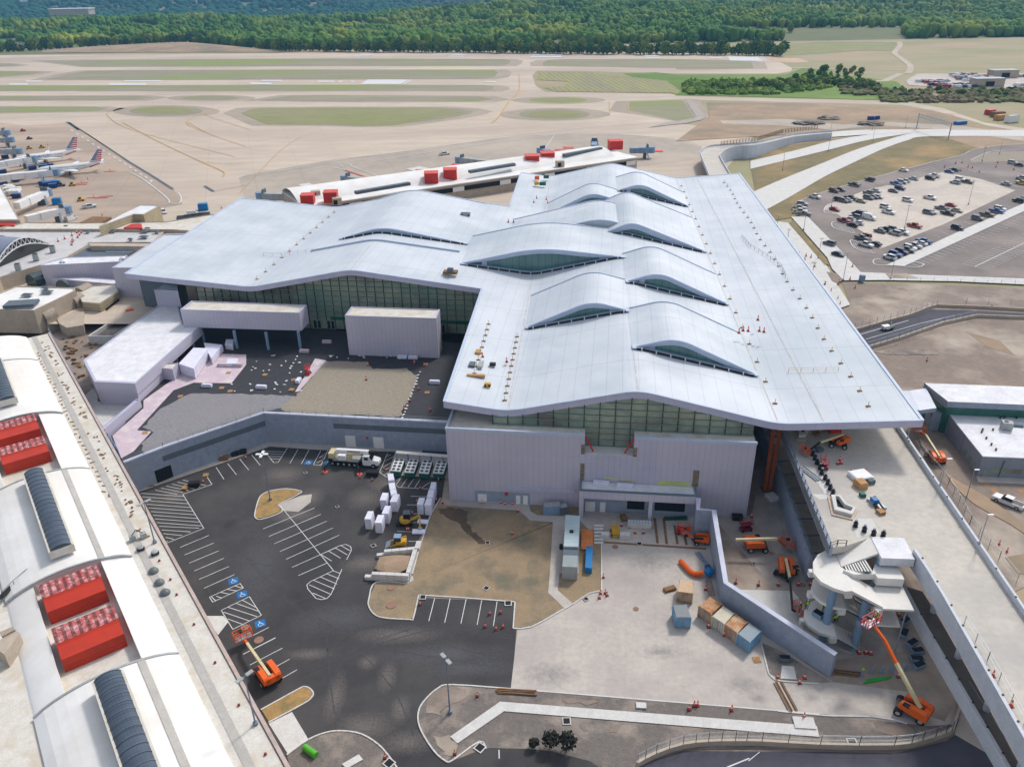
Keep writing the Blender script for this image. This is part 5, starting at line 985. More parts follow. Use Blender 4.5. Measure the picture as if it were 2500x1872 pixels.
def parapet(nm, pl, h, z0, label, m=M['barrier'], th=.4, cat='parapet', hooks=0):
    t = thing(nm, label, cat, tuple(pl[0])); o = offs(pl, th); b = MB()
    for i in range(len(pl) - 1): b.prism([pl[i] + Vector((0, 0, h)), pl[i + 1] + Vector((0, 0, h)), o[i + 1] + Vector((0, 0, h)), o[i] + Vector((0, 0, h))], z0)
    b.build('parapet_wall', m, t)
    if hooks:
        k = MB();
        for a, c in zip(pl, pl[1:]):
            n = int((c - a).length / hooks)
            for i in range(n): p = a + (c - a) * (i + .5) / max(1, n); k.box(p + Vector((0, 0, h + .08)), (.22, .22, .16))
        k.build('anchor_bolts', M['black'], t)
    return t
parapet('parapet', [back_r, rt[0], rt[1], ext_r], 1.1, ZD - 1.6, 'long pale concrete barrier along the outer edge of the elevated road', hooks=6)
parapet('parapet', lowL + [ext_l], 1.0, ZD - 2.4, 'pale concrete parapet edging the elevated road above the dark ramp', th=-.45, hooks=4)
parapet('parapet', [back_l, lf[0], lf[1]], .35, ZD - 1.6, 'low blue-grey edge beam on the inner side of the elevated road', m=M['block'], th=.5)
fence_line('deck_railing', [lf[0] + VA * 20 + Vector((0, 0, .35)), lf[0] + Vector((0, 0, .35)), lf[1] + Vector((0, 0, .35))], 1.1, 'blue-grey picket railing along the inner edge of the elevated road', M['pole'], post=2.2, rails=2, r=.09, cat='railing')
fence_line('deck_railing', Dk('K3', 1130, 868, 1185, 845, 1250, 848), 1.1, 'short dark railing closing the end of the deck by the stair', M['black'], post=2, rails=2, r=.07, cat='railing')
# lower inner wall and arrivals ramp
ip = [pt('K3', 740, 205, 5.2), pt('K3', 1005, 945, 5.2)]; ip = [ip[0] + VA * 50] + ip
parapet('inner_wall', ip, 0.0, 0, 'blue-grey low wall on the terminal side of the gap under the deck', m=M['block'], th=-.5, cat='wall')
fence_line('gap_railing', ip, 1.1, 'blue-grey railing on the low wall beside the gap', M['pole'], post=2.2, rails=2, r=.09, cat='railing')
gp = MB()
for i in range(7): a = ip[1] + (ip[2] - ip[1]) * (i / 6.5); gp.beam(a + Vector((.4, 0, -.8)), a + Vector((7.5, 0, -.8)), .22, .3)
gp.build('steel_gantry', M['blockdark'], origin=tuple(ip[1])); settag(bpy.data.objects['steel_gantry'], 'row of steel cross frames spanning the gap beneath the deck edge', 'steel frame')
ZR = 6.0
rl = pts('K4', ZR + 1, 765, 560, 818, 660, 905, 820, 1402, 1656); rl += [rl[-1] + (rl[-1] - rl[-2]).normalized() * 25]
rr = [Vector((p.x + 2.5, p.y, ZR)) for p in Dk('K4', 700, 330)] + [Vector((p.x + 3, p.y, ZR)) for p in lowL + [ext_l]]
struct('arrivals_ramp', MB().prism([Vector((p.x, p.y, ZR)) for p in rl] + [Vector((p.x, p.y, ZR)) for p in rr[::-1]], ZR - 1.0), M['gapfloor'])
rpl = [rl[0]] + rl[1:]; parapet('parapet', [Vector((p.x, p.y, ZR)) for p in rpl], 1.0, ZR - 1.7, 'pale concrete parapet on the outer side of the lower dark ramp', th=-.45, hooks=4)
cl = MB()
for k in (.5, 1.1): cl.beam(pt('K4', 1150, 1140, ZR + k), pt('K4', 1470, 1640, ZR + k), .05, .05)
single('cable_rail', cl, M['steel'], 'two thin cable rails running down the dark ramp', 'cable')
# columns under the decks
def column(fr, x, y, zt_, z0, r_, m, lb, z_at=None):
    p = pt(fr, x, y, zt_ if z_at is None else z_at); single('support_column', MB().tube((p.x, p.y, z0), (p.x, p.y, zt_), r_, n=16), m, lb, 'column', origin=(p.x, p.y, z0), smooth=False)
for i in range(4): p = lowL[1] + (lowL[-1] - lowL[1]) * (i / 3.2); single('support_column', MB().tube((p.x + 2.6, p.y, ZR), (p.x + 2.6, p.y, ZD - 1.3), .5, n=12), M['barrier'], 'concrete pier holding up the elevated road above the lower ramp', 'column', 'piers under the elevated road', origin=(p.x + 2.6, p.y, ZR))
oc = thing('roof_column', 'tall orange steel twin column rising from the pavement to the terminal roof edge', 'column', tuple(pt('K3', 672, 438)))
p0 = pt('K3', 672, 438); tpp = onplane('K3', 752, -10, p0 + Vector((0, 3, 0)), Vector((0, 1, 0)));
MB().beam(p0 + Vector((-.55, 0, 0)), Vector((p0.x - .3, p0.y + 1.5, 19.2)), .75, .9).build('column_shaft', M['rust'], oc); MB().beam(p0 + Vector((.55, 0, 0)), Vector((p0.x + 1.3, p0.y + 1.5, 19.2)), .75, .9).build('column_shaft', M['rust'], oc)
b = MB(); z = 1.5
while z < 18: b.box((p0.x + z * .035, p0.y + z * .08, z), (.5, .3, .3)); z += 2.2
b.build('lacing_plate', M['rust'], oc); MB().box(p0 + Vector((0, 0, .12)), (2.6, 1.8, .24)).build('base_plate', M['lumber'], oc)
# ---- the stair ----
stair = thing('open_stair', 'three-storey curving concrete public stair with blue round columns under construction', 'staircase', tuple(pt('K3', 1200, 1400)))
def slabp(nm, fr, q, zs, th=.5, m=M['slab'], smooth_=0):
    n = len(q) // 2; zs = zs if isinstance(zs, (tuple, list)) else [zs] * n
    p = [pt(fr, q[2 * i], q[2 * i + 1], zs[i]) for i in range(n)]
    if smooth_: p = curve(p, smooth_)
    return _sl(nm, p, th, m)
def _sl(nm, p, th, m):
    b = MB(); n = len(p); b.add([tuple(v) for v in p] + [(v.x, v.y, v.z - th) for v in p], [tuple(range(n)), tuple(range(2 * n - 1, n - 1, -1))] + [(i, i + n, (i + 1) % n + n, (i + 1) % n) for i in range(n)]); return b.build(nm, m, stair)
slabp('top_landing', 'M4', (810, 135, 1185, 150, 1307, 390, 930, 375), ZD + .3, 1.5, M['slabw'])
slabp('upper_ramp', 'M4', (812, 140, 905, 318, 478, 472, 400, 280), (ZD + .2, ZD + .2, 12.1, 12.1), .4)
slabp('curved_landing', 'M4', (400, 282, 300, 290, 215, 335, 160, 420, 165, 540, 250, 640, 400, 715, 520, 750, 610, 745, 530, 545, 540, 515, 470, 470), 12, .6, M['slab'])
slabp('middle_ramp', 'M4', (527, 538, 845, 712, 950, 930, 605, 748), (12, 10.5, 10.5, 12), .45)
slabp('side_landing', 'M4', (845, 700, 880, 675, 1168, 695, 1297, 962, 948, 945), 10.5, .35)
slabp('upper_block', 'M4', (870, 395, 1105, 445, 1187, 615, 890, 600, 830, 520), 12.3, 1.5)
slabp('link_beam', 'M4', (500, 510, 850, 520, 870, 555, 620, 560), 12.4, 1.1)
slabp('curved_landing', 'M4', (215, 570, 160, 620, 140, 700, 170, 790, 250, 860, 370, 920, 530, 945, 480, 765, 400, 720), 8, .55)
slabp('side_landing', 'M4', (760, 900, 1075, 950, 1145, 1140, 800, 1120), 6.6, .35)
slabp('curved_landing', 'M4', (210, 830, 110, 880, 65, 960, 60, 1050, 110, 1130, 230, 1210, 420, 1262, 385, 1110, 300, 1080, 240, 1000, 330, 960, 310, 880), 4.2, .55)
def flight(a, b_, c, d, za, zb, n):
    """treads from edge a-b_ (upper) down to edge d-c"""
    A_, B_, C2, D2 = pt('M4', *a, za), pt('M4', *b_, za), pt('M4', *c, zb), pt('M4', *d, zb); b = MB(); dk2 = MB()
    for i in range(n):
        t0, t1 = i / n, (i + .55) / n; z = za + (zb - za) * (i + .5) / n
        q = [A_.lerp(D2, t0), B_.lerp(C2, t0), B_.lerp(C2, t1), A_.lerp(D2, t1)]; q = [Vector((v.x, v.y, z)) for v in q]; b.prism(q, z - .16)
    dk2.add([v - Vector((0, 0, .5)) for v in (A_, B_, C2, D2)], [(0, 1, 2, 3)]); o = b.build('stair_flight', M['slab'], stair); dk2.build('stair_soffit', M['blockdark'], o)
flight((745, 385), (830, 522), (520, 510), (505, 470), 13.2, 12.2, 9)
flight((478, 765), (535, 945), (765, 1060), (770, 900), 8, 6.2, 16)
flight((388, 1110), (420, 1262), (690, 1410), (695, 1260), 4.2, .2, 18)
flight((605, 770), (640, 830), (830, 960), (760, 850), 10, 8.6, 8)
for x, y, zt_, z0 in [(925, 372, 13.6, 0), (350, 905, 7.6, 0), (400, 700, 11.6, 4), (760, 850, 10.2, 7), (695, 1060, 6.4, 0)]:
    p = pt('M4', x, y, zt_); MB().tube((p.x, p.y, z0), (p.x, p.y, zt_), .6, n=16).build('column', M['bluecol'], stair)
for x, y, z in [(570, 755, 11.8), (905, 945, 10.3), (490, 945, 7.8), (390, 1262, 4.0), (160, 520, 11.8), (150, 760, 7.8), (60, 1070, 4.0)]:
    p = pt('M4', x, y, z); MB().box(p + Vector((0, .2, -.65)), (1.1, .8, 1.1)).build('corbel', M['slab'], stair)
p = pt('M4', 1210, 962, 10.3); MB().tube((p.x, p.y, 0), (p.x, p.y, 10.3), .12).build('prop', M['steel'], stair)
fence_line('temporary_rail', pts('M4', 4.25, 400, 1040, 640, 1200), 1.0, 'thin blue-grey rail beside the lowest stair flight', M['pole'], post=1.5, rails=2, cat='railing')
fence_line('temporary_rail', pts('M4', 4.25, 70, 940, 90, 860, 200, 820), 1.1, 'blue mesh rail round the lowest curved landing', M['blue'], post=1, rails=3, cat='railing')
# ---- skylight curbs on the deck ----
def ring(nm, outer, inner, z, h, label):
    t = thing(nm, label, 'skylight curb', tuple(outer[0])); n = len(outer); mid = [o.lerp(i, .45) for o, i in zip(outer, inner)]
    b = MB();
    for A_, B_, zz in ((outer, mid, z + .22),):
        up = lambda p, q: Vector((p.x, p.y, q)); b.add([up(p, zz) for p in A_] + [up(p, zz) for p in B_], [(i, (i + 1) % n, (i + 1) % n + n, i + n) for i in range(n)]); b.walls([up(p, zz) for p in A_], z)
    b.build('timber_kerb', mat("pale_timber", c_((206, 184, 164)), None, .8, 1), t)
    b = MB(); b.add([Vector((p.x, p.y, z + h)) for p in mid] + [Vector((p.x, p.y, z + h)) for p in inner], [(i, (i + 1) % n, (i + 1) % n + n, i + n) for i in range(n)])
    b.walls([Vector((p.x, p.y, z + h)) for p in mid], z + .2); b.walls([Vector((p.x, p.y, z + h)) for p in inner], z + .05); b.build('curb', M['walk'], t)
    MB().poly([Vector((p.x, p.y, z + .05)) for p in inner]).build('opening', M['dark'], t)
ring('skylight_curb', Dk('L5', 578, 895, 690, 900, 745, 965, 832, 1010, 790, 1092, 612, 1048), Dk('L5', 638, 915, 668, 918, 718, 985, 785, 1012, 768, 1040, 655, 1005), ZD, .8, 'L-shaped concrete skylight curb on the open deck near the stair')
ring('skylight_curb', Dk('L5', 320, 300, 470, 300, 400, 430, 325, 425), Dk('L5', 362, 300, 415, 300, 385, 380, 355, 385), ZD, .8, 'narrow concrete skylight curb under the terminal roof edge')
# ================= right-hand office building =================
rbd = thing('office_building', 'grey-panelled flat office building with a white roof beside the elevated road', 'building', tuple(pt('L5', 1815, 720, ZB)))
zo = 12.6
ob = pts('L5', zo, 1868, 560, 1575, 195, 1550, 140, 2500, 170, 2600, 590)
o_ = MB().prism(ob, ZB); o_.build('wall', mat("grey_panels", c_((140, 146, 158)), c_((128, 134, 148)), .6, .1, seams=[((1, 0, 0), 2.2, .05, .2)]), rbd)
cx = sum(ob, Vector()) / len(ob); MB().prism([cx + (p - cx) * .985 + Vector((0, 0, .02)) for p in ob], zo - .1).build('flat_roof', M['slabw'], rbd)
hb2 = pts('L5', 16.2, 1460, -20, 1582, 110, 2600, 145, 2600, 20)
hb2 = pts('G3', 16.2, 1128, 938, 1342, 1105, 2400, 1150, 2400, 985)
MB().prism(hb2, 15.0).build('upper_roof', M['slabw'], rbd)
b = MB(); b.add([hb2[0] + Vector((0, 0, .05)), hb2[1] + Vector((0, 0, .05)), hb2[1] - Vector((0, 0, 1.6)), hb2[0] - Vector((0, 0, 1.6))], [(0, 1, 2, 3)]); b.add([hb2[1] + Vector((0, -.05, .05)), hb2[2] + Vector((0, -.05, .05)), hb2[2] - Vector((0, .05, 1.3)), hb2[1] - Vector((0, .05, 1.3))], [(0, 1, 2, 3)]); b.build('fascia', M['block'], rbd)
cl_ = [p + (sum(hb2, Vector()) / 4 - p) * .05 for p in hb2]; MB().prism([Vector((p.x, p.y + .6, 14.95)) for p in cl_], ZB).build('clerestory', M['glassg'], rbd)
for x, y in [(1725, 530), (1762, 580), (1800, 630)]:
    p0_, n0 = ob[0], (ob[1] - ob[0]).normalized(); n0 = Vector((-n0.y, n0.x, 0)); c = onplane('L5', x, y, p0_, n0); dr = (ob[1] - ob[0]).normalized(); MB().add([c + dr * .7 + n0 * .06 + Vector((0, 0, .6)), c - dr * .7 + n0 * .06 + Vector((0, 0, .6)), c - dr * .7 + n0 * .06 - Vector((0, 0, .6)), c + dr * .7 + n0 * .06 - Vector((0, 0, .6))], [(0, 1, 2, 3)]).build('window', M['glassw'], rbd)
fdd = (ob[4] - ob[0]).normalized(); nf = Vector((fdd.y, -fdd.x, 0))
for x, y, w_, h_ in [(1973, 673, .95, .5), (2065, 678, .95, .5), (2155, 683, .95, .5), (1885, 700, .4, 1.0)]:
    c = onplane('L5', x, y, ob[0], nf) + nf * .06; MB().add([c - fdd * w_ + Vector((0, 0, h_)), c + fdd * w_ + Vector((0, 0, h_)), c + fdd * w_ - Vector((0, 0, h_)), c - fdd * w_ - Vector((0, 0, h_))], [(0, 1, 2, 3)]).build('window', M['glassw'], rbd)
c0 = onplane('L5', 2050, 590, ob[0], nf) + nf * .15; MB().tube(c0, Vector((c0.x - .3, c0.y, ZB)), .09).build('downpipe', M['blockdark'], rbd)
sheet('office_pavement', pts('L5', ZB, 1815, 725, 2600, 760, 2600, 810, 1830, 775), M['conc'], .12)
ac = thing('rooftop_unit', 'grey-green rooftop air handler with a round fan on the office roof', 'air handler', tuple(pt('L5', 2055, 340, zo)))
p = pt('L5', 2060, 330, zo + .02); MB().box(p + Vector((0, 0, .9)), (2.0, 1.5, 1.6), -.3).build('unit_case', M['hvac'], ac); MB().lathe(p + Vector((-.2, .1, 1.7)), [(.4, 0), (.4, .1)], 12).build('fan', M['black'], ac); MB().box(p + Vector((2.6, 1.0, .2)), (2.8, .7, .3), -.25).build('duct', M['blockdark'], ac)
for i, (x, y) in enumerate([(1867, 340), (1860, 358), (1953, 340), (1898, 410), (1940, 462), (1978, 506), (2012, 243), (2048, 240), (2148, 243)]):
    p = pt('L5', x, y, zo + .03); single('roof_vent', MB().lathe(p, [(.18, 0), (.18, .35), (.24, .4)], 8), M['black'], 'tiny black vent pipe on the white office roof', 'vent', 'vent pipes on the office roof', origin=p)
cn = thing('link_canopy', 'white ribbed gabled canopy linking the terminal roof to the office building', 'canopy', tuple(pt('L5', 1350, 180, ZB)))
cz = 15.5; q = [pt('L5', 1105, 10, cz), pt('L5', 1265, 12, cz + .5), pt('L5', 1400, -10, cz), pt('L5', 1485, 155, cz), pt('L5', 1350, 175, cz + .5), pt('L5', 1210, 165, cz)]
ribm = mat("ribbed_white_roof", c_((210, 214, 226)), None, .5, .2, seams=[((.25, .97, 0), .8, .22, .22)])
b = MB(); b.add(q, [(0, 1, 4, 5), (1, 2, 3, 4)]); b.build('canopy_roof', ribm, cn); b = MB(); lo2 = [p - Vector((0, 0, .9)) for p in q]; b.strip([q[5], q[4], q[3], q[2]], [lo2[5], lo2[4], lo2[3], lo2[2]]); b.add(lo2, [(0, 1, 4, 5), (1, 2, 3, 4)]); b.build('fascia', M['block'], cn)
p = pt('L5', 1320, 300, ZB); MB().tube(p, p + Vector((0, 1.5, cz - ZB - 1)), .22).build('column', M['navy'], cn)
en = MB().prism(pts('L5', 12.4, 1455, 195, 1565, 200, 1560, 100, 1400, 60), ZB); settag(en.build('entrance_block', M['block'], origin=tuple(pt('L5', 1480, 350, ZB))), 'small blue-grey entrance block under the white canopy', 'building');
MB().add([pt('L5', 1440, 200, 12.2), pt('L5', 1500, 203, 12.2), pt('L5', 1497, 330, ZB + .1), pt('L5', 1440, 325, ZB + .1)], [(0, 1, 2, 3)]).build('entrance_glass', M['glassg'], bpy.data.objects['entrance_block'])
# lamp posts right
def lampp(fr, x, y, z, h, ax, label, grp=None, ln=.9):
    p = pt(fr, x, y, z); t = thing('lamp_post', label, 'lamp post', tuple(p), grp); MB().lathe(p, [(.2, 0), (.2, .3), (.09, .35), (.06, h)], 8).build('pole', M['steel'], t); MB().box(p + Vector((ax * ln * .5, 0, h)), (ln, .3, .12)).build('lamp_head', M['white'], t); return t
lampp('L5', 1515, 797, ZD + 1.1, 5.6, .9, 'grey lamp post on the deck barrier opposite the office corner')
lampp('L5', 1838, 1285, ZD + 1.1, 5.8, .9, 'grey lamp post on the deck barrier, nearest the camera'); lampp('L5', 1245, 405, ZD + 1.1, 5.2, .9, 'grey lamp post on the deck barrier just outside the roof corner')
lampp('L5', 1735, 895, ZB, 6.2, .9, 'grey lamp post standing in the dirt by the white pickup')
for i, (x, y, h, lb) in enumerate([(1075, 1590, 8, 'tall lamp post at the near corner of the far parking lot'), (1185, 1188, 9, 'tall thin lamp post in the middle of the far parking lot'), (1703, 990, 10, 'tall thin lamp post on the pale concrete of the far lot'), (595, 1010, 8.5, 'tall lamp post at the hatched island of the far lot'), (690, 1605, 9.5, 'dark lamp post on the white path near the lot entrance'), (1815, 640, 7, 'lamp post beside the lot entrance road'), (1955, 580, 6, 'lamp post on the planted island of the lot entrance'),
    (200, 715, 9, 'tall lamp post on the bank beside the exit road'), (930, 480, 9, 'tall lamp post between the ramps'), (570, 560, 9, 'tall lamp post on the ramp road bank'), (1195, 370, 8, 'lamp post beside the upper road'), (925, 390, 8, 'lamp post near the blue dumpster'), (590, 400, 8, 'lamp post behind the picket fence of the upper road'), (370, 1200, 7, 'lamp post at the head of the white path'), (490, 1425, 7, 'lamp post on the verge strip'), (155, 1180, 5, 'short lamp post near the roof edge of the terminal'), (238, 1300, 5, 'short dark lamp post beside the pale path'), (437, 1580, 5, 'short dark lamp post by the roof corner')]):
    p = pt('G2', x, y, ZB + .4); t = thing('lamp_post', lb, 'lamp post', tuple(p)); MB().lathe(p, [(.3, 0), (.3, .6), (.1, .65), (.07, h)], 6).build('pole', M['pole'] if i % 2 else M['steel'], t); MB().box(p + Vector((0, 0, h)), (1.5, .35, .14)).build('lamp_head', M['hvac'], t)
# flyover behind the roof
fo = pts('G1', ZD, 1810, 445, 1740, 270, 1748, 240, 1800, 205, 1910, 190, 2212, 165) + pts('G2', ZD - 3, 300, 430, 600, 405); fi = pts('G1', ZD, 1985, 440, 1905, 300, 1905, 270, 1960, 230, 2060, 205, 2212, 195) + pts('G2', ZD - 3, 300, 455, 600, 425)
fo = [fo[0] + (fo[0] - fo[1])] + fo; fi = [fi[0] + (fi[0] - fi[1])] + fi
co_, ci_ = curve(fo, 5), curve(fi, 5); fly = thing('flyover_bridge', 'curving concrete flyover leaving the back of the terminal roof', 'bridge', tuple(fo[2]))
b = MB(); b.strip(co_, ci_); b.strip([p - Vector((0, 0, 1.2)) for p in co_], [p - Vector((0, 0, 1.2)) for p in ci_]); b.build('road_deck', M['deckc'], fly)
for pl2, dz2, nm in ((co_, .9, 'parapet'), (ci_, .9, 'parapet')):
    b = MB(); b.strip([p + Vector((0, 0, dz2)) for p in pl2], [Vector((p.x, p.y, ZB)) if pl2 is ci_ else p - Vector((0, 0, 1.4)) for p in pl2]); o4 = offs(pl2, .3); b.strip([p + Vector((0, 0, dz2)) for p in pl2], [p + Vector((0, 0, dz2)) for p in o4]); b.strip([p + Vector((0, 0, dz2)) for p in o4], o4); b.build(nm, M['barrier'], fly)
fence_line('picket_fence', pts('G1', ZD + .9, 1905, 190, 2212, 150) + pts('G2', ZD - 2, 200, 415, 480, 385), 2.2, 'brown slatted screen fence along the flyover', M['lumber'], post=2, rails=4, r=.12)
fence_line('picket_fence', pts('G2', ZB + .3, 560, 405, 900, 385, 1300, 380), 1.6, 'thin wire fence beside the upper road', M['steel'], post=6, rails=2)
gn = thing('sign_gantry', 'grey lattice sign gantry spanning the main road', 'gantry', tuple(pt('G2', 1540, 460, ZB)))
ga, gb = pt('G2', 1540, 462, ZB + .4), pt('G2', 1282, 380, ZB + .4)
for p in (ga, gb): MB().tube(p, p + Vector((0, 0, 9)), .3).build('post', M['steel'], gn)
b = MB()
for k in range(2): b.beam(ga + Vector((0, 0, 7 + k * 2)), gb + Vector((0, 0, 7 + k * 2)), .25, .25); b.beam(ga + Vector((0, 1.6, 7 + k * 2)), gb + Vector((0, 1.6, 7 + k * 2)), .25, .25)
for i in range(15): p = ga.lerp(gb, i / 14); q2 = ga.lerp(gb, min(1, (i + 1) / 14)); b.beam(p + Vector((0, 0, 7)), q2 + Vector((0, 0, 9)), .12, .12); b.beam(p + Vector((0, 0, 7)), p + Vector((0, 0, 9)), .12, .12)
b.build('truss', M['steel'], gn)
# sunken road barriers + fences
for nm, q, lb in [('road_barrier', (480, 487, 700, 425, 1000, 345, 1180, 272, 1240, 258), 'far concrete barrier with mesh fence beside the service road'), ('road_barrier', (1240, 258, 1600, 270, 2300, 310), 'tan barrier along the far side of the service road'), ('road_barrier', (560, 655, 900, 555, 1300, 415, 1600, 350), 'near concrete barrier with mesh fence beside the service road'), ('road_barrier', (1600, 350, 2300, 378), 'tan barrier on the near side of the service road bend')]:
    t = parapet(nm, [p for p in pts('G3', ZB + .1, *q)], .9, ZB - .2, lb, m=M['tan'], cat='barrier')
fence_line('mesh_fence', pts('G3', ZB + 1, 430, 470, 700, 400, 1000, 325, 1240, 245), 2.0, 'galvanised mesh fence on the far barrier of the service road', M['steel'], post=2.4, rails=2, wires=5)
fence_line('mesh_fence', pts('G3', ZB + 1, 560, 650, 900, 545, 1300, 408, 1580, 345), 2.0, 'galvanised mesh fence on the near barrier of the service road', M['steel'], post=2.4, rails=2, wires=5)
fence_line('mesh_fence', pts('G3', ZB + .1, 1240, 245, 1500, 235, 2300, 275), 2.2, 'thin mesh fence beyond the bend of the service road', M['steel'], post=5, rails=2, wires=2)
fence_line('chain_link_fence', pts('L5', ZB, 1340, 520, 1580, 800, 1760, 1120, 2000, 1420, 2150, 1600), 2.0, 'thin chain link fence running along the dirt below the deck barrier', M['steel'], post=3, rails=2, wires=3)
fence_line('wire_fence', pts('G2', ZB + .4, 1100, 1600, 2300, 1640), 1.3, 'low wire fence along the white path below the lot', M['steel'], post=4, rails=2)
bq = curve(pts('L3', 0, 985, 1035, 1110, 968, 1290, 908, 1460, 888, 1640, 884, 1820, 886, 2212, 908) + pts('K4', 0, 690, 1553, 860, 1525, 1000, 1480, 1055, 1450, 1070, 1400, 1110, 1262), 2)
parapet('jersey_barrier', bq, 1.0, 0, 'curving tan concrete barrier wall along the access road at the bottom', m=M['tan'], cat='barrier')
fence_line('barrier_fence', [p + Vector((0, 0, 1.0)) for p in bq], 1.9, 'blue-grey mesh fence standing on the curving barrier wall', M['steel'], post=3.2, rails=2, wires=4, r=.035)
fence_line('deck_fence', Dk('K4', 1120, 790, 1260, 1010, 1479, 1400, 1560, 1560), 1.5, 'thin temporary wire fence on the lower part of the deck', M['steel'], post=2.8, rails=2)
# ================= pier with red plant boxes =================
pier = thing('concourse_pier', 'long white-roofed concourse pier behind the terminal with red plant boxes', 'concourse', tuple(pt('F5', 1200, 650, ZB)))
pa, pb = pt('F5', 560, 745, 15), pt('G1', 1210, 285, 15); pd = (pb - pa).normalized(); pn = Vector((-pd.y, pd.x, 0)); PL = (pb - pa).length
W_p = (pt('G1', 1000, 190, 15) - pb).dot(pn)
PP = lambda s, t, z: pa + pd * s + pn * t + Vector((0, 0, z - 15))
tw = 7.5; b = MB()
b.prism([PP(-2, 0, 14.6), PP(PL, 0, 14.6), PP(PL, W_p, 14.6), PP(-2, W_p, 14.6)], ZB); b.build('wall', M['tan'], pier)
MB().prism([PP(-2, -.3, 15), PP(PL + .3, -.3, 15), PP(PL + .3, W_p, 15), PP(-2, W_p, 15)], 14.61).build('flat_roof', M['oldroof'], pier)
n = 12; b = MB(); rowz = [(tw + (W_p - tw) * i / n, 15.02 + 3.0 * math.sin(math.pi * i / n) ** .8) for i in range(n + 1)]
b.grid([[PP(-2, t, z) for t, z in rowz], [PP(PL - 8, t, z) for t, z in rowz]]); b.poly([PP(PL - 8, t, z) for t, z in rowz]); b.build('vault_roof', M['oldroof'], pier)
b = MB(); b.add([PP(5, -.35, 13.6), PP(PL - 2, -.35, 13.6), PP(PL - 2, -.35, 11.6), PP(5, -.35, 11.6)], [(0, 1, 2, 3)]); wb = b.build('window_band', M['dark'], pier)
b = MB()
for i in range(14):
    if i % 2: b.box(PP(8 + i * PL / 14, -.42, 12.6), (PL / 30, .08, 2.0), math.atan2(pd.y, pd.x))
b.build('blank_panel', M['white'], pier)
for i, (fr, x, y, sz) in enumerate([('F5', 548, 735, (5.2, 5.2, 3.4)), ('F5', 758, 725, (5.4, 5.4, 4.2)), ('F5', 1665, 545, (6, 6, 4.2)), ('F5', 1835, 512, (6, 6, 4.2)), ('G1', 337, 350, (6.5, 6.5, 4.0)), ('G1', 466, 325, (6.5, 6.5, 4.0)), ('G1', 1032, 225, (7, 6, 4.2))]):
    p = pt(fr, x, y, 15.2); o = MB().box(p + Vector((0, 3, sz[2] / 2)), sz, math.atan2(pd.y, pd.x) - .45).build('red_plant_box', M['red2'], pier); MB().box(p + Vector((0, 3, sz[2] + .1)), (sz[0] + .3, sz[1] + .3, .2), math.atan2(pd.y, pd.x) - .45).build('box_roof', mat("red_top%d" % i, c_((214, 84, 72)), None, .7), o)
for fr, q in [('F5', (985, 628, 1470, 545)), ('F5', (2010, 440, 2208, 395, 'G1', 190, 345)), ('G1', (600, 270, 910, 212))]:
    c = pts(fr, 17.9, *q); a, e = c[0], c[-1]; b = MB(); b.beam(a, e, 2.2, 1.2); b.build('strip_skylight', M['blockdark'], pier)
for i, (fr, x, y) in enumerate([('F5', 815, 745), ('F5', 625, 680), ('G1', 570, 372)]):
    p = pt(fr, x, y, 15); o = MB().box(p + Vector((0, 2, 1.4)), (3.6, 3, 2.8), .3).build('plant_hut', M['tan'], pier); MB().box(p + Vector((-.3, .35, 1.2)), (1.6, .2, 1.8), .3).build('dark_louvre', M['dark'], o)
# jet bridges
def jetbridge(fr, x0, y0, x1, y1, label, z=ZB + 4.4, m=None, wd=3.0, seg=3, grp='jet bridges', cab=True):
    a, e = pt(fr, x0, y0, z), pt(fr, x1, y1, z); d = (e - a).normalized(); Ln = (e - a).length; t = thing('jet_bridge', label, 'jet bridge', (a.x, a.y, ZB), grp)
    for k in range(seg):
        s0, s1 = a + d * Ln * k / seg, a + d * Ln * (k + 1) / seg; MB().beam(s0, s1 - d * .15, wd * (1 + .12 * (k % 2)), 2.7 + .25 * (k % 2)).build('tunnel_section', m or (M['white'] if k % 2 == 0 else M['hvac']), t)
    lg = e - d * Ln * .22; MB().box((lg.x, lg.y, (ZB + z) / 2 - .8), (1.0, 3.6, z - ZB - 1.6), math.atan2(d.y, d.x)).build('wheel_carriage', M['blockdark'], t)
    if cab: MB().tube(e + d * 1.0 - Vector((0, 0, 1.5)), e + d * 1.0 + Vector((0, 0, 1.6)), 2.1, n=10).build('cab', M['bluecol'], t); MB().box(e - d * 1 + Vector((0, 0, 2.2)), (.5, 3.2, 1.6), math.atan2(d.y, d.x)).build('cab_frame', M['blockdark'], t)
    s_ = MB(); s_.beam(lg + d.cross(Vector((0, 0, 1))) * 2.2, Vector((lg.x + d.y * 2.2 + 2, lg.y - d.x * 2.2 - 3, ZB)), .8, .15); s_.build('side_stair', M['steel'], t); return t
wm_ = M['white']
jetbridge('M2', -60, 905, 1030, 800, 'white ribbed jet bridge docked to the nearer of the two parked jets', m=wm_, seg=4); jetbridge('M2', -60, 655, 600, 545, 'white and grey jet bridge docked to the farther parked jet', m=wm_, seg=4)
jetbridge('M6', 300, 390, 830, 160, 'white jet bridge folded toward the orange motor, upper one near the hall', m=wm_); jetbridge('M6', 470, 630, 1160, 470, 'white jet bridge beside the blue cart, nearest the old terminal', m=wm_)
jetbridge('M2', -60, 400, 330, 390, 'grey jet bridge at the left edge, third from the top', m=M['hvac'], seg=2); jetbridge('M2', -90, 180, 180, 170, 'grey jet bridge at the left edge, second from the top', m=M['hvac'], seg=2); jetbridge('M2', -90, 40, 110, 35, 'grey jet bridge cut by the left edge, topmost', m=M['hvac'], seg=2)
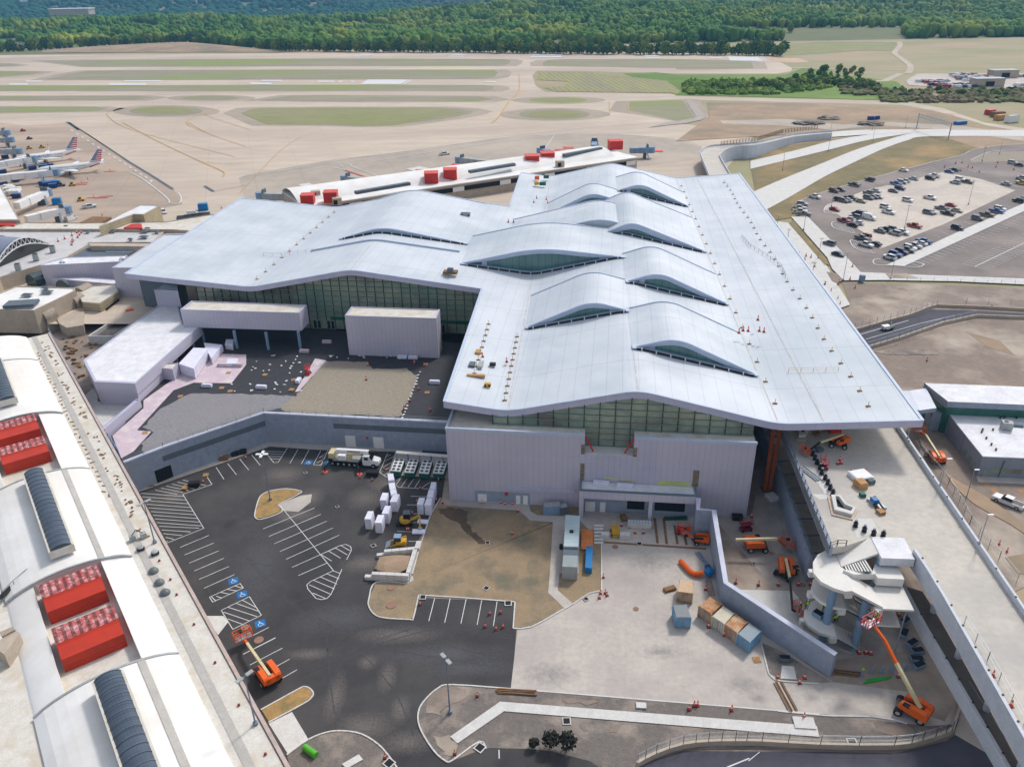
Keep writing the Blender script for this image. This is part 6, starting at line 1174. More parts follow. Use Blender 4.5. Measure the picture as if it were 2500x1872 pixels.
jetbridge('F5', 500, 670, 150, 655, 'grey jet bridge at the left end of the pier', m=M['hvac']); jetbridge('F5', 1250, 540, 905, 505, 'grey jet bridge beside the long strip skylight of the pier', m=M['hvac']); jetbridge('F5', 2208, 365, 1930, 335, 'grey jet bridge behind the pier, above the two middle red boxes', m=M['hvac'], seg=2)
jetbridge('G1', 520, 265, 415, 235, 'short dark grey jet bridge behind the right pair of red boxes', m=M['bluecol'], seg=2); jetbridge('G1', 850, 205, 855, 170, 'small blue-grey jet bridge end beyond the pier roof', m=M['bluecol'], seg=1); jetbridge('G1', 1150, 230, 1310, 225, 'blue-grey jet bridge at the far right tip of the pier', m=M['bluecol'], seg=2)
# ================= old terminal complex, upper left =================
old = thing('old_terminal_core', 'cluster of old cream terminal roofs with barrel skylights and an arched truss dome', 'terminal', tuple(pt('L4', 500, 1300, 5)))
OP = lambda z, *q: pts('L4', z, *q)
topbox('cream_roof', OP(13, -200, 1420, 460, 1435, 1020, 1165, 1010, 1130, 230, 1105, -200, 1280), 13, 6, M['tan'], M['oldroof'], old, pm=M['tan'])
topbox('stained_roof', OP(10.6, 1110, 1320, 1345, 1340, 1600, 1175, 1560, 1075, 1010, 1120), 10.6, 4, M['tanrib'], M['oldgut'], old, pm=M['tan'])
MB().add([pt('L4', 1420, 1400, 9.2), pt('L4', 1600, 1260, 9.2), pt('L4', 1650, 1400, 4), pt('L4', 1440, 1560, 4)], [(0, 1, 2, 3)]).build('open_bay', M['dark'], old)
MB().prism(OP(8.5, 760, 1520, 1100, 1400, 1140, 1430, 1120, 1620, 900, 1656, 800, 1600), 3).build('round_block', M['tan'], old)
for x0, y0, x1, y1, r_ in [(560, 1530, 720, 1470, 2.3), (960, 1330, 1090, 1270, 2.3), (1060, 1210, 1200, 1140, 2.3)]:
    a, e = pt('L4', x0, y0, 9.5), pt('L4', x1, y1, 9.5); MB().tube(a, e, r_, n=16).build('barrel_vent', M['beige'], old); c = (a + e) / 2; MB().box((c.x, c.y, 6.8), ((e - a).length, r_ * 2 - .1, 5.4), math.atan2((e - a).y, (e - a).x)).build('vent_base', M['tan'], old)
for x0, y0, x1, y1, r_ in [(340, 1050, 600, 1010 - 60, 2.8), (760, 1110, 860, 1060, 2.4)]:
    a, e = pt('L4', x0 + 80, y0, 9.4), pt('L4', x1, y1 + 40, 9.4); MB().tube(a, e, r_, n=16).build('dark_barrel_skylight', mat('deep_teal_glass', c_((40, 66, 74)), None, .15, spec=.6), old)
topbox('deck_roof', OP(12.4, -300, 1180, 0, 985, 550, 820, 900, 715, 1190, 545, 1195, 515, 2100, 510, 2250, 330, 80, 330, -300, 330), 12.4, 5, M['tan'], mat("pale_grey_deck", c_((204, 202, 202)), c_((190, 188, 188)), .8, .2), old, lip=.2, pm=M['tan'])
MB().poly(OP(12.46, 1215, 555, 1830, 575, 1750, 665, 960, 705)).build('well_floor', M['blockdark'], old); MB().prism(OP(14.2, 1195, 515, 2005, 520, 1985, 560, 1215, 555), 12.47).build('well_wall', M['tan'], old)
MB().poly(OP(12.6, 1380, 575, 1820, 580, 1790, 640, 1430, 640)).build('well_glass', M['bluecol'], old)
# arch dome
dq = [(-150, 960), (0, 800), (150, 640), (300, 500), (500, 440), (640, 455), (740, 500), (785, 550)]
a_, e_ = pt('L4', -60, 905, 12.5), pt('L4', 785, 552, 12.5); ad = (e_ - a_).normalized(); an_ = Vector((-ad.y, ad.x, 0)); AL = (e_ - a_).length
ARC = lambda k, h, off=0: a_ + ad * AL * k + an_ * off + Vector((0, 0, h * math.sin(math.pi * k)))
dome = MB(); ks = [i / 20 for i in range(21)]; dome.grid([[ARC(k, 6.6, 2.5) for k in ks], [ARC(k, 6.6, 22) for k in ks]]); dome.build('arched_roof', mat("arched_grey_roof", c_((132, 140, 160)), c_((120, 128, 148)), .6, .1), old)
MB().poly([ARC(k, 6.0, 2.6) for k in ks]).build('arch_glass', mat('smoked_glass', c_((56, 56, 54)), None, .2, spec=.6), old)
t_ = MB(); ks = [i / 14 for i in range(15)]
for i in range(14):
    a, c = ks[i], ks[i + 1]; t_.beam(ARC(a, 6.8, 1.5), ARC(c, 6.8, 1.5), .3, .3); t_.beam(ARC(a, 4.4, 1.5), ARC(c, 4.4, 1.5), .3, .3); m_ = (a + c) / 2; t_.beam(ARC(a, 4.4, 1.5), ARC(m_, 6.8, 1.5), .14, .14); t_.beam(ARC(m_, 6.8, 1.5), ARC(c, 4.4, 1.5), .14, .14)
t_.build('arch_truss', M['white'], old)
b = MB(); b.grid([[ARC(k / 20, 6.9, 14) for k in range(3, 18)], [ARC(k / 20, 6.9, 18) for k in range(3, 18)]]); b.build('blue_glass_arc', M['blue'], old)
# tan block with white roof beyond, and other pieces
topbox('tan_block', pts('F4', 16, 890, 938, 1200, 825, 1290, 828, 1440, 745, 1270, 742, 1100, 820), 16, 8, M['tanrib'], M['slabw'], old, pm=M['tan'])
MB().prism(pts('F4', 13, 715, 895, 830, 842, 1000, 845, 890, 905), 8).build('loading_well', M['lumber'], old)
rh = MB().prism(pts('F4', 14, 1110, 942, 1180, 908, 1270, 905, 1280, 945), 12.5); rh.build('red_hatch', M['red2'], old); MB().prism(pts('F4', 13.8, -50, 915, -20, 880, 125, 880, 130, 920), 12.5).build('red_hatch', M['red2'], old)
topbox('north_strip', pts('F4', 13.2, -50, 960, 200, 900, 700, 905, 1500, 895, 1900, 830, 2060, 815, 1820, 985, 1560, 965, 800, 960), 13.2, 6, M['tan'], M['oldgut'], old, pm=M['tan'])
topbox('far_hall_roof', pts('F4', 14.5, -300, 880, 180, 880, 0, 560, -60, 480, -300, 480), 14.5, 8, M['tan'], M['oldroof'], old, pm=M['tan'])
for i, (x, y, s_) in enumerate([(370, 1235, 1.6), (640, 1195, 1.7), (620, 1140, 1.2), (1950, 375, 1.5), (1940, 450, 1.7), (1720, 350, 1.2), (1760, 485, 1.0), (2110, 385, 1.2), (1525, 375, 1.0), (1180, 380, 1.1), (1990, 340, 1.2), (890, 310, .8)]):
    z = 13.1 if y > 600 else 12.6; p = pt('L4', x, y, z); t = thing('roof_ventilator', 'low grey hooded ventilator on the old terminal roof', 'ventilator', tuple(p), 'grey hooded ventilators on the old roofs'); MB().box(p + Vector((0, 0, .3)), (s_ * .9, s_ * .8, .6), .3).build('base', M['hvac'], t); MB().add([p + Vector(v) for v in ((-s_, -s_ * .7, .6), (s_, -s_ * .7, .6), (s_, s_ * .7, .6), (-s_, s_ * .7, .6), (-s_ * .5, 0, 1.1), (s_ * .5, 0, 1.1))], [(0, 1, 5, 4), (2, 3, 4, 5), (0, 4, 3), (1, 2, 5), (3, 2, 1, 0)]).build('hood', M['blockdark'], t)
p = pt('L4', 300, 1370, 13.1); t = thing('rooftop_unit', 'large grey louvred rooftop unit on the cream roof', 'air handler', tuple(p)); MB().box(p + Vector((0, 0, .9)), (8.5, 4.5, .8), .12).build('louvre_case', M['blockdark'], t); MB().box(p + Vector((0, 0, .25)), (7.8, 4, .5), .12).build('plinth', M['hvac'], t)
for x, y, lb in [(255, 880, 'nearest'), (495, 745, 'middle'), (720, 635, 'farthest')]:
    p = pt('L4', x, y, 12.7); t = thing('exhaust_stack', 'square grey exhaust stack beside the arch truss, %s of three' % lb, 'stack', tuple(p), 'grey exhaust stacks beside the arch'); MB().box(p + Vector((0, 0, 1.1)), (1.7, 1.5, 2.2), .3).build('stack_body', M['hvac'], t); MB().box(p + Vector((0, 0, 2.25)), (1.4, 1.2, .1), .3).build('stack_mouth', M['dark'], t)
b = MB(); r5 = random.Random(8)
for i in range(60): p = pt('G4', r5.uniform(540, 860), r5.uniform(440, 820), 5.5); b.box(p + Vector((0, 0, .2)), (r5.uniform(.4, 1.6), r5.uniform(.2, .6), r5.uniform(.1, .5)), r5.uniform(0, 3))
settag(b.build('building_rubbish', M['lumber']), 'scattered timber and rubbish in the yard between old hall and side wing', 'debris', kind='stuff')
sheet('side_yard', pts('G4', 5.4, 440, 430, 700, 300, 1400, 100, 1400, 300, 760, 680, 870, 1030, 1240, 1030, 1000, 1340, 1100, 1580, 600, 1000), M['dirt'], z=5.4)
sheet('side_pavement', pts('G4', 5.45, 870, 880, 880, 1030, 1240, 1030, 1180, 1120, 940, 1290, 760, 980), M['walk'], z=5.5)
pits = thing('concrete_pit', 'open concrete walled pit with timber and black sheeting beside the side wing', 'pit', tuple(pt('G4', 1000, 400, 5.4)))
pq = pts('G4', 8, 795, 440, 1020, 440, 1420, 170, 1200, 180); pb_ = MB()
for a, c in zip(pq, pq[1:] + pq[:1]): pb_.beam(a - Vector((0, 0, 1.3)), c - Vector((0, 0, 1.3)), .5, 2.6)
pb_.build('pit_wall', M['walk'], pits); MB().poly([p - Vector((0, 0, 1.2)) for p in pq]).build('pit_floor', M['rubble'], pits)
p = pt('G4', 1165, 215, 8); single('debris_skip', MB().box(p, (2.2, 1.2, .8), .5), M['orange'], 'small orange tray of scrap lying in the pit beside the side wing', 'scrap tray')
fence_line('hoarding', pts('G4', 5.5, 450, 430, 680, 850, 890, 1250, 1060, 1500), 2.2, 'blue-grey hoarding along the edge of the old hall roof', M['bluecol'], post=2, rails=6, r=.1)
hb_ = MB(); q_ = pts('G4', 7.6, 450, 430, 680, 850, 890, 1250, 1060, 1540)
for a, c in zip(q_, q_[1:]): hb_.prism([a, c, c + Vector((.5, 0, 0)), a + Vector((.5, 0, 0))], 5.4)
single('site_hoarding', hb_, M['bluecol'], 'long blue-grey sheet panel wall between the old hall and the courtyard', 'hoarding')
lo3 = topbox('low_link_wall', pts('G4', 8.6, 905, 1285, 940, 1285, 1260, 1015, 1225, 1015), 8.6, 5, M['wall2'], M['fascia'])
# ================= vehicles =================
def ang(fr, x0, y0, x1, y1, z=0): a, b = pt(fr, x0, y0, z), pt(fr, x1, y1, z); return math.atan2(b.y - a.y, b.x - a.x)
def loft(secs):
    """secs: (x, z0, z1, half width bottom, half width top)"""
    b = MB(); vs = []
    for x, z0, z1, w0, w1 in secs: vs += [(x, -w0, z0), (x, w0, z0), (x, w1, z1), (x, -w1, z1)]
    fs = []
    for i in range(len(secs) - 1):
        for k in range(4): a = i * 4 + k; c = i * 4 + (k + 1) % 4; fs.append((a, c, c + 4, a + 4))
    fs += [(3, 2, 1, 0), tuple(range(4 * len(secs) - 4, 4 * len(secs)))]; return b.add(vs, fs)
paint = {n: mat("car_" + n, c, None, .3, 1, spec=.5) for n, c in dict(white=(.72, .73, .74), silver=(.42, .44, .46), gray=(.16, .17, .19), black=(.015, .016, .02), navy=(.02, .03, .08), blue=(.01, .09, .32), red=(.34, .015, .015), maroon=(.10, .012, .02), tan=(.36, .31, .24), brown=(.12, .08, .05), yellow=(.5, .36, .05)).items()}
carglass = mat("car_glass", (.02, .025, .03), None, .1, 1, spec=.6)
BODY = dict(
 sedan=([(-2.35, .38, .78, .78, .7), (-2.25, .28, .95, .88, .82), (-1.4, .25, 1.0, .9, .84), (.9, .25, .98, .9, .85), (2.0, .27, .82, .88, .8), (2.35, .38, .66, .76, .7)], [(-1.75, .96, 1.0, .74, .72), (-1.05, .96, 1.42, .78, .6), (.3, .96, 1.44, .78, .6), (1.15, .96, .99, .76, .72)], (-1.05, .3, 1.43), 1.42, .33),
 suv=([(-2.35, .4, .95, .84, .8), (-2.3, .3, 1.08, .92, .88), (-1.4, .28, 1.1, .94, .88), (1.0, .28, 1.1, .94, .88), (2.1, .3, 1.0, .92, .86), (2.4, .4, .8, .8, .76)], [(-2.25, 1.06, 1.12, .8, .78), (-1.95, 1.06, 1.7, .82, .68), (.35, 1.06, 1.72, .82, .68), (1.15, 1.06, 1.1, .8, .76)], (-1.95, .35, 1.71), 1.45, .38),
 pickup=([(-2.85, .5, 1.05, .92, .92), (-2.8, .4, 1.1, .96, .94), (.2, .38, 1.12, .96, .92), (1.5, .38, 1.14, .96, .92), (2.6, .4, 1.08, .95, .88), (2.9, .5, .85, .86, .8)], [(-.75, 1.1, 1.72, .84, .7), (.6, 1.1, 1.76, .84, .7), (1.3, 1.1, 1.14, .82, .78)], (-.75, .6, 1.75), 1.85, .41),
 van=([(-2.9, .4, 2.1, .95, .82), (-2.8, .3, 2.2, .98, .84), (.9, .3, 2.2, .98, .84), (1.7, .3, 1.5, .98, .86), (2.6, .35, 1.1, .95, .85), (2.9, .45, .8, .85, .8)], [(.95, 1.45, 1.95, .99, .87), (1.72, 1.2, 1.42, .99, .88)], (-2.7, .9, 2.2), 1.9, .37))
def wheel(par, x, y, r_, wd=.24, nm='wheel'):
    o = MB().tube((x, y - wd / 2, r_), (x, y + wd / 2, r_), r_, n=12).build(nm, M['tyre'], par); MB().tube((x, y - wd / 2 - .02, r_), (x, y + wd / 2 + .02, r_), r_ * .55, n=10).build('rim', M['hub'], o); return o
def make_car(kind, clr, label, loc, rz, grp=None, z=None, extra=None):
    bs, gs_, rf, wb, wr = BODY[kind]; t = thing(dict(sedan='parked_car', suv='parked_car', pickup='pickup_truck', van='delivery_van')[kind], label, dict(sedan='car', suv='car', pickup='pickup', van='van')[kind], (0, 0, 0), grp)
    b = loft(bs).build('body', paint[clr], t); b.material_slots[0].link = 'OBJECT'; b.material_slots[0].material = paint[clr]
    loft(gs_).build('windows', carglass, t)
    w_ = .66 if kind != 'van' else .8; r_ = MB().box(((rf[0] + rf[1]) / 2, 0, rf[2] + .012), (rf[1] - rf[0] + .1, w_ * 2 - (.06 if kind != 'van' else .1), .05)).build('roof', paint[clr], t); r_.material_slots[0].link = 'OBJECT'; r_.material_slots[0].material = paint[clr]
    if kind == 'pickup': MB().box((-1.75, 0, 1.115), (1.8, 1.55, .04)).build('cargo_bed', M['black'], t)
    for sx in (-1, 1):
        for sy in (-1, 1): wheel(t, sx * wb, sy * .84, wr)
    for sy in (-1, 1): MB().box((bs[-1][0] - .04, sy * .6, .7), (.1, .3, .14)).build('headlight', M['white'], t)
    t.location = loc; t.rotation_euler.z = rz; return t
carp = {}
def car(kind, clr, label, loc, rz, grp=None, sc_k=1.0):
    if kind not in carp: t = make_car(kind, clr, label, loc, rz, grp); carp[kind] = t; t.scale = (sc_k,) * 3; return t
    t = dup(carp[kind], loc, rz, label, grp, sx=(sc_k,) * 3)
    if grp is None and 'group' in t: del t['group']
    for c in list(lastkids):
        if c.name.startswith(('body', 'roof')): c.material_slots[0].link = 'OBJECT'; c.material_slots[0].material = paint[clr]
    return t
# near / notable vehicles first
hd_ = ang('L5', 2195, 1000, 1950, 900, ZB)
ptk = car('pickup', 'white', 'white pickup with an open dark bed parked in the dirt by the office building', pt('L5', 2075, 955, ZB), hd_, sc_k=.95)
car('pickup', 'white', 'white pickup driving on the apron between jet bridges and the tan block', pt('M6', 1610, 430, ZB), ang('M6', 1500, 430, 1700, 400, ZB), sc_k=1.1)
car('pickup', 'white', 'white pickup alone on the grey apron lane behind the pier', pt('F5', 1785, 290, ZB), ang('F5', 1740, 290, 1830, 278, ZB), sc_k=1.1)
car('suv', 'white', 'white car on the apron at the corner of the tan ribbed block', pt('F4', 1472, 812, ZB), ang('F4', 1450, 770, 1490, 815, ZB))
car('van', 'white', 'small white box truck parked under the nearest white jet bridge', pt('M6', 1290, 650, ZB), ang('M6', 1180, 690, 1370, 620, ZB))
car('van', 'white', 'small white service truck at the dark dumpsters behind the terminal wing', pt('F4', 1730, 825, ZB), ang('F4', 1690, 830, 1780, 820, ZB), sc_k=.8)
LOT = [ # x, y (G2), colour, kind
 (1178, 722, 'white', 'sedan', 0), (905, 799, 'navy', 'suv', 0), (780, 840, 'black', 'pickup', 0), (670, 880, 'navy', 'sedan', 0), (615, 889, 'maroon', 'suv', 0), (460, 937, 'white', 'pickup', 0), (358, 998, 'silver', 'suv', 0), (333, 1029, 'silver', 'pickup', 0), (340, 1056, 'white', 'pickup', 0), (372, 1078, 'gray', 'pickup', 0),
 (1585, 719, 'black', 'sedan', 1), (1548, 735, 'blue', 'sedan', 1), (1425, 769, 'white', 'pickup', 1), (1392, 789, 'black', 'suv', 1), (1258, 790, 'silver', 'sedan', 1), (1192, 808, 'silver', 'sedan', 1), (1163, 820, 'silver', 'suv', 1), (1118, 832, 'blue', 'pickup', 1), (1148, 870, 'navy', 'suv', 1), (1095, 890, 'gray', 'sedan', 1),
 (955, 890, 'silver', 'sedan', 2), (892, 906, 'gray', 'suv', 2), (972, 938, 'silver', 'sedan', 2), (932, 941, 'navy', 'sedan', 2), (893, 947, 'gray', 'suv', 2), (750, 949, 'black', 'pickup', 2), (833, 973, 'tan', 'sedan', 2), (722, 966, 'silver', 'sedan', 2), (690, 970, 'gray', 'suv', 2), (657, 962, 'black', 'suv', 2),
 (1635, 797, 'white', 'suv', 3), (1595, 822, 'silver', 'suv', 3), (1690, 818, 'brown', 'pickup', 3), (1390, 947, 'white', 'pickup', 3), (1210, 967, 'white', 'suv', 3), (1030, 1022, 'white', 'suv', 3), (1055, 1064, 'white', 'pickup', 3), (1560, 1007, 'red', 'sedan', 3), (1485, 1032, 'gray', 'pickup', 3), (1402, 1062, 'silver', 'sedan', 3), (1378, 1067, 'gray', 'suv', 3), (1608, 1050, 'tan', 'sedan', 3), (1533, 1074, 'black', 'pickup', 3), (1265, 1175, 'red', 'pickup', 3),
 (620, 1040, 'red', 'sedan', 4), (815, 1082, 'navy', 'van', 4), (785, 1102, 'gray', 'suv', 4), (900, 1110, 'white', 'van', 4), (742, 1120, 'silver', 'sedan', 4), (697, 1132, 'red', 'pickup', 4), (812, 1150, 'white', 'sedan', 4), (765, 1165, 'black', 'sedan', 4),
 (1065, 1197, 'gray', 'suv', 5), (1035, 1207, 'black', 'pickup', 5), (985, 1215, 'gray', 'sedan', 5), (1163, 1227, 'white', 'pickup', 5), (1108, 1234, 'silver', 'suv', 5), (866, 1258, 'red', 'suv', 5), (842, 1274, 'gray', 'pickup', 5), (948, 1320, 'black', 'sedan', 5), (870, 1328, 'white', 'pickup', 5),
 (1340, 1302, 'blue', 'pickup', 6), (1315, 1317, 'white', 'sedan', 6), (1262, 1338, 'silver', 'pickup', 6), (1228, 1354, 'white', 'suv', 6), (1203, 1370, 'gray', 'pickup', 6), (1160, 1386, 'navy', 'suv', 6), (1110, 1406, 'blue', 'suv', 6), (1062, 1430, 'white', 'suv', 6), (1612, 1192, 'navy', 'suv', 6), (1775, 1114, 'gray', 'suv', 6), (1853, 1084, 'brown', 'pickup', 6), (1930, 1055, 'blue', 'pickup', 6), (1955, 1037, 'white', 'suv', 6),
 (2005, 832, 'silver', 'sedan', 7), (2130, 787, 'silver', 'suv', 7), (2135, 827, 'yellow', 'pickup', 7), (2105, 970, 'black', 'suv', 7), (2150, 957, 'navy', 'sedan', 7), (2060, 662, 'silver', 'suv', 7), (2112, 679, 'black', 'sedan', 7), (577, 1317, 'gray', 'suv', 8), (648, 1405, 'navy', 'sedan', 8)]
PLACE = ['in the stalls along the grassy bank', 'near the top corner of the pale concrete', 'in the upper left group on the concrete', 'out on the open concrete', 'beside the upper hatched islands', 'in the lower group above the stall row', 'in the stall row along the white walkway', 'at the right edge of the lot', 'on the white path beside the lot']
PL2 = ['', 'second ']
from collections import Counter, defaultdict
cnt = defaultdict(list)
for r_ in LOT: cnt[(r_[2], r_[3], r_[4])].append(r_[0])
rv = random.Random(2); a_car = ang('G2', 1215, 1165, 1313, 1188, ZB)
for x, y, clr, kind, g_ in LOT:
    q = sorted(cnt[(clr, kind, g_)]); pos = '' if len(q) == 1 else (', left one of those' if x == q[0] else ', right one of those' if x == q[-1] else ', middle one of three')
    nm = {'sedan': 'sedan', 'suv': 'sport utility', 'pickup': 'pickup', 'van': 'van'}[kind]
    c2 = {'gray': 'dark grey', 'navy': 'dark navy'}.get(clr, clr)
    car(kind, clr, '%s %s %s%s' % (c2, nm, PLACE[g_], pos), pt('G2', x, y, ZB + .46 if g_ != 3 else ZB + .4), a_car + (math.pi if rv.random() < .4 else 0) + rv.uniform(-.04, .04) + (.5 if g_ == 0 and x < 400 else 0), 'cars in the far parking lot', sc_k=1.0)
# packed lot on the horizon
ft = None; r6 = random.Random(21); fc = [paint[k] for k in ('white', 'white', 'silver', 'gray', 'navy', 'silver', 'white', 'red')]
sheet('far_lot', pts('A3', ZB, 1460, 516, 1535, 470, 1750, 472, 2300, 470, 2300, 600, 2000, 575, 1480, 545), mat("far_lot_paving", c_((196, 186, 178)), None, .9, .02), .3)
spots2 = []
for x0, x1, y, n in [(1545, 1720, 523, 9), (1620, 1950, 545, 17), (1755, 1900, 480, 8), (1765, 1960, 490, 11), (1780, 2010, 499, 13), (1800, 2040, 508, 12), (1840, 2050, 515, 10), (2160, 2300, 548, 7), (2120, 2300, 572, 9), (1600, 1700, 530, 5), (2180, 2300, 490, 7), (1700, 1900, 555, 9)]:
    for i in range(n): spots2.append((x0 + (x1 - x0) * i / (n - 1) + r6.uniform(-3, 3), y + r6.uniform(-1.5, 1.5)))
for i, (x, y) in enumerate(spots2):
    p = pt('A3', x, y, ZB + .35)
    if ft is None:
        b = loft(BODY['suv'][0]); g2 = loft([(s[0], s[1], s[2], s[3], s[4]) for s in BODY['suv'][1]]); b.add(g2.v, g2.f); ft = single('distant_car', b, fc[0], 'tiny parked car among the packed rows of the distant lot', 'car', 'cars in the distant packed lot', origin=(0, 0, 0)); ft.material_slots[0].link = 'OBJECT'; ft.material_slots[0].material = fc[0]; ft.location = p; ft.scale = (1.35, 1.35, 1.35)
    else: c = ft.copy(); col.objects.link(c); c.location = p; c.rotation_euler.z = r6.choice([.1, 1.6]); c.material_slots[0].link = 'OBJECT'; c.material_slots[0].material = r6.choice(fc)
for x, y, w_, lb in [(1995, 555, 16, 'tan low building with a dark garage door in the distant lot'), (2095, 498, 15, 'pale low building behind the distant lot')]:
    p = pt('A3', x, y, ZB + .3); t = thing('service_building', lb, 'building', tuple(p)); MB().box(p + Vector((0, 6, 3)), (w_ * 1.5, 10, 6)).build('wall', M['tan'], t); MB().box(p + Vector((0, 6, 6.3)), (w_ * 1.5 + 1, 11, .6)).build('roof', M['hvac'], t); MB().box(p + Vector((0, .9, 2.5)), (7, .3, 3.6)).build('garage_door', M['dark'], t)
# ---- boom lifts ----
def boom_lift(label, base, rz, pts_b, clrs, sz=1.0, bz=None, name='boom_lift', steer=0):
    """chassis on four wheels, turntable, boom through pts_b (world), basket at the end"""
    t = thing(name, label, 'boom lift', tuple(base)); c, s = math.cos(rz), math.sin(rz)
    loc = lambda x, y, z: Vector((base.x + (x * c - y * s) * sz, base.y + (x * s + y * c) * sz, base.z + z * sz))
    b = MB().box(loc(0, 0, .75), (3.2 * sz, 1.5 * sz, .4 * sz), rz); b.box(loc(1.15, 0, .6), (.3 * sz, 2.3 * sz, .25 * sz), rz); b.box(loc(-1.15, 0, .6), (.3 * sz, 2.3 * sz, .25 * sz), rz); b.build('chassis', M['black'], t)
    for x in (-1.2, 1.2):
        for y in (-1.1, 1.1):
            a, e = loc(x, y - .2, .5), loc(x, y + .2, .5); o = MB().tube(a, e, .5 * sz, n=14).build('wheel', M['tyre'], t); d = (e - a) * .06; MB().tube(a - d, e + d, .26 * sz, n=10).build('rim', M['hub'], o)
    bd = (pts_b[1] - pts_b[0]); ba = math.atan2(bd.y, bd.x) if bz is None else bz; cb_, sb_ = math.cos(ba), math.sin(ba)
    lb = lambda x, y, z: Vector((base.x + (x * cb_ - y * sb_) * sz, base.y + (x * sb_ + y * cb_) * sz, base.z + z * sz))
    tb_ = MB(); prof = [(-2.0, .55, .95, .9, .7), (-1.8, .95, 1.9, 1.2, .95) ]
    for y0 in (-1, 1):
        secs = [(-2.1, 1.05, 1.7), (-1.9, .95, 1.95), (-.6, .95, 2.0), (.9, .95, 1.75), (1.1, 1.05, 1.4)]; vs = []
        for x, z0, z1 in secs: vs += [lb(x, y0 * .4, z0), lb(x, y0 * 1.2, z0), lb(x, y0 * 1.12, z1), lb(x, y0 * .42, z1)]
        tb_.add(vs, [(i * 4 + k, i * 4 + (k + 1) % 4, i * 4 + 4 + (k + 1) % 4, i * 4 + 4 + k) for i in range(4) for k in range(4)] + [(3, 2, 1, 0), (16, 17, 18, 19)])
    tb_.box(lb(-1.75, 0, 1.35), (.7 * sz, 1.6 * sz, .9 * sz), ba); tb_.build('engine_hood', M['orange'], t)
    MB().box(lb(-.4, 0, 1.1), (2.4 * sz, .8 * sz, .35 * sz), ba).build('turntable', M['black'], t); MB().box(lb(.3, 1.0, 1.85), (.7 * sz, .5 * sz, .25 * sz), ba).build('control_box', M['black'], t)
    for i, (a, e) in enumerate(zip(pts_b, pts_b[1:])):
        w_ = (.34 - .05 * i) * sz; MB().beam(a, e, w_, w_ * 1.25).build('boom_section', M[clrs[min(i, len(clrs) - 1)]], t)
    e = pts_b[-1]; d = (pts_b[-1] - pts_b[-2]); d.z = 0; d.normalize(); n_ = Vector((-d.y, d.x, 0)); b = MB(); rr = .045 * sz; cc = e + d * .6 * sz; W_, D2 = 1.15 * sz, .5 * sz
    cr_ = [cc + n_ * W_ + d * D2, cc - n_ * W_ + d * D2, cc - n_ * W_ - d * D2, cc + n_ * W_ - d * D2]
    for z in (0, .55, 1.1):
        for i in range(4): b.beam(cr_[i] + Vector((0, 0, z * sz)), cr_[(i + 1) % 4] + Vector((0, 0, z * sz)), rr * 1.6, rr * 1.6)
    for i in range(4):
        for k in (0, .33, .66): q = cr_[i].lerp(cr_[(i + 1) % 4], k); b.beam(q, q + Vector((0, 0, 1.1 * sz)), rr * 1.4, rr * 1.4)
    bk = b.build('basket', M['orange'] if clrs[-1] != 'redb' else M['red2'], t); MB().prism(cr_, cr_[0].z - .08).build('basket_floor', M['steel'], bk); MB().box(cc + n_ * .2 * sz + d * .2 + Vector((0, 0, .95 * sz)), (.6 * sz, .3 * sz, .3 * sz), ba).build('control_panel', M['black'], bk)
    return t
def up(p, z): return Vector((p.x, p.y, z))
bA = pt('L2', 330, 800); boom_lift('orange boom lift with a cream boom stretched over the parking bays, basket near the ground', bA, ang('L2', 330, 800, 170, 540), [pt('L2', 345, 790, 2.3), pt('L2', 170, 540, 2.0), pt('L2', 150, 510, 1.5)], ['cream', 'orange'], 1.25)
bB = pt('K4', 790, 1330); boom_lift('orange boom lift at bottom right with a long raised boom reaching up to the stair', bB, ang('K4', 700, 1290, 850, 1350), [pt('K4', 855, 1300, 2.4), pt('K4', 710, 1030, 6.5), pt('K4', 640, 890, 8.6), pt('K4', 580, 810, 9.6)], ['cream', 'orange', 'orange', 'redb'], 1.25, bz=ang('K4', 860, 1350, 760, 1290))
bC = pt('K3', 590, 868); boom_lift('orange articulated boom lift standing side-on with a horizontal cream boom', bC, ang('K3', 500, 878, 660, 880), [pt('K3', 440, 805, 3.4), pt('K3', 745, 797, 3.8), pt('K3', 800, 850, 1.2)], ['cream', 'orange'], 1.15, bz=0.05)
bD = pt('K3', 808, 1060); boom_lift('orange boom lift facing the camera with its black jib lowered toward the stair', bD, ang('K3', 735, 1040, 850, 1070) + 1.2, [pt('K3', 808, 945, 3.2), pt('K3', 838, 1085, 3.0), pt('K3', 858, 1320, 1.6), pt('K3', 880, 1330, 1.2)], ['cream', 'black', 'black'], 1.15, bz=ang('K3', 830, 1080, 806, 950) + math.pi)
bE = pt('L5', 662, 470, ZD); boom_lift('orange boom lift on the deck beside the terminal roof edge, basket down on the left', bE, ang('L5', 598, 475, 705, 490, ZD), [pt('L5', 715, 372, ZD + 2.4), pt('L5', 520, 440, ZD + 2.4), pt('L5', 465, 480, ZD + 1.6), pt('L5', 415, 520, ZD + .6)], ['cream', 'black', 'black'], 1.0)
bF = pt('L5', 1470, 590, ZB); boom_lift('red-orange boom lift in the dirt strip between deck barrier and office building', bF, ang('L5', 1500, 620, 1400, 520, ZB), [pt('L5', 1510, 560, ZB + 2.2), pt('L5', 1395, 380, ZB + 2.0), pt('L5', 1350, 358, ZB + 1.2)], ['cream', 'orange'], 1.05)
bG = pt('K2', 1900, 590); boom_lift('navy and orange boom lift tucked in the corner of the dock yard', bG, .1, [pt('K2', 1930, 560, 1.8), pt('K2', 1850, 555, 1.6), pt('K2', 1800, 520, 1.2)], ['black', 'orange'], .85)
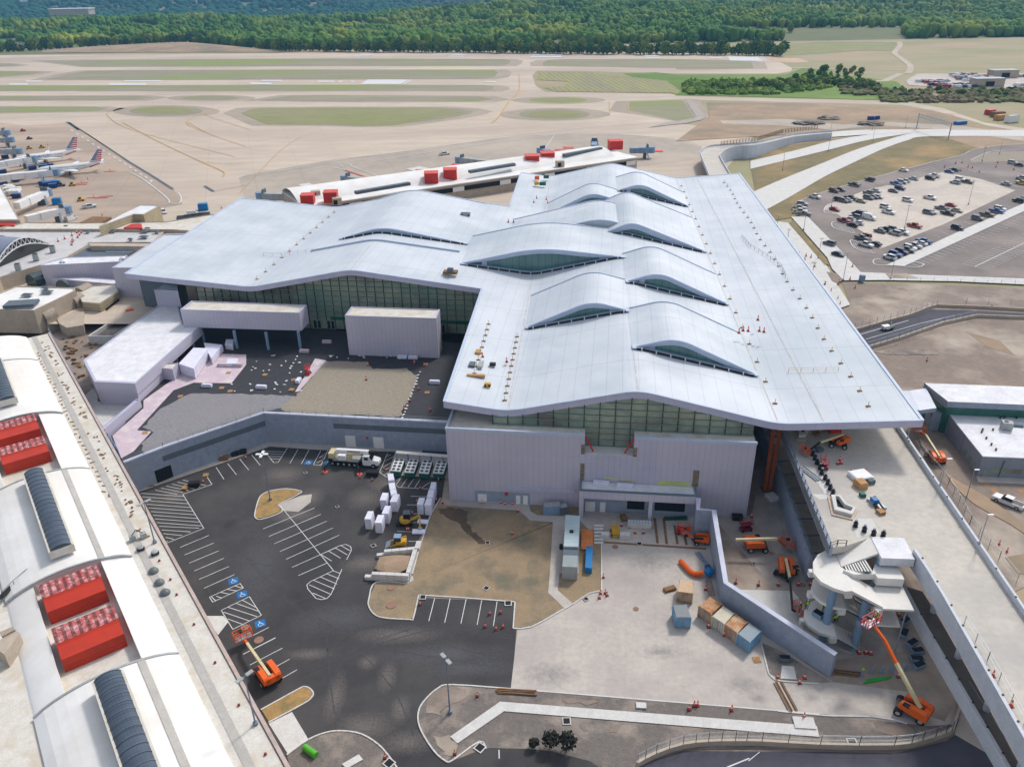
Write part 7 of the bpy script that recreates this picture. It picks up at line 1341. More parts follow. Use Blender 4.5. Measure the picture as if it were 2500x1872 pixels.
def scissor(label, fr, x, y, z, rz, m, h=1.4, s=1.0):
    p = pt(fr, x, y, z); t = thing('scissor_lift', label, 'scissor lift', tuple(p), None, 0); c = lambda a, b_, d: Vector((p.x + a * math.cos(rz) - b_ * math.sin(rz), p.y + a * math.sin(rz) + b_ * math.cos(rz), p.z + d))
    MB().box(c(0, 0, .45), (2.3 * s, 1.1 * s, .5), rz).build('chassis', m, t)
    for i in (-1, 1):
        for j in (-1, 1): MB().tube(c(i * .8 * s, j * .6 * s - .08, .25), c(i * .8 * s, j * .6 * s + .08, .25), .25, n=10).build('wheel', M['tyre'], t)
    b = MB()
    for j in (-.4, .4): b.beam(c(-.8, j, .7), c(.8, j, h), .1, .1); b.beam(c(.8, j, .7), c(-.8, j, h), .1, .1)
    b.build('scissor_arms', M['black'], t); MB().box(c(0, 0, h + .05), (2.4 * s, 1.15 * s, .12), rz).build('platform', m, t); b = MB(); q = [c(1.2 * s, .55 * s, h), c(-1.2 * s, .55 * s, h), c(-1.2 * s, -.55 * s, h), c(1.2 * s, -.55 * s, h)]
    for k in range(4):
        for z_ in (.55, 1.05): b.beam(q[k] + Vector((0, 0, z_)), q[(k + 1) % 4] + Vector((0, 0, z_)), .06, .06)
        b.beam(q[k], q[k] + Vector((0, 0, 1.05)), .06, .06)
    b.build('guard_rails', m, t); return t
redm = mat("dark_red_paint", (.30, .02, .04), None, .5)
scissor('dark red scissor lift between the block wall and the orange boom lift', 'K3', 512, 735, 0, .2, redm, 1.5); scissor('red scissor lift on the deck behind the row of black drums', 'K3', 1085, 275, ZD, 1.5, redm, 1.3, .9)
scissor('orange-red scissor lift parked in the dock yard by the block wall', 'K2', 1760, 520, 0, -.3, M['red2'], 1.2); scissor('red lift on the courtyard membrane beside the pink board strip', 'G5', 1040, 780, zT, 1.4, M['red2'], 1.8, .8); scissor('yellow dock lift table in front of the loading platform', 'K2', 1195, 520, 0, 1.57, M['yellow'], .9, 1.15)
# ---- crane truck ----
cz_ = math.atan2((pt('M1', 1000, 500) - pt('M1', 230, 440)).y, (pt('M1', 1000, 500) - pt('M1', 230, 440)).x); c0_ = (pt('M1', 230, 470) + pt('M1', 950, 520)) / 2
crn = thing('crane_truck', 'white truck-mounted telescopic crane parked below the courtyard wall with outriggers down', 'crane truck', tuple(c0_)); cc_, cs_ = math.cos(cz_), math.sin(cz_)
CL = lambda x, y, z: Vector((c0_.x + x * cc_ - y * cs_, c0_.y + x * cs_ + y * cc_, z)); Hl = (pt('M1', 950, 520) - pt('M1', 230, 470)).length / 2
def cbox(nm, x, y, z, sx, sy, sz_, m, par=crn): return MB().box(CL(x, y, z), (sx, sy, sz_), cz_).build(nm, m, par)
cbox('chassis', -.5, 1.2, 1.0, 2 * Hl + 1, 1.9, .5, M['black']); cbox('flat_deck', -Hl * .35, 1.2, 1.4, Hl * 1.25, 2.5, .2, M['hvac'])
for x in (-Hl, -Hl * .72, -Hl * .44, -Hl * .17, Hl * .08, Hl * .98):
    for y in (0.05, 2.35): a, e = CL(x, y - .18, .55), CL(x, y + .18, .55); o = MB().tube(a, e, .56, n=14).build('wheel', M['tyre'], crn); MB().tube(a - (e - a) * .08, e + (e - a) * .08, .28, n=10).build('rim', M['hub'], o)
cab_ = loft([(-1.2, .7, 2.0, 1.2, 1.2), (-1.1, .6, 2.9, 1.2, 1.05), (.3, .6, 2.9, 1.2, 1.0), (.9, .6, 1.95, 1.2, 1.05), (2.3, .7, 1.7, 1.05, .85), (2.5, .8, 1.5, .95, .8)]); cab_.v = [tuple(CL(Hl * .72 + v[0], 1.2 + v[1], v[2])) for v in cab_.v]; cab_.build('cab', M['white'], crn)
cg = loft([(.28, 2.0, 2.82, 1.03, .96), (.93, 2.0, 2.05, 1.07, 1.0)]); cg.v = [tuple(CL(Hl * .72 + v[0] + .03, 1.2 + v[1], v[2] + .03)) for v in cg.v]; cg.build('windscreen', carglass, crn); cbox('side_window', Hl * .72 - .3, -.02, 2.35, .9, .05, .6, carglass)
tt = cbox('turntable', -Hl * .35, 1.3, 1.9, 2.4, 2.2, .9, M['cream']); cbox('operator_cab', -Hl * .5, .2, 2.3, 1.8, 1.0, 1.2, M['white']); cbox('counterweight', -Hl * 1.05, 1.4, 2.3, 1.3, 2.4, 1.3, M['cream'])
bo_ = MB().beam(CL(-Hl * .85, 1.5, 3.1), CL(Hl * .72, 1.5, 3.25), .75, .85); bm_o = bo_.build('telescopic_boom', M['white'], crn); MB().beam(CL(Hl * .72, 1.5, 3.2), CL(Hl * 1.05, 1.5, 3.2), .6, .7).build('boom_head', M['black'], crn); MB().beam(CL(-Hl * .3, .9, 2.5), CL(Hl * .4, .9, 2.9), .3, .3).build('luffing_ram', M['cream'], crn)
def text(s, sz, loc, rx, rz, m, par, nm='lettering', ex=.01):
    cu = bpy.data.curves.new(nm, 'FONT'); cu.body = s; cu.size = sz; cu.extrude = ex; cu.align_x = 'CENTER'; cu.align_y = 'CENTER'; o = bpy.data.objects.new(nm, cu); col.objects.link(o)
    cu.materials.append(m); dg = bpy.context.evaluated_depsgraph_get(); me = bpy.data.meshes.new_from_object(o.evaluated_get(dg)); bpy.data.objects.remove(o); o = bpy.data.objects.new(nm, me); col.objects.link(o)
    o.parent = par; o.location = Vector(loc) - rootloc(par); o.rotation_euler = (rx, 0, rz); return o
text('KJ7EM', .62, CL(-Hl * .12, 1.5 - .40, 3.2), math.pi / 2, cz_, M['black'], crn); text('CI', .62, CL(Hl * .06, 1.5 - .40, 3.2), math.pi / 2, cz_, M['red2'], crn); text('NN', .62, CL(Hl * .2, 1.5 - .40, 3.22), math.pi / 2, cz_, M['black'], crn)
for x, y, fx, fy in [(-Hl * 1.05, 0, 100, 590), (Hl * .15, 0, 703, 628)]:
    p = pt('M1', fx, fy); o = MB().beam(CL(x, .3, 1.1), p + Vector((0, 0, 1.3)), .25, .3).tube(p + Vector((0, 0, 1.5)), p + Vector((0, 0, .15)), .1).build('outrigger', M['black'], crn); MB().lathe(p + Vector((0, 0, .01)), [(.6, 0), (.6, .12)], 14).build('outrigger_pad', mat("pad_red", c_((230, 90, 80)), None, .7), o)
# ---- parked jets ----
def jet(label, nose, tail, ln, text_=False):
    """nose and tail world points on the ground plane"""
    t = thing('airliner', label, 'airliner', tuple((nose + tail) / 2)); d = (tail - nose); L0 = d.length; d.normalize(); n_ = Vector((-d.y, d.x, 0)); s = L0 / 32; zc = ZB + 3.4 * s
    Pn = lambda x, y, z: nose + d * x * s + n_ * y * s + Vector((0, 0, zc - nose.z + z * s)); secs = [(0, .15, -.5), (1, .9, -.3), (3, 1.45, -.05), (6, 1.7, 0), (20, 1.7, 0), (25, 1.35, .35), (29, .75, .8), (32, .2, 1.1)]; n = 14; rows = []
    for x, r_, z in secs: rows.append([Pn(x, r_ * math.cos(2 * math.pi * k / n), z + r_ * math.sin(2 * math.pi * k / n)) for k in range(n + 1)])
    MB().grid(rows).build('fuselage', M['white'], t, smooth=True)
    for sd_ in (-1, 1):
        b = MB(); q = [Pn(11, sd_ * 1.2, -.8), Pn(17.5, sd_ * 1.2, -.8), Pn(20.3, sd_ * 13.5, .2), Pn(19, sd_ * 13.5, .2)]; b.add(q + [v - Vector((0, 0, .35)) for v in q], [(0, 1, 2, 3), (7, 6, 5, 4), (0, 4, 5, 1), (1, 5, 6, 2), (2, 6, 7, 3), (3, 7, 4, 0)]); wg_ = b.build('wing', M['white'], t)
        b = MB(); q = [Pn(19.3, sd_ * 13.5, .2), Pn(20.3, sd_ * 13.5, .2), Pn(21.2, sd_ * 14, 2.2), Pn(20.7, sd_ * 14, 2.2)]; b.add(q + [v + n_ * .12 for v in q], [(0, 1, 2, 3), (7, 6, 5, 4), (0, 4, 5, 1), (1, 5, 6, 2), (2, 6, 7, 3), (3, 7, 4, 0)]); b.build('winglet', M['white'], wg_)
        b = MB().tube(Pn(9.6, sd_ * 5, -1.7), Pn(12.8, sd_ * 5, -1.6), .95 * s, .7 * s, 14); e_ = b.build('engine', M['white'], t, smooth=False); MB().tube(Pn(9.55, sd_ * 5, -1.7), Pn(9.7, sd_ * 5, -1.7), .72 * s, n=14).build('intake', M['dark'], e_)
        b = MB(); q = [Pn(28, sd_ * .5, 1.1), Pn(30.5, sd_ * .5, 1.1), Pn(32, sd_ * 5.2, 1.5), Pn(31, sd_ * 5.2, 1.5)]; b.add(q + [v - Vector((0, 0, .2)) for v in q], [(0, 1, 2, 3), (7, 6, 5, 4), (0, 4, 5, 1), (1, 5, 6, 2), (2, 6, 7, 3), (3, 7, 4, 0)]); b.build('tailplane', M['white'], t)
        MB().tube(Pn(15, sd_ * 2.6, -3.2), Pn(15, sd_ * 2.6, -1), .12 * s).tube(Pn(15, sd_ * 2.2, -3), Pn(15, sd_ * 3.0, -3), .45 * s).build('landing_gear', M['black'], t)
    MB().tube(Pn(3.2, -.3, -3.1), Pn(3.2, .3, -3.1), .35 * s).tube(Pn(3.2, 0, -3), Pn(3.2, 0, -1), .1 * s).build('nose_gear', M['black'], t)
    # fin with horizontal stripes: base (25.5..31), top (30.2..32.4) height 1.2..7.4
    def fin(z0, z1, f0, f1, m, nm, th=.16):
        b = MB(); X = lambda z, f: (24.8 + (z - 1.2) / 6.2 * 5.2) * (1 - f) + (30.4 + (z - 1.2) / 6.2 * 1.8) * f
        for sg in (-1, 1): b.poly([Pn(X(z0, f0), sg * th, z0), Pn(X(z0, f1), sg * th, z0), Pn(X(z1, f1), sg * th, z1), Pn(X(z1, f0), sg * th, z1)])
        b.poly([Pn(X(z0, f0), -th, z0), Pn(X(z0, f0), th, z0), Pn(X(z1, f0), th, z1), Pn(X(z1, f0), -th, z1)]); b.poly([Pn(X(z0, f1), -th, z0), Pn(X(z0, f1), th, z0), Pn(X(z1, f1), th, z1), Pn(X(z1, f1), -th, z1)]); return b.build(nm, m, t)
    f0_ = fin(1.2, 7.4, 0, 1, M['white'], 'tail_fin', .12)
    finr = mat("flag_red", (.55, .02, .03), None, .5); finb = mat("flag_blue", (.02, .12, .30), None, .5)
    for k in range(6): z0 = 1.25 + k * 1.03; fin(z0, z0 + .55, 0 if k == 0 else .45, 1, finr, 'red_stripe', .15)
    for k in range(9): z0 = 2.3 + k * .57; fin(z0, z0 + .4, 0, .43, finb, 'blue_stripe', .15)
    rows2 = [];
    for x, r_, z in [(24.6, 1.42, .33), (29.8, .66, .88)]: rows2.append([Pn(x, (r_ + .03) * math.cos(2 * math.pi * k / n), z + (r_ + .03) * math.sin(2 * math.pi * k / n)) for k in range(8, 13)])
    MB().grid(rows2).build('red_band', finr, t)
    b = MB()
    for sg in (1, -1):
        for i in range(26): x = 4.5 + i * .72; b.poly([Pn(x, sg * 1.69, .28), Pn(x + .28, sg * 1.69, .28), Pn(x + .28, sg * 1.66, .62), Pn(x, sg * 1.66, .62)])
    b.build('window_row', M['navy'], t)
    MB().poly([Pn(.9, -.75, .2), Pn(.9, .75, .2), Pn(1.9, .85, .85), Pn(1.9, -.85, .85)]).build('cockpit_window', M['dark'], t)
    if text_:
        sgn = -1 if (Pn(5, -1.7, 0) - Vector((0, 0, 98))).length < (Pn(5, 1.7, 0) - Vector((0, 0, 98))).length else 1; a_ = math.atan2(d.y, d.x) + (0 if sgn < 0 else math.pi)
        text('American', 2.5 * s, Pn(13, sgn * 1.76, .5), math.pi / 2, a_, mat("blue_grey_lettering", c_((96, 116, 138)), None, .5), t)
    return t
tl1 = pt('M2', 2060, 760, ZB); ns1 = tl1 + (pt('M2', 1100, 860, ZB) - tl1).normalized() * 33
jet('white regional jet with striped flag tail at the nearer white jet bridge', ns1, tl1, 33)
tl2 = pt('M2', 1590, 520, ZB); ns2 = tl2 + (pt('M2', 640, 650, ZB) - tl2).normalized() * 35
jet('white jet lettered American with striped flag tail, the farther of the two', ns2, tl2, 35, True)
# ================= containers, stacks, plant =================
def container(label, fr, q, z1, m, mr, grp=None, z0=0, dr=None):
    """q: four top corners, door end = last two"""
    p = pts(fr, z1, *q); t = thing('shipping_container', label, 'container', (p[0].x, p[0].y, z0), grp); MB().prism(p, z0 + .12).build('body', m, t); c = sum(p, Vector()) / 4
    MB().prism([c + (v - c) * .97 + Vector((0, 0, .03)) for v in p], z1 + .001).build('roof', mr, t)
    a, b_ = p[2], p[3]; d = (b_ - a).normalized(); n_ = Vector((d.y, -d.x, 0)); n_ = n_ if n_.dot(c - a) < 0 else -n_; bb = MB()
    for k in (.12, .3, .46, .54, .7, .88): q_ = a + (b_ - a) * k + n_ * .04; bb.beam(Vector((q_.x, q_.y, z0 + .2)), Vector((q_.x, q_.y, z1 - .1)), .06, .06)
    bb.build('locking_bars', M['steel'], t); fr_m = MB()
    for v in p: fr_m.box((v.x, v.y, (z0 + z1) / 2), (.16, .16, z1 - z0 + .06), math.atan2(d.y, d.x))
    fr_m.build('corner_posts', m, t); return t
ridg = lambda nm, a, b_: mat(nm, a, b_, .8, .7, c3=c_((164, 96, 58)), s3=.6, k=.9, seams=[((.8, -.6, 0), .4, .09, .25)])
rr_ = ridg("rusty_roof", c_((208, 176, 138)), c_((176, 120, 80)))
H_ = 2.4
container('rusty-roofed tan container, farthest in the row of four along the block wall', 'K3', (250, 1225, 343, 1275, 262, 1350, 170, 1290), H_, M['rustc'], rr_, 'row of containers')
container('cream-roofed container, second from the far end of the row of four', 'K3', (348, 1290, 430, 1345, 358, 1425, 268, 1365), H_, M['whitec'], M['whitec'], 'row of containers')
container('rusty tan container, third in the row between the cream and blue ones', 'K3', (440, 1348, 528, 1410, 452, 1490, 362, 1425), H_, M['rustc'], rr_, 'row of containers')
container('blue container at the near end of the row of four', 'K3', (540, 1415, 628, 1475, 545, 1560, 455, 1495), H_, M['bluec'], M['bluecr'], 'row of containers')
container('tan container with a plain beige roof standing alone on the concrete yard', 'K2', (1735, 900, 1845, 915, 1842, 1015, 1718, 1000), H_, M['rustc'], mat("beige_top", c_((216, 186, 152)), None, .8))
container('pale blue container with weathered roof standing alone on the concrete yard', 'K2', (1680, 1112, 1790, 1108, 1828, 1215, 1705, 1212), H_, M['bluec'], mat("worn_teal_roof", c_((120, 142, 150)), c_((150, 140, 136)), .8, 1.2, k=1))
# foam stacks
def stack(label, fr, q, h, grp='white foam block stacks', m=None, z0=0):
    p = pts(fr, z0 + h, *q); t = thing('foam_stack', label, 'foam blocks', (p[0].x, p[0].y, z0), grp); c = sum(p, Vector()) / len(p); n = 4
    for k in range(n):
        j = .012 * ((k * 7) % 3 - 1); pp_ = [c + (v - c) * (1 - abs(j)) + Vector((j * 2, j, 0)) for v in p]; z1 = z0 + .12 + (h - .12) * (k + 1) / n; MB().prism([Vector((v.x, v.y, z1 - .02)) for v in pp_], z0 + .12 + (h - .12) * k / n).build('foam_block', m or M['foam'], t)
    MB().prism([Vector((v.x, v.y, z0 + .12)) for v in p], z0).build('pallet', M['wood'], t); return t
hh = 2.6
for lb, q in [('leftmost wrapped white foam stack of the loose group', (845, 1262, 945, 1262, 895, 1405, 782, 1400)), ('nearest white foam stack of the loose group', (1020, 1325, 1135, 1325, 1085, 1470, 960, 1465)), ('white foam stack in the middle of the loose group', (1145, 1168, 1245, 1168, 1200, 1310, 1085, 1300)), ('white foam stack at the upper left of the loose group', (1100, 940, 1205, 945, 1165, 1075, 1050, 1070)), ('white foam stack with a torn wrap at the right of the loose group', (1290, 965, 1400, 968, 1350, 1105, 1225, 1098)),
    ('left white foam stack of the pair beside the field kerb', (1735, 1030, 1840, 1030, 1805, 1150, 1695, 1148)), ('white foam stack nearest the digger in the kerbside row', (1870, 1035, 1965, 1035, 1945, 1160, 1825, 1158)), ('middle white foam stack of the kerbside row', (1905, 890, 2005, 895, 1975, 1025, 1868, 1018)), ('far white foam stack of the kerbside row below the chillers', (1950, 755, 2040, 758, 2012, 885, 1915, 878)),
    ('tall white foam stack at the head of the leaning line by the chillers', (1185, 612, 1285, 605, 1310, 720, 1200, 730)), ('second white foam stack of the leaning line by the chillers', (1205, 778, 1310, 765, 1335, 875, 1228, 890)), ('third white foam stack of the leaning line, half hidden behind another', (1232, 895, 1338, 880, 1355, 965, 1250, 985))]:
    stack(lb, 'M1', q, hh)
stack('large white wrapped foam pile beneath the side wing overhang', 'G4', (1740, 545, 1870, 550, 1740, 735, 1605, 690), 3.0, z0=zT); stack('white foam pile beside the large one under the canopy', 'G4', (1830, 500, 2000, 520, 1900, 640, 1850, 560), 2.0, z0=zT); stack('low white foam pile in front of the canopy columns', 'G4', (2030, 470, 2100, 470, 2090, 530, 2020, 520), 1.4, z0=zT); stack('small white foam cube on the pink boards', 'G4', (2045, 645, 2135, 640, 2130, 690, 2030, 690), 1.0, z0=zT)
for i, (x, y, c, lb) in enumerate([(312, 868, 'foam', 'white roll bundle on the membrane near the pink boards'), (703, 878, 'foam', 'white roll bundle on the black membrane, front middle'), (970, 832, 'foam', 'white roll bundle beside the pink board strip'), (1175, 552, 'pink', 'pink foam bundle under the canopy'), (1012, 620, 'pink', 'pink foam bundle by the third canopy column'), (1718, 662, 'foam', 'white roll at the foot of the stair block, left one'), (1795, 665, 'foam', 'white roll at the foot of the stair block, right one'), (1950, 843, 'foam', 'white roll on the membrane at the right'), (425, 720, 'pink', 'pale pink bundle beside the small foam cube, left'), (530, 722, 'pink', 'pale pink bundle beside the small foam cube, right')]):
    p = pt('G5', x, y, zT); single('insulation_bundle', MB().box(p + Vector((0, 0, .4)), (2.6 if i != 2 else 1.0, .9 if i != 2 else 2.2, .7), -.1).box(p + Vector((0, 0, .82)), (2.3 if i != 2 else .9, .7 if i != 2 else 1.9, .12), -.1), M[c], lb, 'insulation', 'insulation bundles in the courtyard', origin=p)
# pallets & boards
def pallet(label, p, rz, n=1, m='wood', grp='wooden pallets and boards', s=1.2):
    b = MB()
    for k in range(n):
        z = k * .16
        for j in range(5): b.box(p + Vector((math.cos(rz + 1.57) * (j - 2) * s * .21, math.sin(rz + 1.57) * (j - 2) * s * .21, .12 + z)), (s, s * .15, .03), rz)
        for j in (-1, 0, 1): b.box(p + Vector((math.cos(rz) * j * s * .42, math.sin(rz) * j * s * .42, .055 + z)), (.1, s, .09), rz)
    return single('pallet', b, M[m], label, 'pallet', grp, origin=p)
for i, (fr, x, y, z, n, lb) in enumerate([('G5', 728, 782, zT, 1, 'wooden pallet in the middle of the black membrane'), ('G5', 465, 768, zT, 1, 'wooden pallet lying on the pink boards'), ('G5', 417, 877, zT, 1, 'wooden pallet beside the white roll, left part of the membrane'), ('G5', 478, 900, zT, 1, 'wooden pallet at the gravel edge'), ('G5', 935, 818, zT, 1, 'wooden pallet by the grey board near the pink strip'), ('G5', 920, 893, zT, 2, 'orange-brown board stack at the foot of the pink strip'), ('G5', 1895, 910, zT, 1, 'wooden pallet on the right strip of membrane'), ('G5', 1885, 705, zT, 1, 'wooden pallet near the stair block corner'), ('G5', 120, 937, zT, 1, 'plywood sheet at the corner of the grey gravel'), ('G4', 1305, 1312, zT, 1, 'plywood sheet on the pink membrane by the wall end'),
    ('K5', 460, 430, 0, 3, 'stack of pallets beside the black skid bin'), ('K2', 1212, 310, 0, 1, 'pallet leaning under the dock canopy'), ('L3', 1790, 305, 0, 1, 'lone pallet on the concrete yard near the planting bed'), ('K4', 620, 128, ZD, 4, 'pallet of tan boxes on the deck'), ('L5', 1020, 1030, ZD, 4, 'pallet of yellow-brown boxes on the deck near the curb'), ('L5', 1965, 845, ZB, 1, 'plywood sheet behind the white pickup'), ('L5', 2190, 855, ZB, 1, 'plywood sheets right of the white pickup'), ('L5', 1890, 790, ZB, 1, 'brown board on the office pavement edge'), ('K5', 610, 330, 0, 1, 'pallet at the upper hatched bay by the wall'), ('G3', 340, 600, ZB, 1, 'small timber by the terminal roof corner')]):
    if fr == 'G3' or x == 620: continue
    pallet(lb, pt(fr, x, y, z), -.2 + (i % 5) * .12, n)
for lb, fr, x, y, ln, z, rz, m in [('brown steel beam bundle on the concrete yard at lower right', 'L3', 1990, 555, 5.5, 0, -1.45, 'lumber'), ('loose timber lengths beside the kerb at the yard corner', 'L3', 170, 525, 6, .05, -.1, 'lumber'), ('brown timber pile under the garage opening', 'K5', 170, 415, 3.5, 0, .3, 'lumber'), ('twin steel pipes lying on the deck', 'K3', 985, 320, 5, ZD, -1.2, 'steel'), ('bundle of blue-grey studs against the block wall', 'K2', 1930, 740, 5, 0, -1.3, 'bluecol'), ('grey-green pipes stacked in the dock bay', 'K2', 1700, 395, 4.5, 0, 0, 'hvacg'), ('rusty timber forms behind the wall end', 'K4', 410, 1095, 4, 0, -.2, 'lumber')]:
    p = pt(fr, x, y, z); b = MB(); c, s = math.cos(rz), math.sin(rz); rp = random.Random(int(x))
    for k in range(7): o_ = (k - 3) * .17; a = p + Vector((-s * o_ - c * ln / 2 + rp.uniform(-.3, .3), c * o_ - s * ln / 2, .12 + .1 * (k % 2))); b.beam(a, a + Vector((c * ln, s * ln, 0)) + Vector((0, rp.uniform(-.2, .2), 0)), .11, .11)
    single('timber_pile' if m == 'lumber' else 'pipe_bundle', b, M[m], lb, 'building material', origin=p)
# chillers
for i, (q, lb) in enumerate([((1315, 368, 1487, 372, 1410, 585, 1238, 572), 'leftmost'), ((1565, 382, 1728, 386, 1650, 608, 1480, 598), 'second from the left'), ((1805, 390, 1972, 395, 1905, 622, 1730, 608), 'third from the left'), ((2045, 405, 2230, 412, 2160, 620, 1978, 612), 'rightmost')]):
    p = pts('M1', 1.5, *q); t = thing('chiller_unit', 'long green chiller unit with eight roof fans, %s of four' % lb, 'chiller', (p[0].x, p[0].y, .1), 'row of chiller units'); MB().prism(p, .25).build('green_case', M['hvacg'], t); MB().prism([v + Vector((0, 0, .25)) for v in p], 1.502).build('fan_deck', M['white'], t)
    for r_ in range(4):
        for c in range(2):
            a = p[0].lerp(p[3], (r_ + .5) / 4); e = p[1].lerp(p[2], (r_ + .5) / 4); v = a.lerp(e, .26 + .48 * c); f = MB().lathe(v + Vector((0, 0, .26)), [(.42, 0), (.42, .08), (.34, .08), (.34, .01)], 14, False).build('fan_ring', M['steel'], t); MB().lathe(v + Vector((0, 0, .262)), [(.38, 0), (.38, .02)], 14).build('fan_opening', M['black'], f)
pr_ = thing('pipe_rack', 'white overhead pipe rack crossing above the chiller units', 'pipe rack', tuple(pt('M1', 1340, 300)))
a, e = pt('M1', 1340, 228, 3), pt('M1', 2350, 305, 3)
for k in (0, .55): MB().tube(a + Vector((0, -k, 0)), e + Vector((0, -k, 0)), .17).build('pipe', M['white'], pr_)
for k in range(6): p = a.lerp(e, k / 5); MB().box((p.x, p.y - .3, 1.5), (.18, .9, 3.0)).build('rack_post', M['blue' if k % 2 else 'steel'], pr_)
# digger and loader
ex = thing('mini_excavator', 'yellow tracked mini excavator with a canopy and its arm reaching to a white mat', 'excavator', tuple(pt('M1', 1520, 1480)))
p = pt('M1', 1500, 1490); MB().box(p + Vector((.2, -.55, .3)), (2.6, .45, .6)).build('track', M['black'], ex); MB().box(p + Vector((.2, .75, .3)), (2.6, .45, .6)).build('track', M['black'], ex); MB().lathe(p + Vector((0, .1, .65)), [(1.1, 0), (1.2, .3), (1.1, .8), (.8, .95)], 12).build('engine_body', M['yellow'], ex); c_b = MB().box(p + Vector((.4, .1, 2.1)), (1.3, 1.3, 1.3)).build('cab', carglass, ex); MB().box(p + Vector((.4, .1, 2.8)), (1.4, 1.4, .1)).build('cab_roof', M['blockdark'], c_b)
a1_, a2_, a3_ = p + Vector((1.0, -.3, 1.2)), p + Vector((3.0, -.3, 2.2)), pt('M1', 1750, 1575, .3); MB().beam(a1_, a2_, .32, .45).build('boom', M['yellow'], ex); MB().beam(a2_, a3_, .28, .35).build('dipper', M['yellow'], ex); MB().box(a3_, (.8, .6, .5)).build('bucket', M['steel'], ex); MB().box(p + Vector((-1.6, .1, .35)), (.15, 2.2, .6)).build('dozer_blade', M['black'], ex)
ld = thing('skid_loader', 'yellow tracked skid loader with a grey bucket behind the block bin', 'loader', tuple(pt('M3', 520, 1140)))
p = pt('M3', 520, 1140); MB().box(p + Vector((0, -.7, .42)), (2.6, .5, .75)).build('track', M['lumber'], ld); MB().box(p + Vector((0, .8, .42)), (2.6, .5, .75)).build('track', M['lumber'], ld); MB().box(p + Vector((.3, .05, 1.2)), (2.0, 1.4, .9)).build('body', M['yellow'], ld); c_b = MB().box(p + Vector((-.3, .05, 1.9)), (1.3, 1.2, 1.2)).build('cab', carglass, ld); MB().box(p + Vector((-.3, .05, 2.55)), (1.4, 1.3, .1)).build('cab_roof', M['bluecol'], c_b)
MB().beam(p + Vector((1.2, -.8, 1.8)), p + Vector((-1.9, -.8, .6)), .22, .3).beam(p + Vector((1.2, .9, 1.8)), p + Vector((-1.9, .9, .6)), .22, .3).build('lift_arms', M['yellow'], ld); MB().prism([p + Vector(v) for v in ((-2.0, -1, .9), (-1.8, -1, .9), (-1.8, 1.1, .9), (-2.8, 1.1, .3), (-2.8, -1, .3))], p.z + .05).build('bucket', M['steel'], ld)
# white mats / block bin
for i, (q, lb) in enumerate([((1720, 1400, 1900, 1415, 1885, 1480, 1700, 1462), 'white mat beside the excavator, farther one'), ((1620, 1572, 1850, 1580, 1835, 1650, 1610, 1648), 'white mat under the excavator bucket')]): p = pts('M1', .35, *q); single('white_mat', MB().prism(p, .05), M['foam'], lb, 'board', origin=(p[0].x, p[0].y, 0))
bn = thing('block_bin', 'three-sided bin of pale interlocking concrete blocks holding soil', 'block wall', tuple(pt('M3', 300, 1500)))
def blockrow(fr, x0, y0, x1, y1, n, rows, step=0):
    a, e = pt(fr, x0, y0, 0), pt(fr, x1, y1, 0); d = (e - a) / n
    for i in range(n):
        for k in range(rows if not step else min(rows, 1 + i // step)): c = a + d * (i + .5); MB().box((c.x, c.y, .37 + k * .72), (d.length - .05, .75, .7), math.atan2(d.y, d.x)).build('concrete_block', M['walk'], bn)
blockrow('M3', 245, 1268, 700, 1225, 5, 2, 1); blockrow('M3', 105, 1520, 630, 1545, 6, 2, 1); blockrow('M3', 620, 1520, 705, 1240, 4, 2)
single('soil_pile', MB().blob(pt('M3', 450, 1370) + Vector((0, 0, .35)), 3.6, 3.0, .9, 4, .18, 2), M['soil2'], 'low brown soil pile heaped inside the block bin', 'soil pile')
single('concrete_block', MB().box(pt('M3', 735, 1130, .35), (1.0, 2.2, .7), -.1), M['walk'], 'single concrete block lying beside the field kerb', 'concrete block')
# dark bin, skid, bench-like black items
def skid(label, fr, x, y, z, rz, m, sz_=(2.6, 1.3, .9), rim=None):
    p = pt(fr, x, y, z); c = MB().box(p + Vector((0, 0, sz_[2] / 2 + .15)), sz_, rz); t = thing('skip_bin', label, 'skip', tuple(p)); c.build('bin_body', M[m], t); MB().box(p + Vector((0, 0, sz_[2] + .165)), (sz_[0] * .9, sz_[1] * .85, .03), rz).build('bin_opening', M['dark'], t); MB().box(p + Vector((0, 0, .08)), (sz_[0] * .95, .3, .15), rz).build('skids', M['steel'], t); return t
skid('black open skip beside the crane truck', 'M1', 930, 640, 0, -.1, 'black'); skid('black open bin beside the pallets in the hatched bay', 'K5', 528, 410, 0, .15, 'black', (2.4, 1.2, .9)); skid('black open bin against the lavender wall corner', 'K3', 450, 655, 0, -.1, 'black', (2.0, 1.3, .9)); skid('dark grey mortar bin on the lowest stair landing', 'M4', 215, 1030, 4.25, -.9, 'bluecol', (1.6, 1.2, .7)); skid('small dark bin on rubble at the tail of the block wall', 'L3', 1975, 310, 0, -.1, 'blockdark', (1.8, .9, .7))
for i, (x, y, r_) in enumerate([(1190, 1100, .3), (1270, 1350, .2), (1330, 1440, -.2), (1320, 1530, -.4), (1345, 1600, .1), (1180, 1240, .6)]): skid('blue-grey steel form tub on the soil right of the stair, %s' % ['farthest', 'third from the far end', 'fourth from the far end', 'second nearest', 'nearest', 'second from the far end'][i], 'M4', x, y, 0, r_ + .3, 'bluecol', (2.0, 1.1, .6))
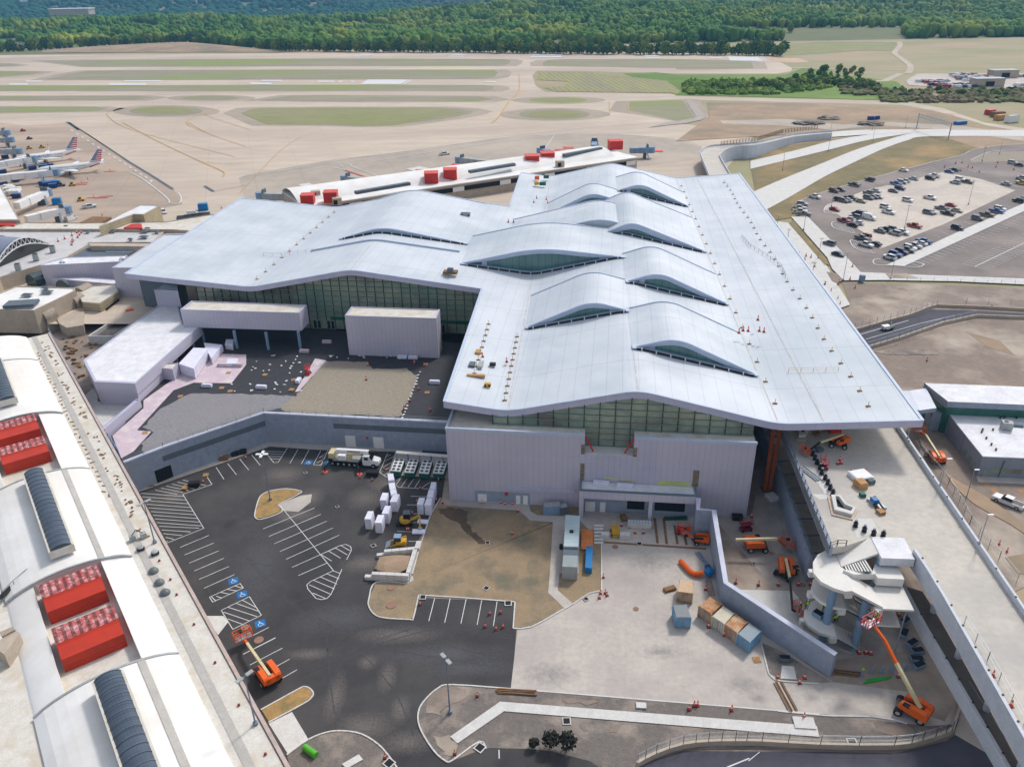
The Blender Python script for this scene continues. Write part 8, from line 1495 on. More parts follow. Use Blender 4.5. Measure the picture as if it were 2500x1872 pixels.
# blue bin, generators by the retaining wall
for nm, lb, fr, x, y, z, sz_, m, cat in [('portable_toilet', 'blue portable toilet against the retaining wall', 'K5', 660, 222, 0, (1.3, 1.3, 2.1), 'blue', 'portable toilet'), ('generator', 'cream generator beside the blue toilet', 'K5', 715, 205, 0, (1.2, 1.4, 1.4), 'cream', 'generator'), ('spool_rack', 'brown timber rack with coils by the retaining wall', 'K5', 745, 215, 0, (1.8, 1.4, .9), 'lumber', 'rack'), ('scrap_pile', 'dark heap of scrap by the retaining wall, left one', 'K5', 825, 185, 0, (1.6, 1.3, .9), 'black', 'scrap'), ('scrap_pile', 'dark heap of scrap by the retaining wall, right one', 'K5', 885, 170, 0, (1.6, 1.3, .9), 'black', 'scrap'),
    ('stone_block', 'pale crate near the white rubble by the wall', 'K5', 535, 270, 0, (1.7, 1.2, .9), 'hvac', 'crate'), ('blue_skip', 'bright blue tarp-covered cart on the apron by the jet bridge', 'M6', 1040, 365, ZB, (3.6, 3, 3), 'cobalt', 'cart'), ('blue_cart', 'bright blue cart behind the wing by the dark dumpsters', 'F4', 1830, 785, ZB, (4, 3, 3), 'cobalt', 'cart'),
    ('electrical_cabinet', 'large blue-grey electrical cabinet in the bed against the lavender wall', 'K2', 672, 345, 0, (3.6, 1.6, 2.2), 'bluecol', 'cabinet'), ('electrical_cabinet', 'smaller dark blue cabinet beside the large one', 'K2', 765, 345, 0, (1.6, 1.5, 1.9), 'blockdark', 'cabinet'), ('dock_table', 'brown wooden box in the loading dock', 'K2', 1268, 400, 0, (1.1, 1.6, .9), 'lumber', 'box'), ('material_box', 'yellow box under the dock canopy', 'K2', 1135, 320, 0, (1.1, .9, .8), 'yellow', 'box'), ('material_crate', 'crate of yellow cans standing on the concrete yard', 'K2', 1650, 985, 0, (2.2, 1.0, .5), 'lumber', 'crate'),
    ('kit_box', 'white and tan material pile under the orange column', 'K3', 705, 500, 0, (2.0, 2.2, .8), 'white', 'materials'), ('kit_box', 'white sheeted pallet in front of the tan pile by the column', 'K3', 725, 570, 0, (2.2, 1.2, .4), 'hvac', 'materials'), ('utility_box', 'grey-blue bin on the white path below the far lot', 'G2', 840, 1610, ZB + .4, (1.4, 1.4, 2), 'bluecol', 'bin'), ('blue_dumpster', 'long dark blue dumpster on the works track', 'G2', 935, 305, ZB + .3, (8, 2.5, 2.2), 'navy', 'dumpster'), ('blue_dumpster', 'blue skips grouped by the junction of the works road', 'G2', 1635, 345, ZB + .3, (8, 3, 2), 'blue', 'dumpster'),
    ('white_tank', 'cream tank trailer at the right edge of the works area', 'G2', 2050, 325, ZB + .3, (9, 4, 4), 'white', 'trailer'), ('site_trailer', 'tan site trailer left of the cream tank', 'G2', 1965, 305, ZB + .3, (9, 4, 3), 'wood', 'trailer'), ('site_trailer', 'brown site trailer behind the tan one', 'G2', 1935, 280, ZB + .3, (9, 4, 3), 'lumber', 'trailer'), ('site_trailer', 'red container by the works road', 'G2', 1875, 262, ZB + .3, (6, 4, 3), 'red2', 'container'), ('red_box', 'bright red material box on the deck under the roof edge', 'L5', 625, 345, ZD, (2.4, 2.0, 1.6), 'red2', 'box'), ('material_box', 'tan boxes under the terminal roof edge on the deck', 'L5', 515, 330, ZD, (1.7, 1.2, .8), 'wood', 'box'),
    ('board_pile', 'tan cardboard stack at the front of the deck material pile', 'L5', 850, 810, ZD, (1.7, 2.0, 1.3), 'wood', 'materials'), ('board_pile', 'white board pile in the middle of the deck', 'L5', 850, 735, ZD, (3.4, 3.0, .9), 'white', 'materials'), ('rubble_bag', 'brown bag of rubble beside the white board pile', 'L5', 935, 780, ZD, (1.3, 1.0, .8), 'blockdark', 'bag'), ('small_drum', 'small teal canister alone on the deck', 'L5', 868, 890, ZD, (.9, .9, .7), 'hvacg', 'canister'), ('flat_cart', 'grey flat cart with a blue load on the deck', 'L5', 985, 960, ZD, (1.3, 3.4, .5), 'steel', 'cart'), ('blue_load', 'blue tarp bundle on the grey flat cart', 'L5', 968, 930, ZD + .55, (1.0, 1.2, .6), 'blue', 'bundle'),
    ('debris_bin', 'yellow-brown open crate beside the deck skylight curb', 'L5', 488, 378, ZD, (1.3, 1.1, .5), 'lumber', 'crate'), ('pallet_load', 'grey and violet pallet load behind the row of drums', 'L5', 508, 512, ZD, (1.3, 1.2, .7), 'blockdark', 'materials'), ('roof_kit', 'timber-framed skid of tools on the wing roof near the inner corner', 'F5', 1840, 1350, 23.4, (4.0, 2.2, .7), 'lumber', 'materials'), ('roof_kit', 'grey box standing on the timber skid of the wing roof', 'F5', 1838, 1335, 24.2, (1.6, 1.2, 1.0), 'blockdark', 'box'),
    ('generator', 'grey generator with red posts on the rear of the wing roof', 'F5', 1975, 832, 23.5, (3.4, 1.4, 1.0), 'hvac', 'generator'), ('deck_tools', 'green machine on the rear roof corner, upper', 'G1', 455, 460, 21.3, (2.2, 1.4, 1.2), 'hvacg', 'machine'), ('deck_tools', 'green machine on the rear roof corner, lower', 'G1', 425, 518, 21.2, (2.6, 1.4, 1.2), 'hvacg', 'machine'), ('deck_tools', 'orange machine on the rear roof corner', 'G1', 378, 470, 21.3, (1.8, 1.6, 1.4), 'orange', 'machine'), ('deck_tools', 'yellow machine on the rear roof corner', 'G1', 375, 515, 21.3, (1.8, 1.4, 1.2), 'yellow', 'machine'),
    ('roof_pack', 'grey-blue wrapped pack on the front left roof corner', 'K1', 283, 118, 21.1, (1.3, 2.2, .6), 'blockdark', 'materials'), ('roof_pack', 'long white pack next to the grey one on the front roof', 'K1', 342, 118, 21.1, (1.0, 3.2, .6), 'hvac', 'materials'), ('roof_timber', 'tan timber bundle behind the packs on the front roof', 'K1', 325, 30, 21.1, (1.2, 2.0, .5), 'wood', 'materials'), ('roof_timber', 'long timber bundle lying across the front roof', 'K1', 310, 192, 21.0, (4.0, .8, .5), 'wood', 'materials'), ('roof_cart', 'small yellow roofing cart nearest the front eave', 'K1', 388, 255, 20.8, (1.3, .9, .7), 'yellow', 'cart'), ('roof_cart', 'small black wheeled cart on the front roof', 'K1', 423, 115, 20.9, (1.3, .9, .6), 'black', 'cart')]:
    p = pt(fr, x, y, z); s0_ = sz_; b = MB(); rz = -.12 if fr in ('K1', 'F5', 'G1') else .1 + (x % 7) * .05
    bd = MB().box(p + Vector((0, 0, s0_[2] * .46)), (s0_[0], s0_[1], s0_[2] * .92), rz); t = thing(nm, lb, cat, tuple(p)); bd.build('body', M[m], t)
    tp_ = {'portable_toilet': ('roof', 'white'), 'electrical_cabinet': ('top_panel', 'hvac'), 'generator': ('lid', 'blockdark'), 'white_tank': ('hatch', 'hvac')}.get(nm, ('top_cover', m)); MB().box(p + Vector((0, 0, s0_[2] * .96)), (s0_[0] * .9, s0_[1] * .88, s0_[2] * .09), rz).build(tp_[0], M[tp_[1]], t)
    if nm in ('roof_cart', 'flat_cart', 'blue_cart', 'blue_skip', 'generator', 'site_trailer', 'white_tank'):
        for k in (-1, 1): c = Vector((math.cos(rz), math.sin(rz), 0)) * s0_[0] * .32 * k; MB().tube(p + c + Vector((0, -s0_[1] * .52, .3)), p + c + Vector((0, s0_[1] * .52, .3)), .3, n=10).build('wheel', M['tyre'], t)
# plant enclosure, ramps
pl3 = thing('plant_enclosure', 'long grey-green metal enclosure with a pale ribbed roof and louvred end', 'plant enclosure', tuple(pt('K2', 830, 830)))
e1 = pts('K2', 3.2, 785, 368, 905, 375, 892, 632, 770, 628); MB().prism(e1, 0.1).build('front_house', M['hvac'], pl3); MB().prism([p + Vector((0, 0, .16)) for p in e1], 3.202).build('ribbed_roof', mat("pale_ribbed_sheet", c_((178, 196, 200)), c_((166, 186, 192)), .5, .5, seams=[(VX, 1.1, .08, .25)]), pl3)
e2 = pts('K2', 2.9, 768, 632, 890, 636, 888, 700, 765, 697); MB().prism(e2, .1).build('louvre_bay', M['blockdark'], pl3); e3 = pts('K2', 2.9, 765, 700, 888, 704, 885, 800, 758, 795); MB().prism(e3, .1).build('rear_house', M['hvac'], pl3); MB().prism([p + Vector((0, 0, .1)) for p in e3], 2.902).build('rear_roof', mat("grey_sheet", c_((152, 162, 164)), None, .5, seams=[(UX, 1.3, .06, .2)]), pl3); MB().box(pt('K2', 835, 500, 3.45), (.7, .7, .3)).build('roof_fan', M['black'], pl3)
p = pt('K2', 748, 645); single('stack_drum', MB().lathe(p, [(.35, 0), (.35, 1.0), (.25, 1.1)], 12), M['black'], 'black drum standing beside the grey enclosure', 'drum', origin=p)
q = pts('K2', .5, 918, 478, 1020, 488, 1012, 652, 915, 645); single('plywood_ramp', MB().prism(q, .08), mat("orange_plywood", c_((222, 140, 84)), c_((206, 124, 70)), .8, .8, seams=[(VX, 1.2, .04, .2)]), 'orange plywood platform beside the grey enclosure', 'platform', origin=(q[0].x, q[0].y, 0))
q = pts('K2', 1.3, 957, 620, 1012, 622, 1005, 805, 948, 800); single('blue_container_roof', MB().prism(q, .1), M['cobalt'], 'long narrow bright blue covered box beside the plywood platform', 'covered box', origin=(q[0].x, q[0].y, 0))
bpy.data.objects['blue_container_roof'].name = 'blue_box'
stp = thing('dock_steps', 'concrete dock steps with thin handrails left of the yellow lift table', 'steps', tuple(pt('K2', 1060, 590)))
for k in range(6): p = pt('K2', 1060, 600 - k * 22, 0); MB().box(p + Vector((0, 0, .12 + k * .1)), (1.8, .5, .24 + k * .2)).build('step', M['walk'], stp)
dk_ = thing('dock_platform', 'raised concrete loading platform with blue rail in the dock', 'platform', tuple(pt('K2', 1400, 430))); q = pts('K2', 1.1, 1300, 400, 1495, 408, 1500, 440, 1300, 432); MB().prism(q, 0).build('platform_body', M['walk'], dk_); b = MB()
for k in range(9): a = q[3].lerp(q[2], k / 8); b.beam(a, a + Vector((0, 0, 1)), .06, .06)
b.beam(q[3] + Vector((0, 0, 1)), q[2] + Vector((0, 0, 1)), .07, .07); b.build('rail', M['blue'], dk_); q = pts('K2', 1.0, 1080, 500, 1150, 500, 1150, 530, 1080, 530); MB().prism(q, 0).build('platform_body', M['walk'], dk_); q = pts('K2', 1.0, 1240, 500, 1320, 505, 1320, 535, 1235, 530); MB().prism(q, 0).build('platform_body', M['walk'], dk_)
# debris chute
ch = MB(); cp = curve([pt('K2', 1740, 745, .4), pt('K2', 1790, 800, .5), pt('K2', 1850, 850, .5), pt('K2', 1930, 845, .9)], 5)
for a, e in zip(cp, cp[1:]): ch.tube(a, e, .5, .52, 10)
single('debris_chute', ch, M['orange'], 'bright orange flexible debris chute snaking over the yard to the block wall', 'chute', origin=cp[0]); p = pt('K2', 1975, 860, .3); t = thing('vacuum_unit', 'blue tarped vacuum unit at the end of the orange chute', 'machine', tuple(p)); MB().blob(p + Vector((0, 0, .7)), .8, .9, .8, 3, .2, 2).build('tarp', M['cobalt'], t); MB().box(p + Vector((.1, 1.2, .4)), (.9, 1.4, .8)).build('machine_body', M['navy'], t)
sc2 = thing('scaffold_tower', 'folded scaffold frame lying against the block wall below the chute', 'scaffold', tuple(pt('K2', 1990, 960))); b = MB(); a, e = pt('K2', 1970, 900, .4), pt('K2', 2000, 1030, .4)
for k in (-.5, .5): b.beam(a + Vector((k, 0, 0)), e + Vector((k, 0, 0)), .07, .07)
for k in range(12): c = a.lerp(e, k / 11); b.beam(c + Vector((-.5, 0, 0)), c + Vector((.5, 0, 0)), .06, .06)
b.build('frame', M['lumber'], sc2)
# cones
cn0 = None
def cone(p, s=1.0, label='orange traffic cone', grp='traffic cones'):
    global cn0
    if cn0 is None:
        cn0 = thing('traffic_cone', label, 'traffic cone', (0, 0, 0), grp); MB().lathe((0, 0, .05), [(.2, 0), (.06, .85), (.03, .95)], 10).build('cone_body', M['cone'], cn0); MB().box((0, 0, .03), (.5, .5, .06)).build('cone_base', M['black'], cn0); MB().lathe((0, 0, .45), [(.142, 0), (.105, .2)], 10).build('reflective_band', M['white'], cn0); cn0.location = p; cn0.scale = (s, s, s); return cn0
    return dup(cn0, p, 0, label, grp, sx=(s, s, s))
CG = [('L2', 0, 1.15, 'orange cone in the bays right of the kerbed field', [(1502, 240), (2040, 315), (2123, 305), (2005, 412), (2088, 432), (2142, 415)]), ('L2', .1, 1, 'orange cone on the gravel corner at the bottom', [(1945, 945), (1770, 1390), (1232, 1420)]), ('K2', 0, 1.1, 'orange cone at the kerb corner of the concrete yard', [(1075, 1020), (1115, 1015), (1130, 1035), (1066, 1055), (1098, 885)]), ('K2', 0, 1.1, 'orange cone on the walk along the lavender wall', [(90, 272), (390, 335), (245, 270), (343, 280), (318, 265), (285, 280)]), ('K2', 0, 1.1, 'orange cone in the loading dock', [(1055, 325), (1250, 455), (1362, 515), (1432, 515), (1316, 465), (1345, 440), (1430, 455)]), ('K2', 0, 1.1, 'red standpipe on the seeded field', [(342, 525)]),
 ('K2', 0, 1.1, 'orange cone by the container row', [(1973, 1290), (2105, 1360), (1948, 985)]), ('K3', 0, 1.2, 'orange cone on the grey pavement below the boom lifts', [(556, 640), (818, 640), (793, 585), (440, 1125), (607, 1140), (752, 1140), (900, 1140), (890, 1000), (728, 385), (668, 245), (768, 490), (990, 1140)]), ('K3', 0, 1.2, 'orange cone at the foot of the stair', [(1345, 1640), (1395, 1640), (1430, 1645)]), ('L3', .06, 1.2, 'orange cone on the gravel strip above the white walk', [(1368, 615), (1390, 615), (1333, 640), (1620, 645), (2108, 695)]), ('L3', 0, 1.2, 'orange cone round the planting bed by the wall', [(2078, 462), (2112, 430), (1932, 430), (1465, 85), (1572, 140)]),
 ('M1', 0, 1.0, 'orange cone near the crane and foam stacks', [(705, 690), (65, 610), (920, 735), (1130, 550), (1755, 880), (1618, 1310), (1700, 1110), (1525, 1600), (1555, 1600), (2145, 1130), (2035, 1080), (2075, 730), (2120, 610), (68, 385)]), ('K3', ZD, 1.15, 'orange cone on the open deck', [(1190, 250), (1215, 245), (1283, 325), (1392, 315), (1205, 225)]), ('K4', ZD, 1.2, 'orange cone on the lower end of the deck', [(1290, 1110), (1400, 1290)]), ('K4', 0, 1.2, 'orange cone on the soil behind the stair', [(722, 1115), (955, 985), (1000, 1090), (725, 745)]), ('K4', ZB, 1.1, 'orange cone in the dirt beyond the deck', [(1328, 320), (1375, 365)]),
 ('K5', 0, 1.1, 'orange cone at the garage end of the car park', [(590, 385), (905, 208), (632, 242)]), ('G5', zT, 1.3, 'orange cone on the courtyard membrane', [(1470, 715), (1805, 700), (1875, 720), (1772, 975), (1728, 1035), (1920, 1040), (1458, 820), (1835, 890)]), ('M6', 12.5, 1.5, 'orange cone on the old terminal roof deck', [(1048, 1030), (1168, 985), (1298, 925), (1387, 875), (1465, 880), (1432, 918), (1400, 960), (1315, 1015), (1302, 1050), (1290, 1095)]), ('G3', ZB, 1.3, 'orange cone by the terminal roof edge', [(238, 60), (362, 40), (350, 190), (370, 240), (290, 120), (505, 90), (1150, 745)]), ('G2', ZB + .4, 1.3, 'orange cone on the pale path beside the lot', [(335, 1400), (390, 1410), (430, 1420), (460, 1495), (540, 1640), (745, 1600), (650, 1640), (765, 1495), (380, 1440)]),
 ('G2', ZB + .4, 1.4, 'orange cone at the lot entrance', [(1640, 720), (1510, 690), (1700, 690), (1735, 695), (1940, 655), (1925, 690), (2070, 710), (1790, 730), (1600, 660), (1650, 655)]), ('K1', 20.9, 1.3, 'orange cone on the front left roof', [(355, 60), (517, 95)]), ('G1', 21.5, 1.3, 'orange cone on the rear roof corner', [(375, 630), (350, 665), (467, 670), (455, 640), (140, 825), (183, 825)]), ('D', 23, 1.4, 'orange cone on the right side of the roof', [(1605, 715), (1616, 716), (1596, 720), (1640, 716), (1650, 718), (1637, 692)]),
 ('F4', ZB, 1.4, 'orange cone on the apron near the parked jets', [(920, 835), (1990, 770), (735, 540), (845, 672), (990, 435), (790, 510), (430, 200)])]
for fr, z, s, lb, xy in CG:
    for x, y in xy: cone(pt(fr, x, y, z), s, lb, lb.replace('orange cone', 'orange cones', 1))
# black drums along the deck edge
dr0 = None
for i, (x, y) in enumerate([(455, 550), (473, 585), (490, 620), (517, 665), (530, 705), (558, 750), (580, 790), (599, 833), (622, 875), (810, 1140), (883, 1182), (960, 1212), (1040, 1222)]):
    p = pt('L5', x, y, ZD); lb = 'black stacked rubber cone bases in the row before the skylight curb' if i < 9 else 'black stacked rubber cone bases between the skylight curb and the stair'
    if dr0 is None:
        dr0 = thing('bollard_base', lb, 'bollard', tuple(p), 'black bollard stacks on the deck'); MB().lathe(p, [(.42, 0), (.42, .25), (.28, .28), (.28, .55), (.42, .58), (.42, .8), (.25, .85), (.22, 1.25)], 12).build('rubber_stack', M['black'], dr0); MB().lathe(p + Vector((0, 0, 1.26)), [(.25, 0), (.25, .12)], 12).build('cap', M['pole'], dr0)
    else: dup(dr0, p, 0, lb, 'black bollard stacks on the deck')
for i, (x, y) in enumerate([(503, 1105), (560, 1095), (620, 1093), (676, 1092), (765, 1075)]):
    p = pt('K4', x, y); t = thing('steel_bollard', ['lime-topped', 'blue-grey', 'blue-grey', 'blue-grey', 'taller blue-grey'][i] + ' steel bollard behind the timber rails, %s from the left' % ['first', 'second', 'third', 'fourth', 'fifth'][i], 'bollard', tuple(p)); MB().tube(p, p + Vector((0, 0, 1.3)), .22, n=12).build('post', M['bluecol'], t); MB().lathe(p + Vector((0, 0, 1.3)), [(.24, 0), (.2, .15), (.1, .22)], 12).build('cap', M['hivis'] if i == 0 else M['bluecol'], t)
gp_ = MB(); a = pt('K4', 510, 1150, .2);
for k in range(6): gp_.tube(pt('K4', 510 + k * 6, 1152 - k * 5, .15), pt('K4', 660 + k * 5, 1125 - k * 3, .15), .08, n=6)
single('green_pipes', gp_, M['greenp'], 'bundle of bright green pipes lying behind the bollards', 'pipes'); p = pt('L2', 655, 1370, .05); single('green_tank', MB().tube(pt('L2', 610, 1335, .5), pt('L2', 700, 1400, .5), .5, n=12), mat("lime_green", (.10, .45, .04), None, .5), 'bright green cylinder lying on the bottom gravel island', 'tank'); q = pts('L2', .25, 900, 1465, 1030, 1390, 1062, 1430, 935, 1500); single('concrete_slab', MB().prism(q, .05), M['walk'], 'loose white concrete slab on the bottom gravel island', 'slab')
for x, y, lb in [(1010, 617, 'left'), (2110, 735, 'right')]: p = pt('L3', x, y, .06); single('cover_slab', MB().box(p + Vector((0, 0, .15)), (1.5 if lb == 'left' else 3.0, 1.0 if lb == 'left' else 2.0, .25), -.1), M['walk'], 'pale concrete cover slab on the gravel strip, %s one' % lb, 'slab')
# roof stanchions along the gutters
st0 = None
def stanch(u, v, y_=True, lb='thin yellow safety stanchion on the right roof'):
    global st0
    p = P(u, v, hb(u) + .02)
    if st0 is None: st0 = thing('safety_stanchion', lb, 'stanchion', tuple(p), 'roof safety stanchions'); MB().tube(p, p + Vector((0, 0, 1.1)), .06, n=6).build('post', M['yellow'], st0); MB().box(p + Vector((0, 0, .07)), (.9, .5, .12)).build('foot', M['lumber'], st0); return
    dup(st0, p, 0, lb, 'roof safety stanchions')
for i in range(30): stanch(83.5 + .3 * math.sin(i), 6 + i * 6.4)
for i in range(20): stanch(66.4, 8 + i * 9.6, True, 'small brown gutter marker along the right roof valley')
for i in range(22): stanch(12.0, 4 + i * 3.2 + (60 if i > 10 else 0), True, 'small brown gutter marker along the left roof valley')
for i in range(9): stanch(4.5, 14 + i * 3.4, True, 'thin safety stanchion at the left front roof edge')
for i in range(12): stanch(-66.5 + .2 * i, 70 + i * 6.5, True, 'small brown gutter marker along the wing roof valley')
rr = fence_line('roof_guard_rail', [P(u, v, hb(u) + .02) for u, v in [(78, 118), (79, 108), (82, 98), (84, 88), (83.5, 80)]], 1.0, 'thin dark guard rail winding across the right side of the roof', M['black'], post=2.2, rails=2, cat='railing')
fence_line('roof_guard_rail', [P(u, v, hb(u) + .02) for u, v in [(-56, 91), (-64, 91.5), (-72, 90)]], 1.0, 'thin guard rail at the left end of the wing roof kerb', M['steel'], post=2.2, rails=2, cat='railing')
fence_line('roof_guard_rail', [P(u, v, hb(u) + .02) for u, v in [(72, 22), (82, 21.5)]], 1.0, 'short yellow guard rail on the right front roof', M['yellow'], post=2.2, rails=2, cat='railing')
# ---- people ----
def person(label, p, rz=0, vest=True):
    t = thing('person', label, 'person', tuple(p)); bm = bmesh.new(); dl_ = bm.verts.layers.skin.verify()
    J = [((0, 0, .95), .15), ((0, 0, 1.2), .15), ((0, 0, 1.42), .14), ((0, 0, 1.54), .06), ((0, .02, 1.68), .1), ((.1, 0, .9), .1), ((.12, .04, .5), .07), ((.13, 0, .08), .05), ((.14, .12, .04), .045), ((-.1, 0, .9), .1), ((-.12, -.04, .5), .07), ((-.13, -.02, .08), .05), ((-.14, .1, .04), .045), ((.2, 0, 1.4), .06), ((.27, .08, 1.14), .045), ((.24, .3, 1.05), .035), ((-.2, 0, 1.4), .06), ((-.27, .06, 1.14), .045), ((-.22, .28, 1.08), .035)]
    vs = [bm.verts.new(j[0]) for j in J]
    for v, j in zip(vs, J): v[dl_].radius = (j[1], j[1])
    vs[0][dl_].use_root = True
    for a, b_ in [(0, 1), (1, 2), (2, 3), (3, 4), (0, 5), (5, 6), (6, 7), (7, 8), (0, 9), (9, 10), (10, 11), (11, 12), (2, 13), (13, 14), (14, 15), (2, 16), (16, 17), (17, 18)]: bm.edges.new((vs[a], vs[b_]))
    me = bpy.data.meshes.new('body'); bm.to_mesh(me); bm.free(); me.materials.append(M['trous']); o = bpy.data.objects.new('body', me); col.objects.link(o); o.parent = t; o.modifiers.new('s', 'SKIN'); o.modifiers.new('u', 'SUBSURF').levels = 1
    v_ = MB().lathe((0, 0, .9), [(.19, 0), (.2, .3), (.21, .5), (.1, .6)], 10); v_.v = [(x + p.x, y * .75 + p.y, z + p.z) for x, y, z in v_.v]; v_.build('safety_vest', M['hivis'], t); MB().lathe(p + Vector((0, .02, 1.7)), [(.13, 0), (.12, .1), (.05, .14)], 10).build('hard_hat', M['white'] if vest else M['hivis'], t); t.rotation_euler.z = rz; t.scale = (1.15, 1.15, 1.15); return t
person('worker in lime vest and white hard hat standing in the raised lift basket', pt('K4', 580, 800, 9.75) + Vector((.4, .6, 0)), 1); person('worker in lime vest at the head of the lowest stair flight, left of the pair', pt('M4', 395, 1100, 4.25), .5); person('worker in lime vest at the head of the lowest stair flight, right of the pair', pt('M4', 420, 1098, 4.25), 2); person('worker in lime vest at the far rim of the lowest curved landing', pt('M4', 88, 950, 4.25), 3); person('worker in lime vest bending by the column on the lowest landing', pt('M4', 265, 985, 4.25), 4); person('worker in lime vest in the lowered lift basket left of the stair', pt('K3', 905, 1335, 1.7), 1); person('worker in orange and lime gear seated on the small white cart', pt('G3', 820, 452, ZB + .6), 1)
gc = thing('utility_cart', 'small white utility cart driving on the sunken service road', 'cart', tuple(pt('G3', 795, 458, ZB + .3))); p = pt('G3', 795, 458, ZB + .3); MB().box(p + Vector((-.5, 0, .8)), (2.2, 1.5, .9), .25).build('body', M['white'], gc); MB().box(p + Vector((1.1, .2, .6)), (1.2, 1.4, .4), .25).build('front_body', M['black'], gc)
for k in (-1, 1): MB().tube(p + Vector((k * .95, -.8 + k * .2, .32)), p + Vector((k * .95, .85 + k * .2, .32)), .32, n=10).build('wheel', M['tyre'], gc)
# the two dark trees at the bottom
for i, (x, y, s, lb) in enumerate([(398, 895, .8, 'small dark-leaved tree at the bottom edge of the gravel, left of the pair'), (508, 915, .95, 'larger dark-leaved tree at the bottom edge of the gravel, right of the pair'), (285, 895, .45, 'tiny dark shrub left of the two dark trees')]):
    p = pt('L3', x, y, .06); t = thing('dark_tree', lb, 'tree', tuple(p)); MB().tube(p, p + Vector((.1, 0, 1.6 * s)), .12 * s, .07 * s, 7).tube(p + Vector((0, 0, .8 * s)), p + Vector((.7 * s, .2, 2.2 * s)), .06, .03, 5).tube(p + Vector((0, 0, .8 * s)), p + Vector((-.6 * s, -.2, 2.3 * s)), .06, .03, 5).build('trunk', M['trunk'], t); b = MB(); r7 = random.Random(i + 40)
    for k in range(260):
        a, e, q_ = r7.uniform(0, 6.28), r7.uniform(-.9, 1.5), r7.uniform(.5, 1) ** .6 * (1 + .25 * math.sin(3 * k)); b.blob((p.x + 1.35 * s * q_ * math.cos(a) * math.cos(e), p.y + 1.35 * s * q_ * math.sin(a) * math.cos(e), p.z + 2.3 * s + 1.1 * s * q_ * math.sin(e)), .16, .16, .12, k, .4)
    b.build('crown', M['leafd'], t)
# steel arms over the dock, hose reel, signs
for nm, lb, fr, x, y, z in [('apron_tug', 'yellow baggage tug on the apron, top', 'M2', 820, 330, ZB), ('apron_tug', 'dark tug on the apron left of the yellow one', 'M2', 575, 350, ZB), ('apron_tug', 'dark tug near the top left jet bridges', 'M2', 575, 165, ZB), ('apron_tug', 'yellow tug beside the lower stand marking', 'M6', 1465, 305, ZB), ('apron_tug', 'yellow tug right of the blue baggage carts', 'M2', 1410, 1060, ZB), ('apron_tug', 'red tug under the left edge jet bridges', 'M2', 450, 10, ZB), ('belt_loader', 'grey belt loader beside the blue carts', 'M2', 1200, 1070, ZB)]:
    p = pt(fr, x, y, z); t = thing(nm, lb, 'tug', tuple(p)); m = 'yellow' if 'yellow' in lb else 'blockdark' if 'dark' in lb or 'grey' in lb else 'red2'; MB().box(p + Vector((0, 0, .7)), (3, 1.8, .9), .3).build('body', M[m], t); MB().box(p + Vector((-.4, 0, 1.4)), (1.0, 1.5, .7), .3).build('seat_box', M['black'], t)
    for k in (-1, 1): MB().tube(p + Vector((k, -1 + .3 * k, .35)), p + Vector((k, .9 + .3 * k, .35)), .35, n=8).build('wheel', M['tyre'], t)
bc = None
for i, (x, y) in enumerate([(310, 985), (415, 945), (60, 830), (845, 1060), (920, 1075), (1040, 1045), (1095, 1055), (1035, 1105), (640, 755), (840, 740), (975, 715), (80, 1080), (330, 1300), (110, 545)]):
    p = pt('M2', x, y, ZB)
    if bc is None: bc = thing('baggage_cart', 'dark blue covered baggage cart on the apron by the jet bridges', 'baggage cart', tuple(p), 'blue baggage carts'); MB().box(p + Vector((0, 0, 1.5)), (3.6, 1.9, 1.5)).build('curtain_box', M['navy'], bc); MB().box(p + Vector((0, 0, 2.3)), (3.8, 2.1, .1)).build('canopy', M['blue'], bc); MB().box(p + Vector((0, 0, .55)), (3.8, 1.9, .15)).build('bed', M['black'], bc)
    else: dup(bc, p, .2 + (i % 3) * .3)
wt_ = None
for i, (x, y) in enumerate([(150, 1130), (190, 1160), (230, 1185), (270, 1215), (210, 1240), (300, 1180), (170, 1190), (280, 1245)]):
    p = pt('M2', x, y, ZB)
    if wt_ is None: wt_ = thing('service_truck', 'white service truck parked in the tight block beside the hall', 'truck', tuple(p), 'white trucks parked beside the hall'); MB().box(p + Vector((.6, 0, 1.5)), (4.2, 2.1, 1.8)).build('box_body', M['white'], wt_); MB().box(p + Vector((-2.2, 0, 1.1)), (1.6, 2.0, 1.3)).build('cab', M['white'], wt_); MB().box(p + Vector((-2.5, 0, 1.45)), (1.1, 2.04, .5)).build('windows', M['black'], wt_)
    else: dup(wt_, p, .1)
dp = None
for i in range(4):
    p = pt('F4', 1650 + i * 62, 875 - i * 9, ZB + 1)
    if dp is None: dp = thing('dumpster', 'dark open dumpster in the row behind the terminal wing', 'dumpster', tuple(p), 'dark dumpsters behind the wing'); MB().box(p + Vector((0, 0, .8)), (5, 4, 1.6), .3).build('bin_body', M['blockdark'], dp); MB().box(p + Vector((0, 0, 1.62)), (4.6, 3.6, .05), .3).build('opening', M['dark'], dp)
    else: dup(dp, p, 0)
r9 = random.Random(12)
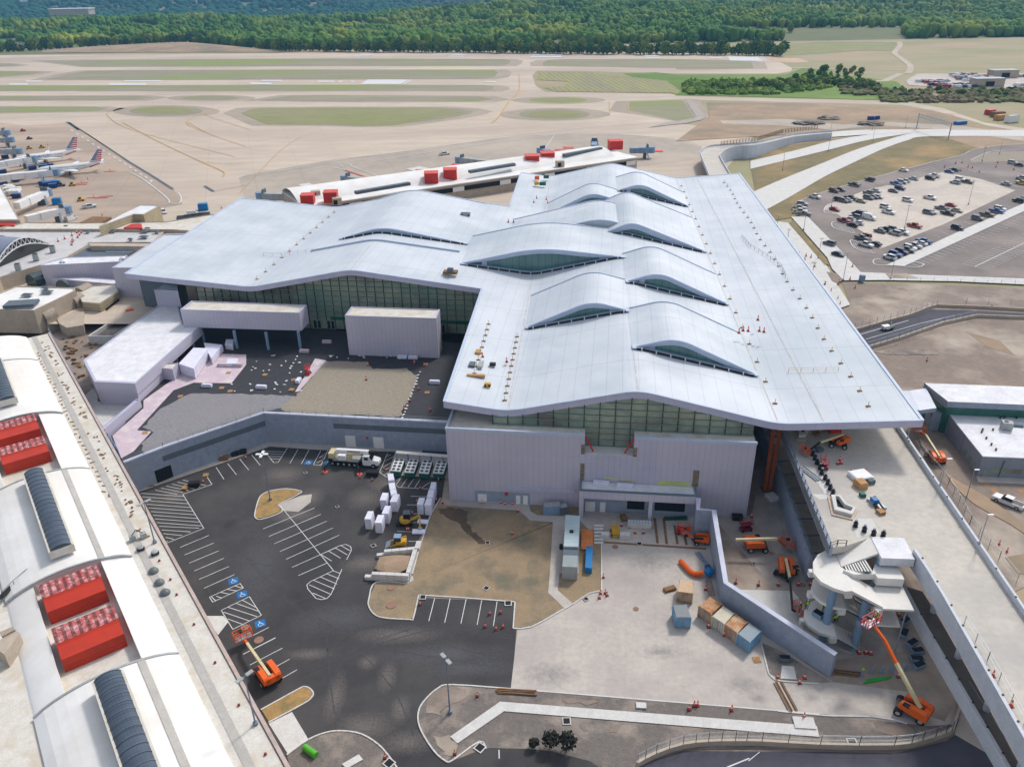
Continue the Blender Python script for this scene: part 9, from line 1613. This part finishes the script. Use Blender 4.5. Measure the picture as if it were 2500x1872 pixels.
for i, (x, y, s) in enumerate([(410, 340, 9), (840, 790 - 450 + 5, 0), (570, 300, 7), (910, 345, 8)]):
    if s == 0: continue
    p = pt('G2', x, y, ZB + .3); single('rubble_heap', MB().blob(p, s, s * .7, 1.8, i, .3, 3), M['rubble'], 'grey rubble heap in the works area, %s' % ['leftmost', '', 'middle', 'right one below the blue dumpster'][i], 'rubble', 'rubble heaps in the works area')
b = MB()
for i in range(420):
    x = r9.uniform(1050, 2300); y = r9.uniform(575, 655) if x > 1300 else r9.uniform(520, 610); p = pt('A3', x, y, ZB); b.blob(p + Vector((0, 0, .8)), r9.uniform(2, 4.5), r9.uniform(2, 4.5), r9.uniform(1.2, 2.8), i, .35)
settag(b.build('undergrowth', mat("undergrowth", (.15, .17, .05), (.10, .12, .04), .95, .05, c3=(.18, .14, .08), s3=.02, k=1)), 'scrubby undergrowth on the slope between the taxiway and distant lot', 'undergrowth', kind='stuff')
b = MB()
for i in range(500):
    x = r9.uniform(60, 1000); y = r9.uniform(520, 604) - (max(0, x - 600) * .1); p = pt('A3', x, y, ZB); b.blob(p + Vector((0, 0, .8)), r9.uniform(1.5, 4), r9.uniform(1.5, 4), r9.uniform(1.5, 3.5), i, .35)
settag(b.build('bushes', mat("green_bushes", (.14, .24, .03), (.09, .17, .025), .95, .05, c3=(.22, .28, .05), s3=.02, k=1)), 'bright green bushes crowding the slope beside the taxiway', 'bushes', kind='stuff')
# ---- air ----
hz = MB().box((0, 3400, 60), (11500, 7400, 400)); ho = hz.build('haze', M['white']); settag(ho, 'thin bluish summer haze over the whole view', 'haze', kind='stuff')
hm = bpy.data.materials.new('haze_air'); hm.use_nodes = True; hn = hm.node_tree.nodes; hn.remove(hn["Principled BSDF"]); pv = hn.new("ShaderNodeVolumePrincipled"); pv.inputs["Color"].default_value = (.24, .58, 1, 1); pv.inputs["Density"].default_value = .00009; pv.inputs["Anisotropy"].default_value = .1
hm.node_tree.links.new(pv.outputs[0], hn["Material Output"].inputs["Volume"]); ho.data.materials.clear(); ho.data.materials.append(hm)
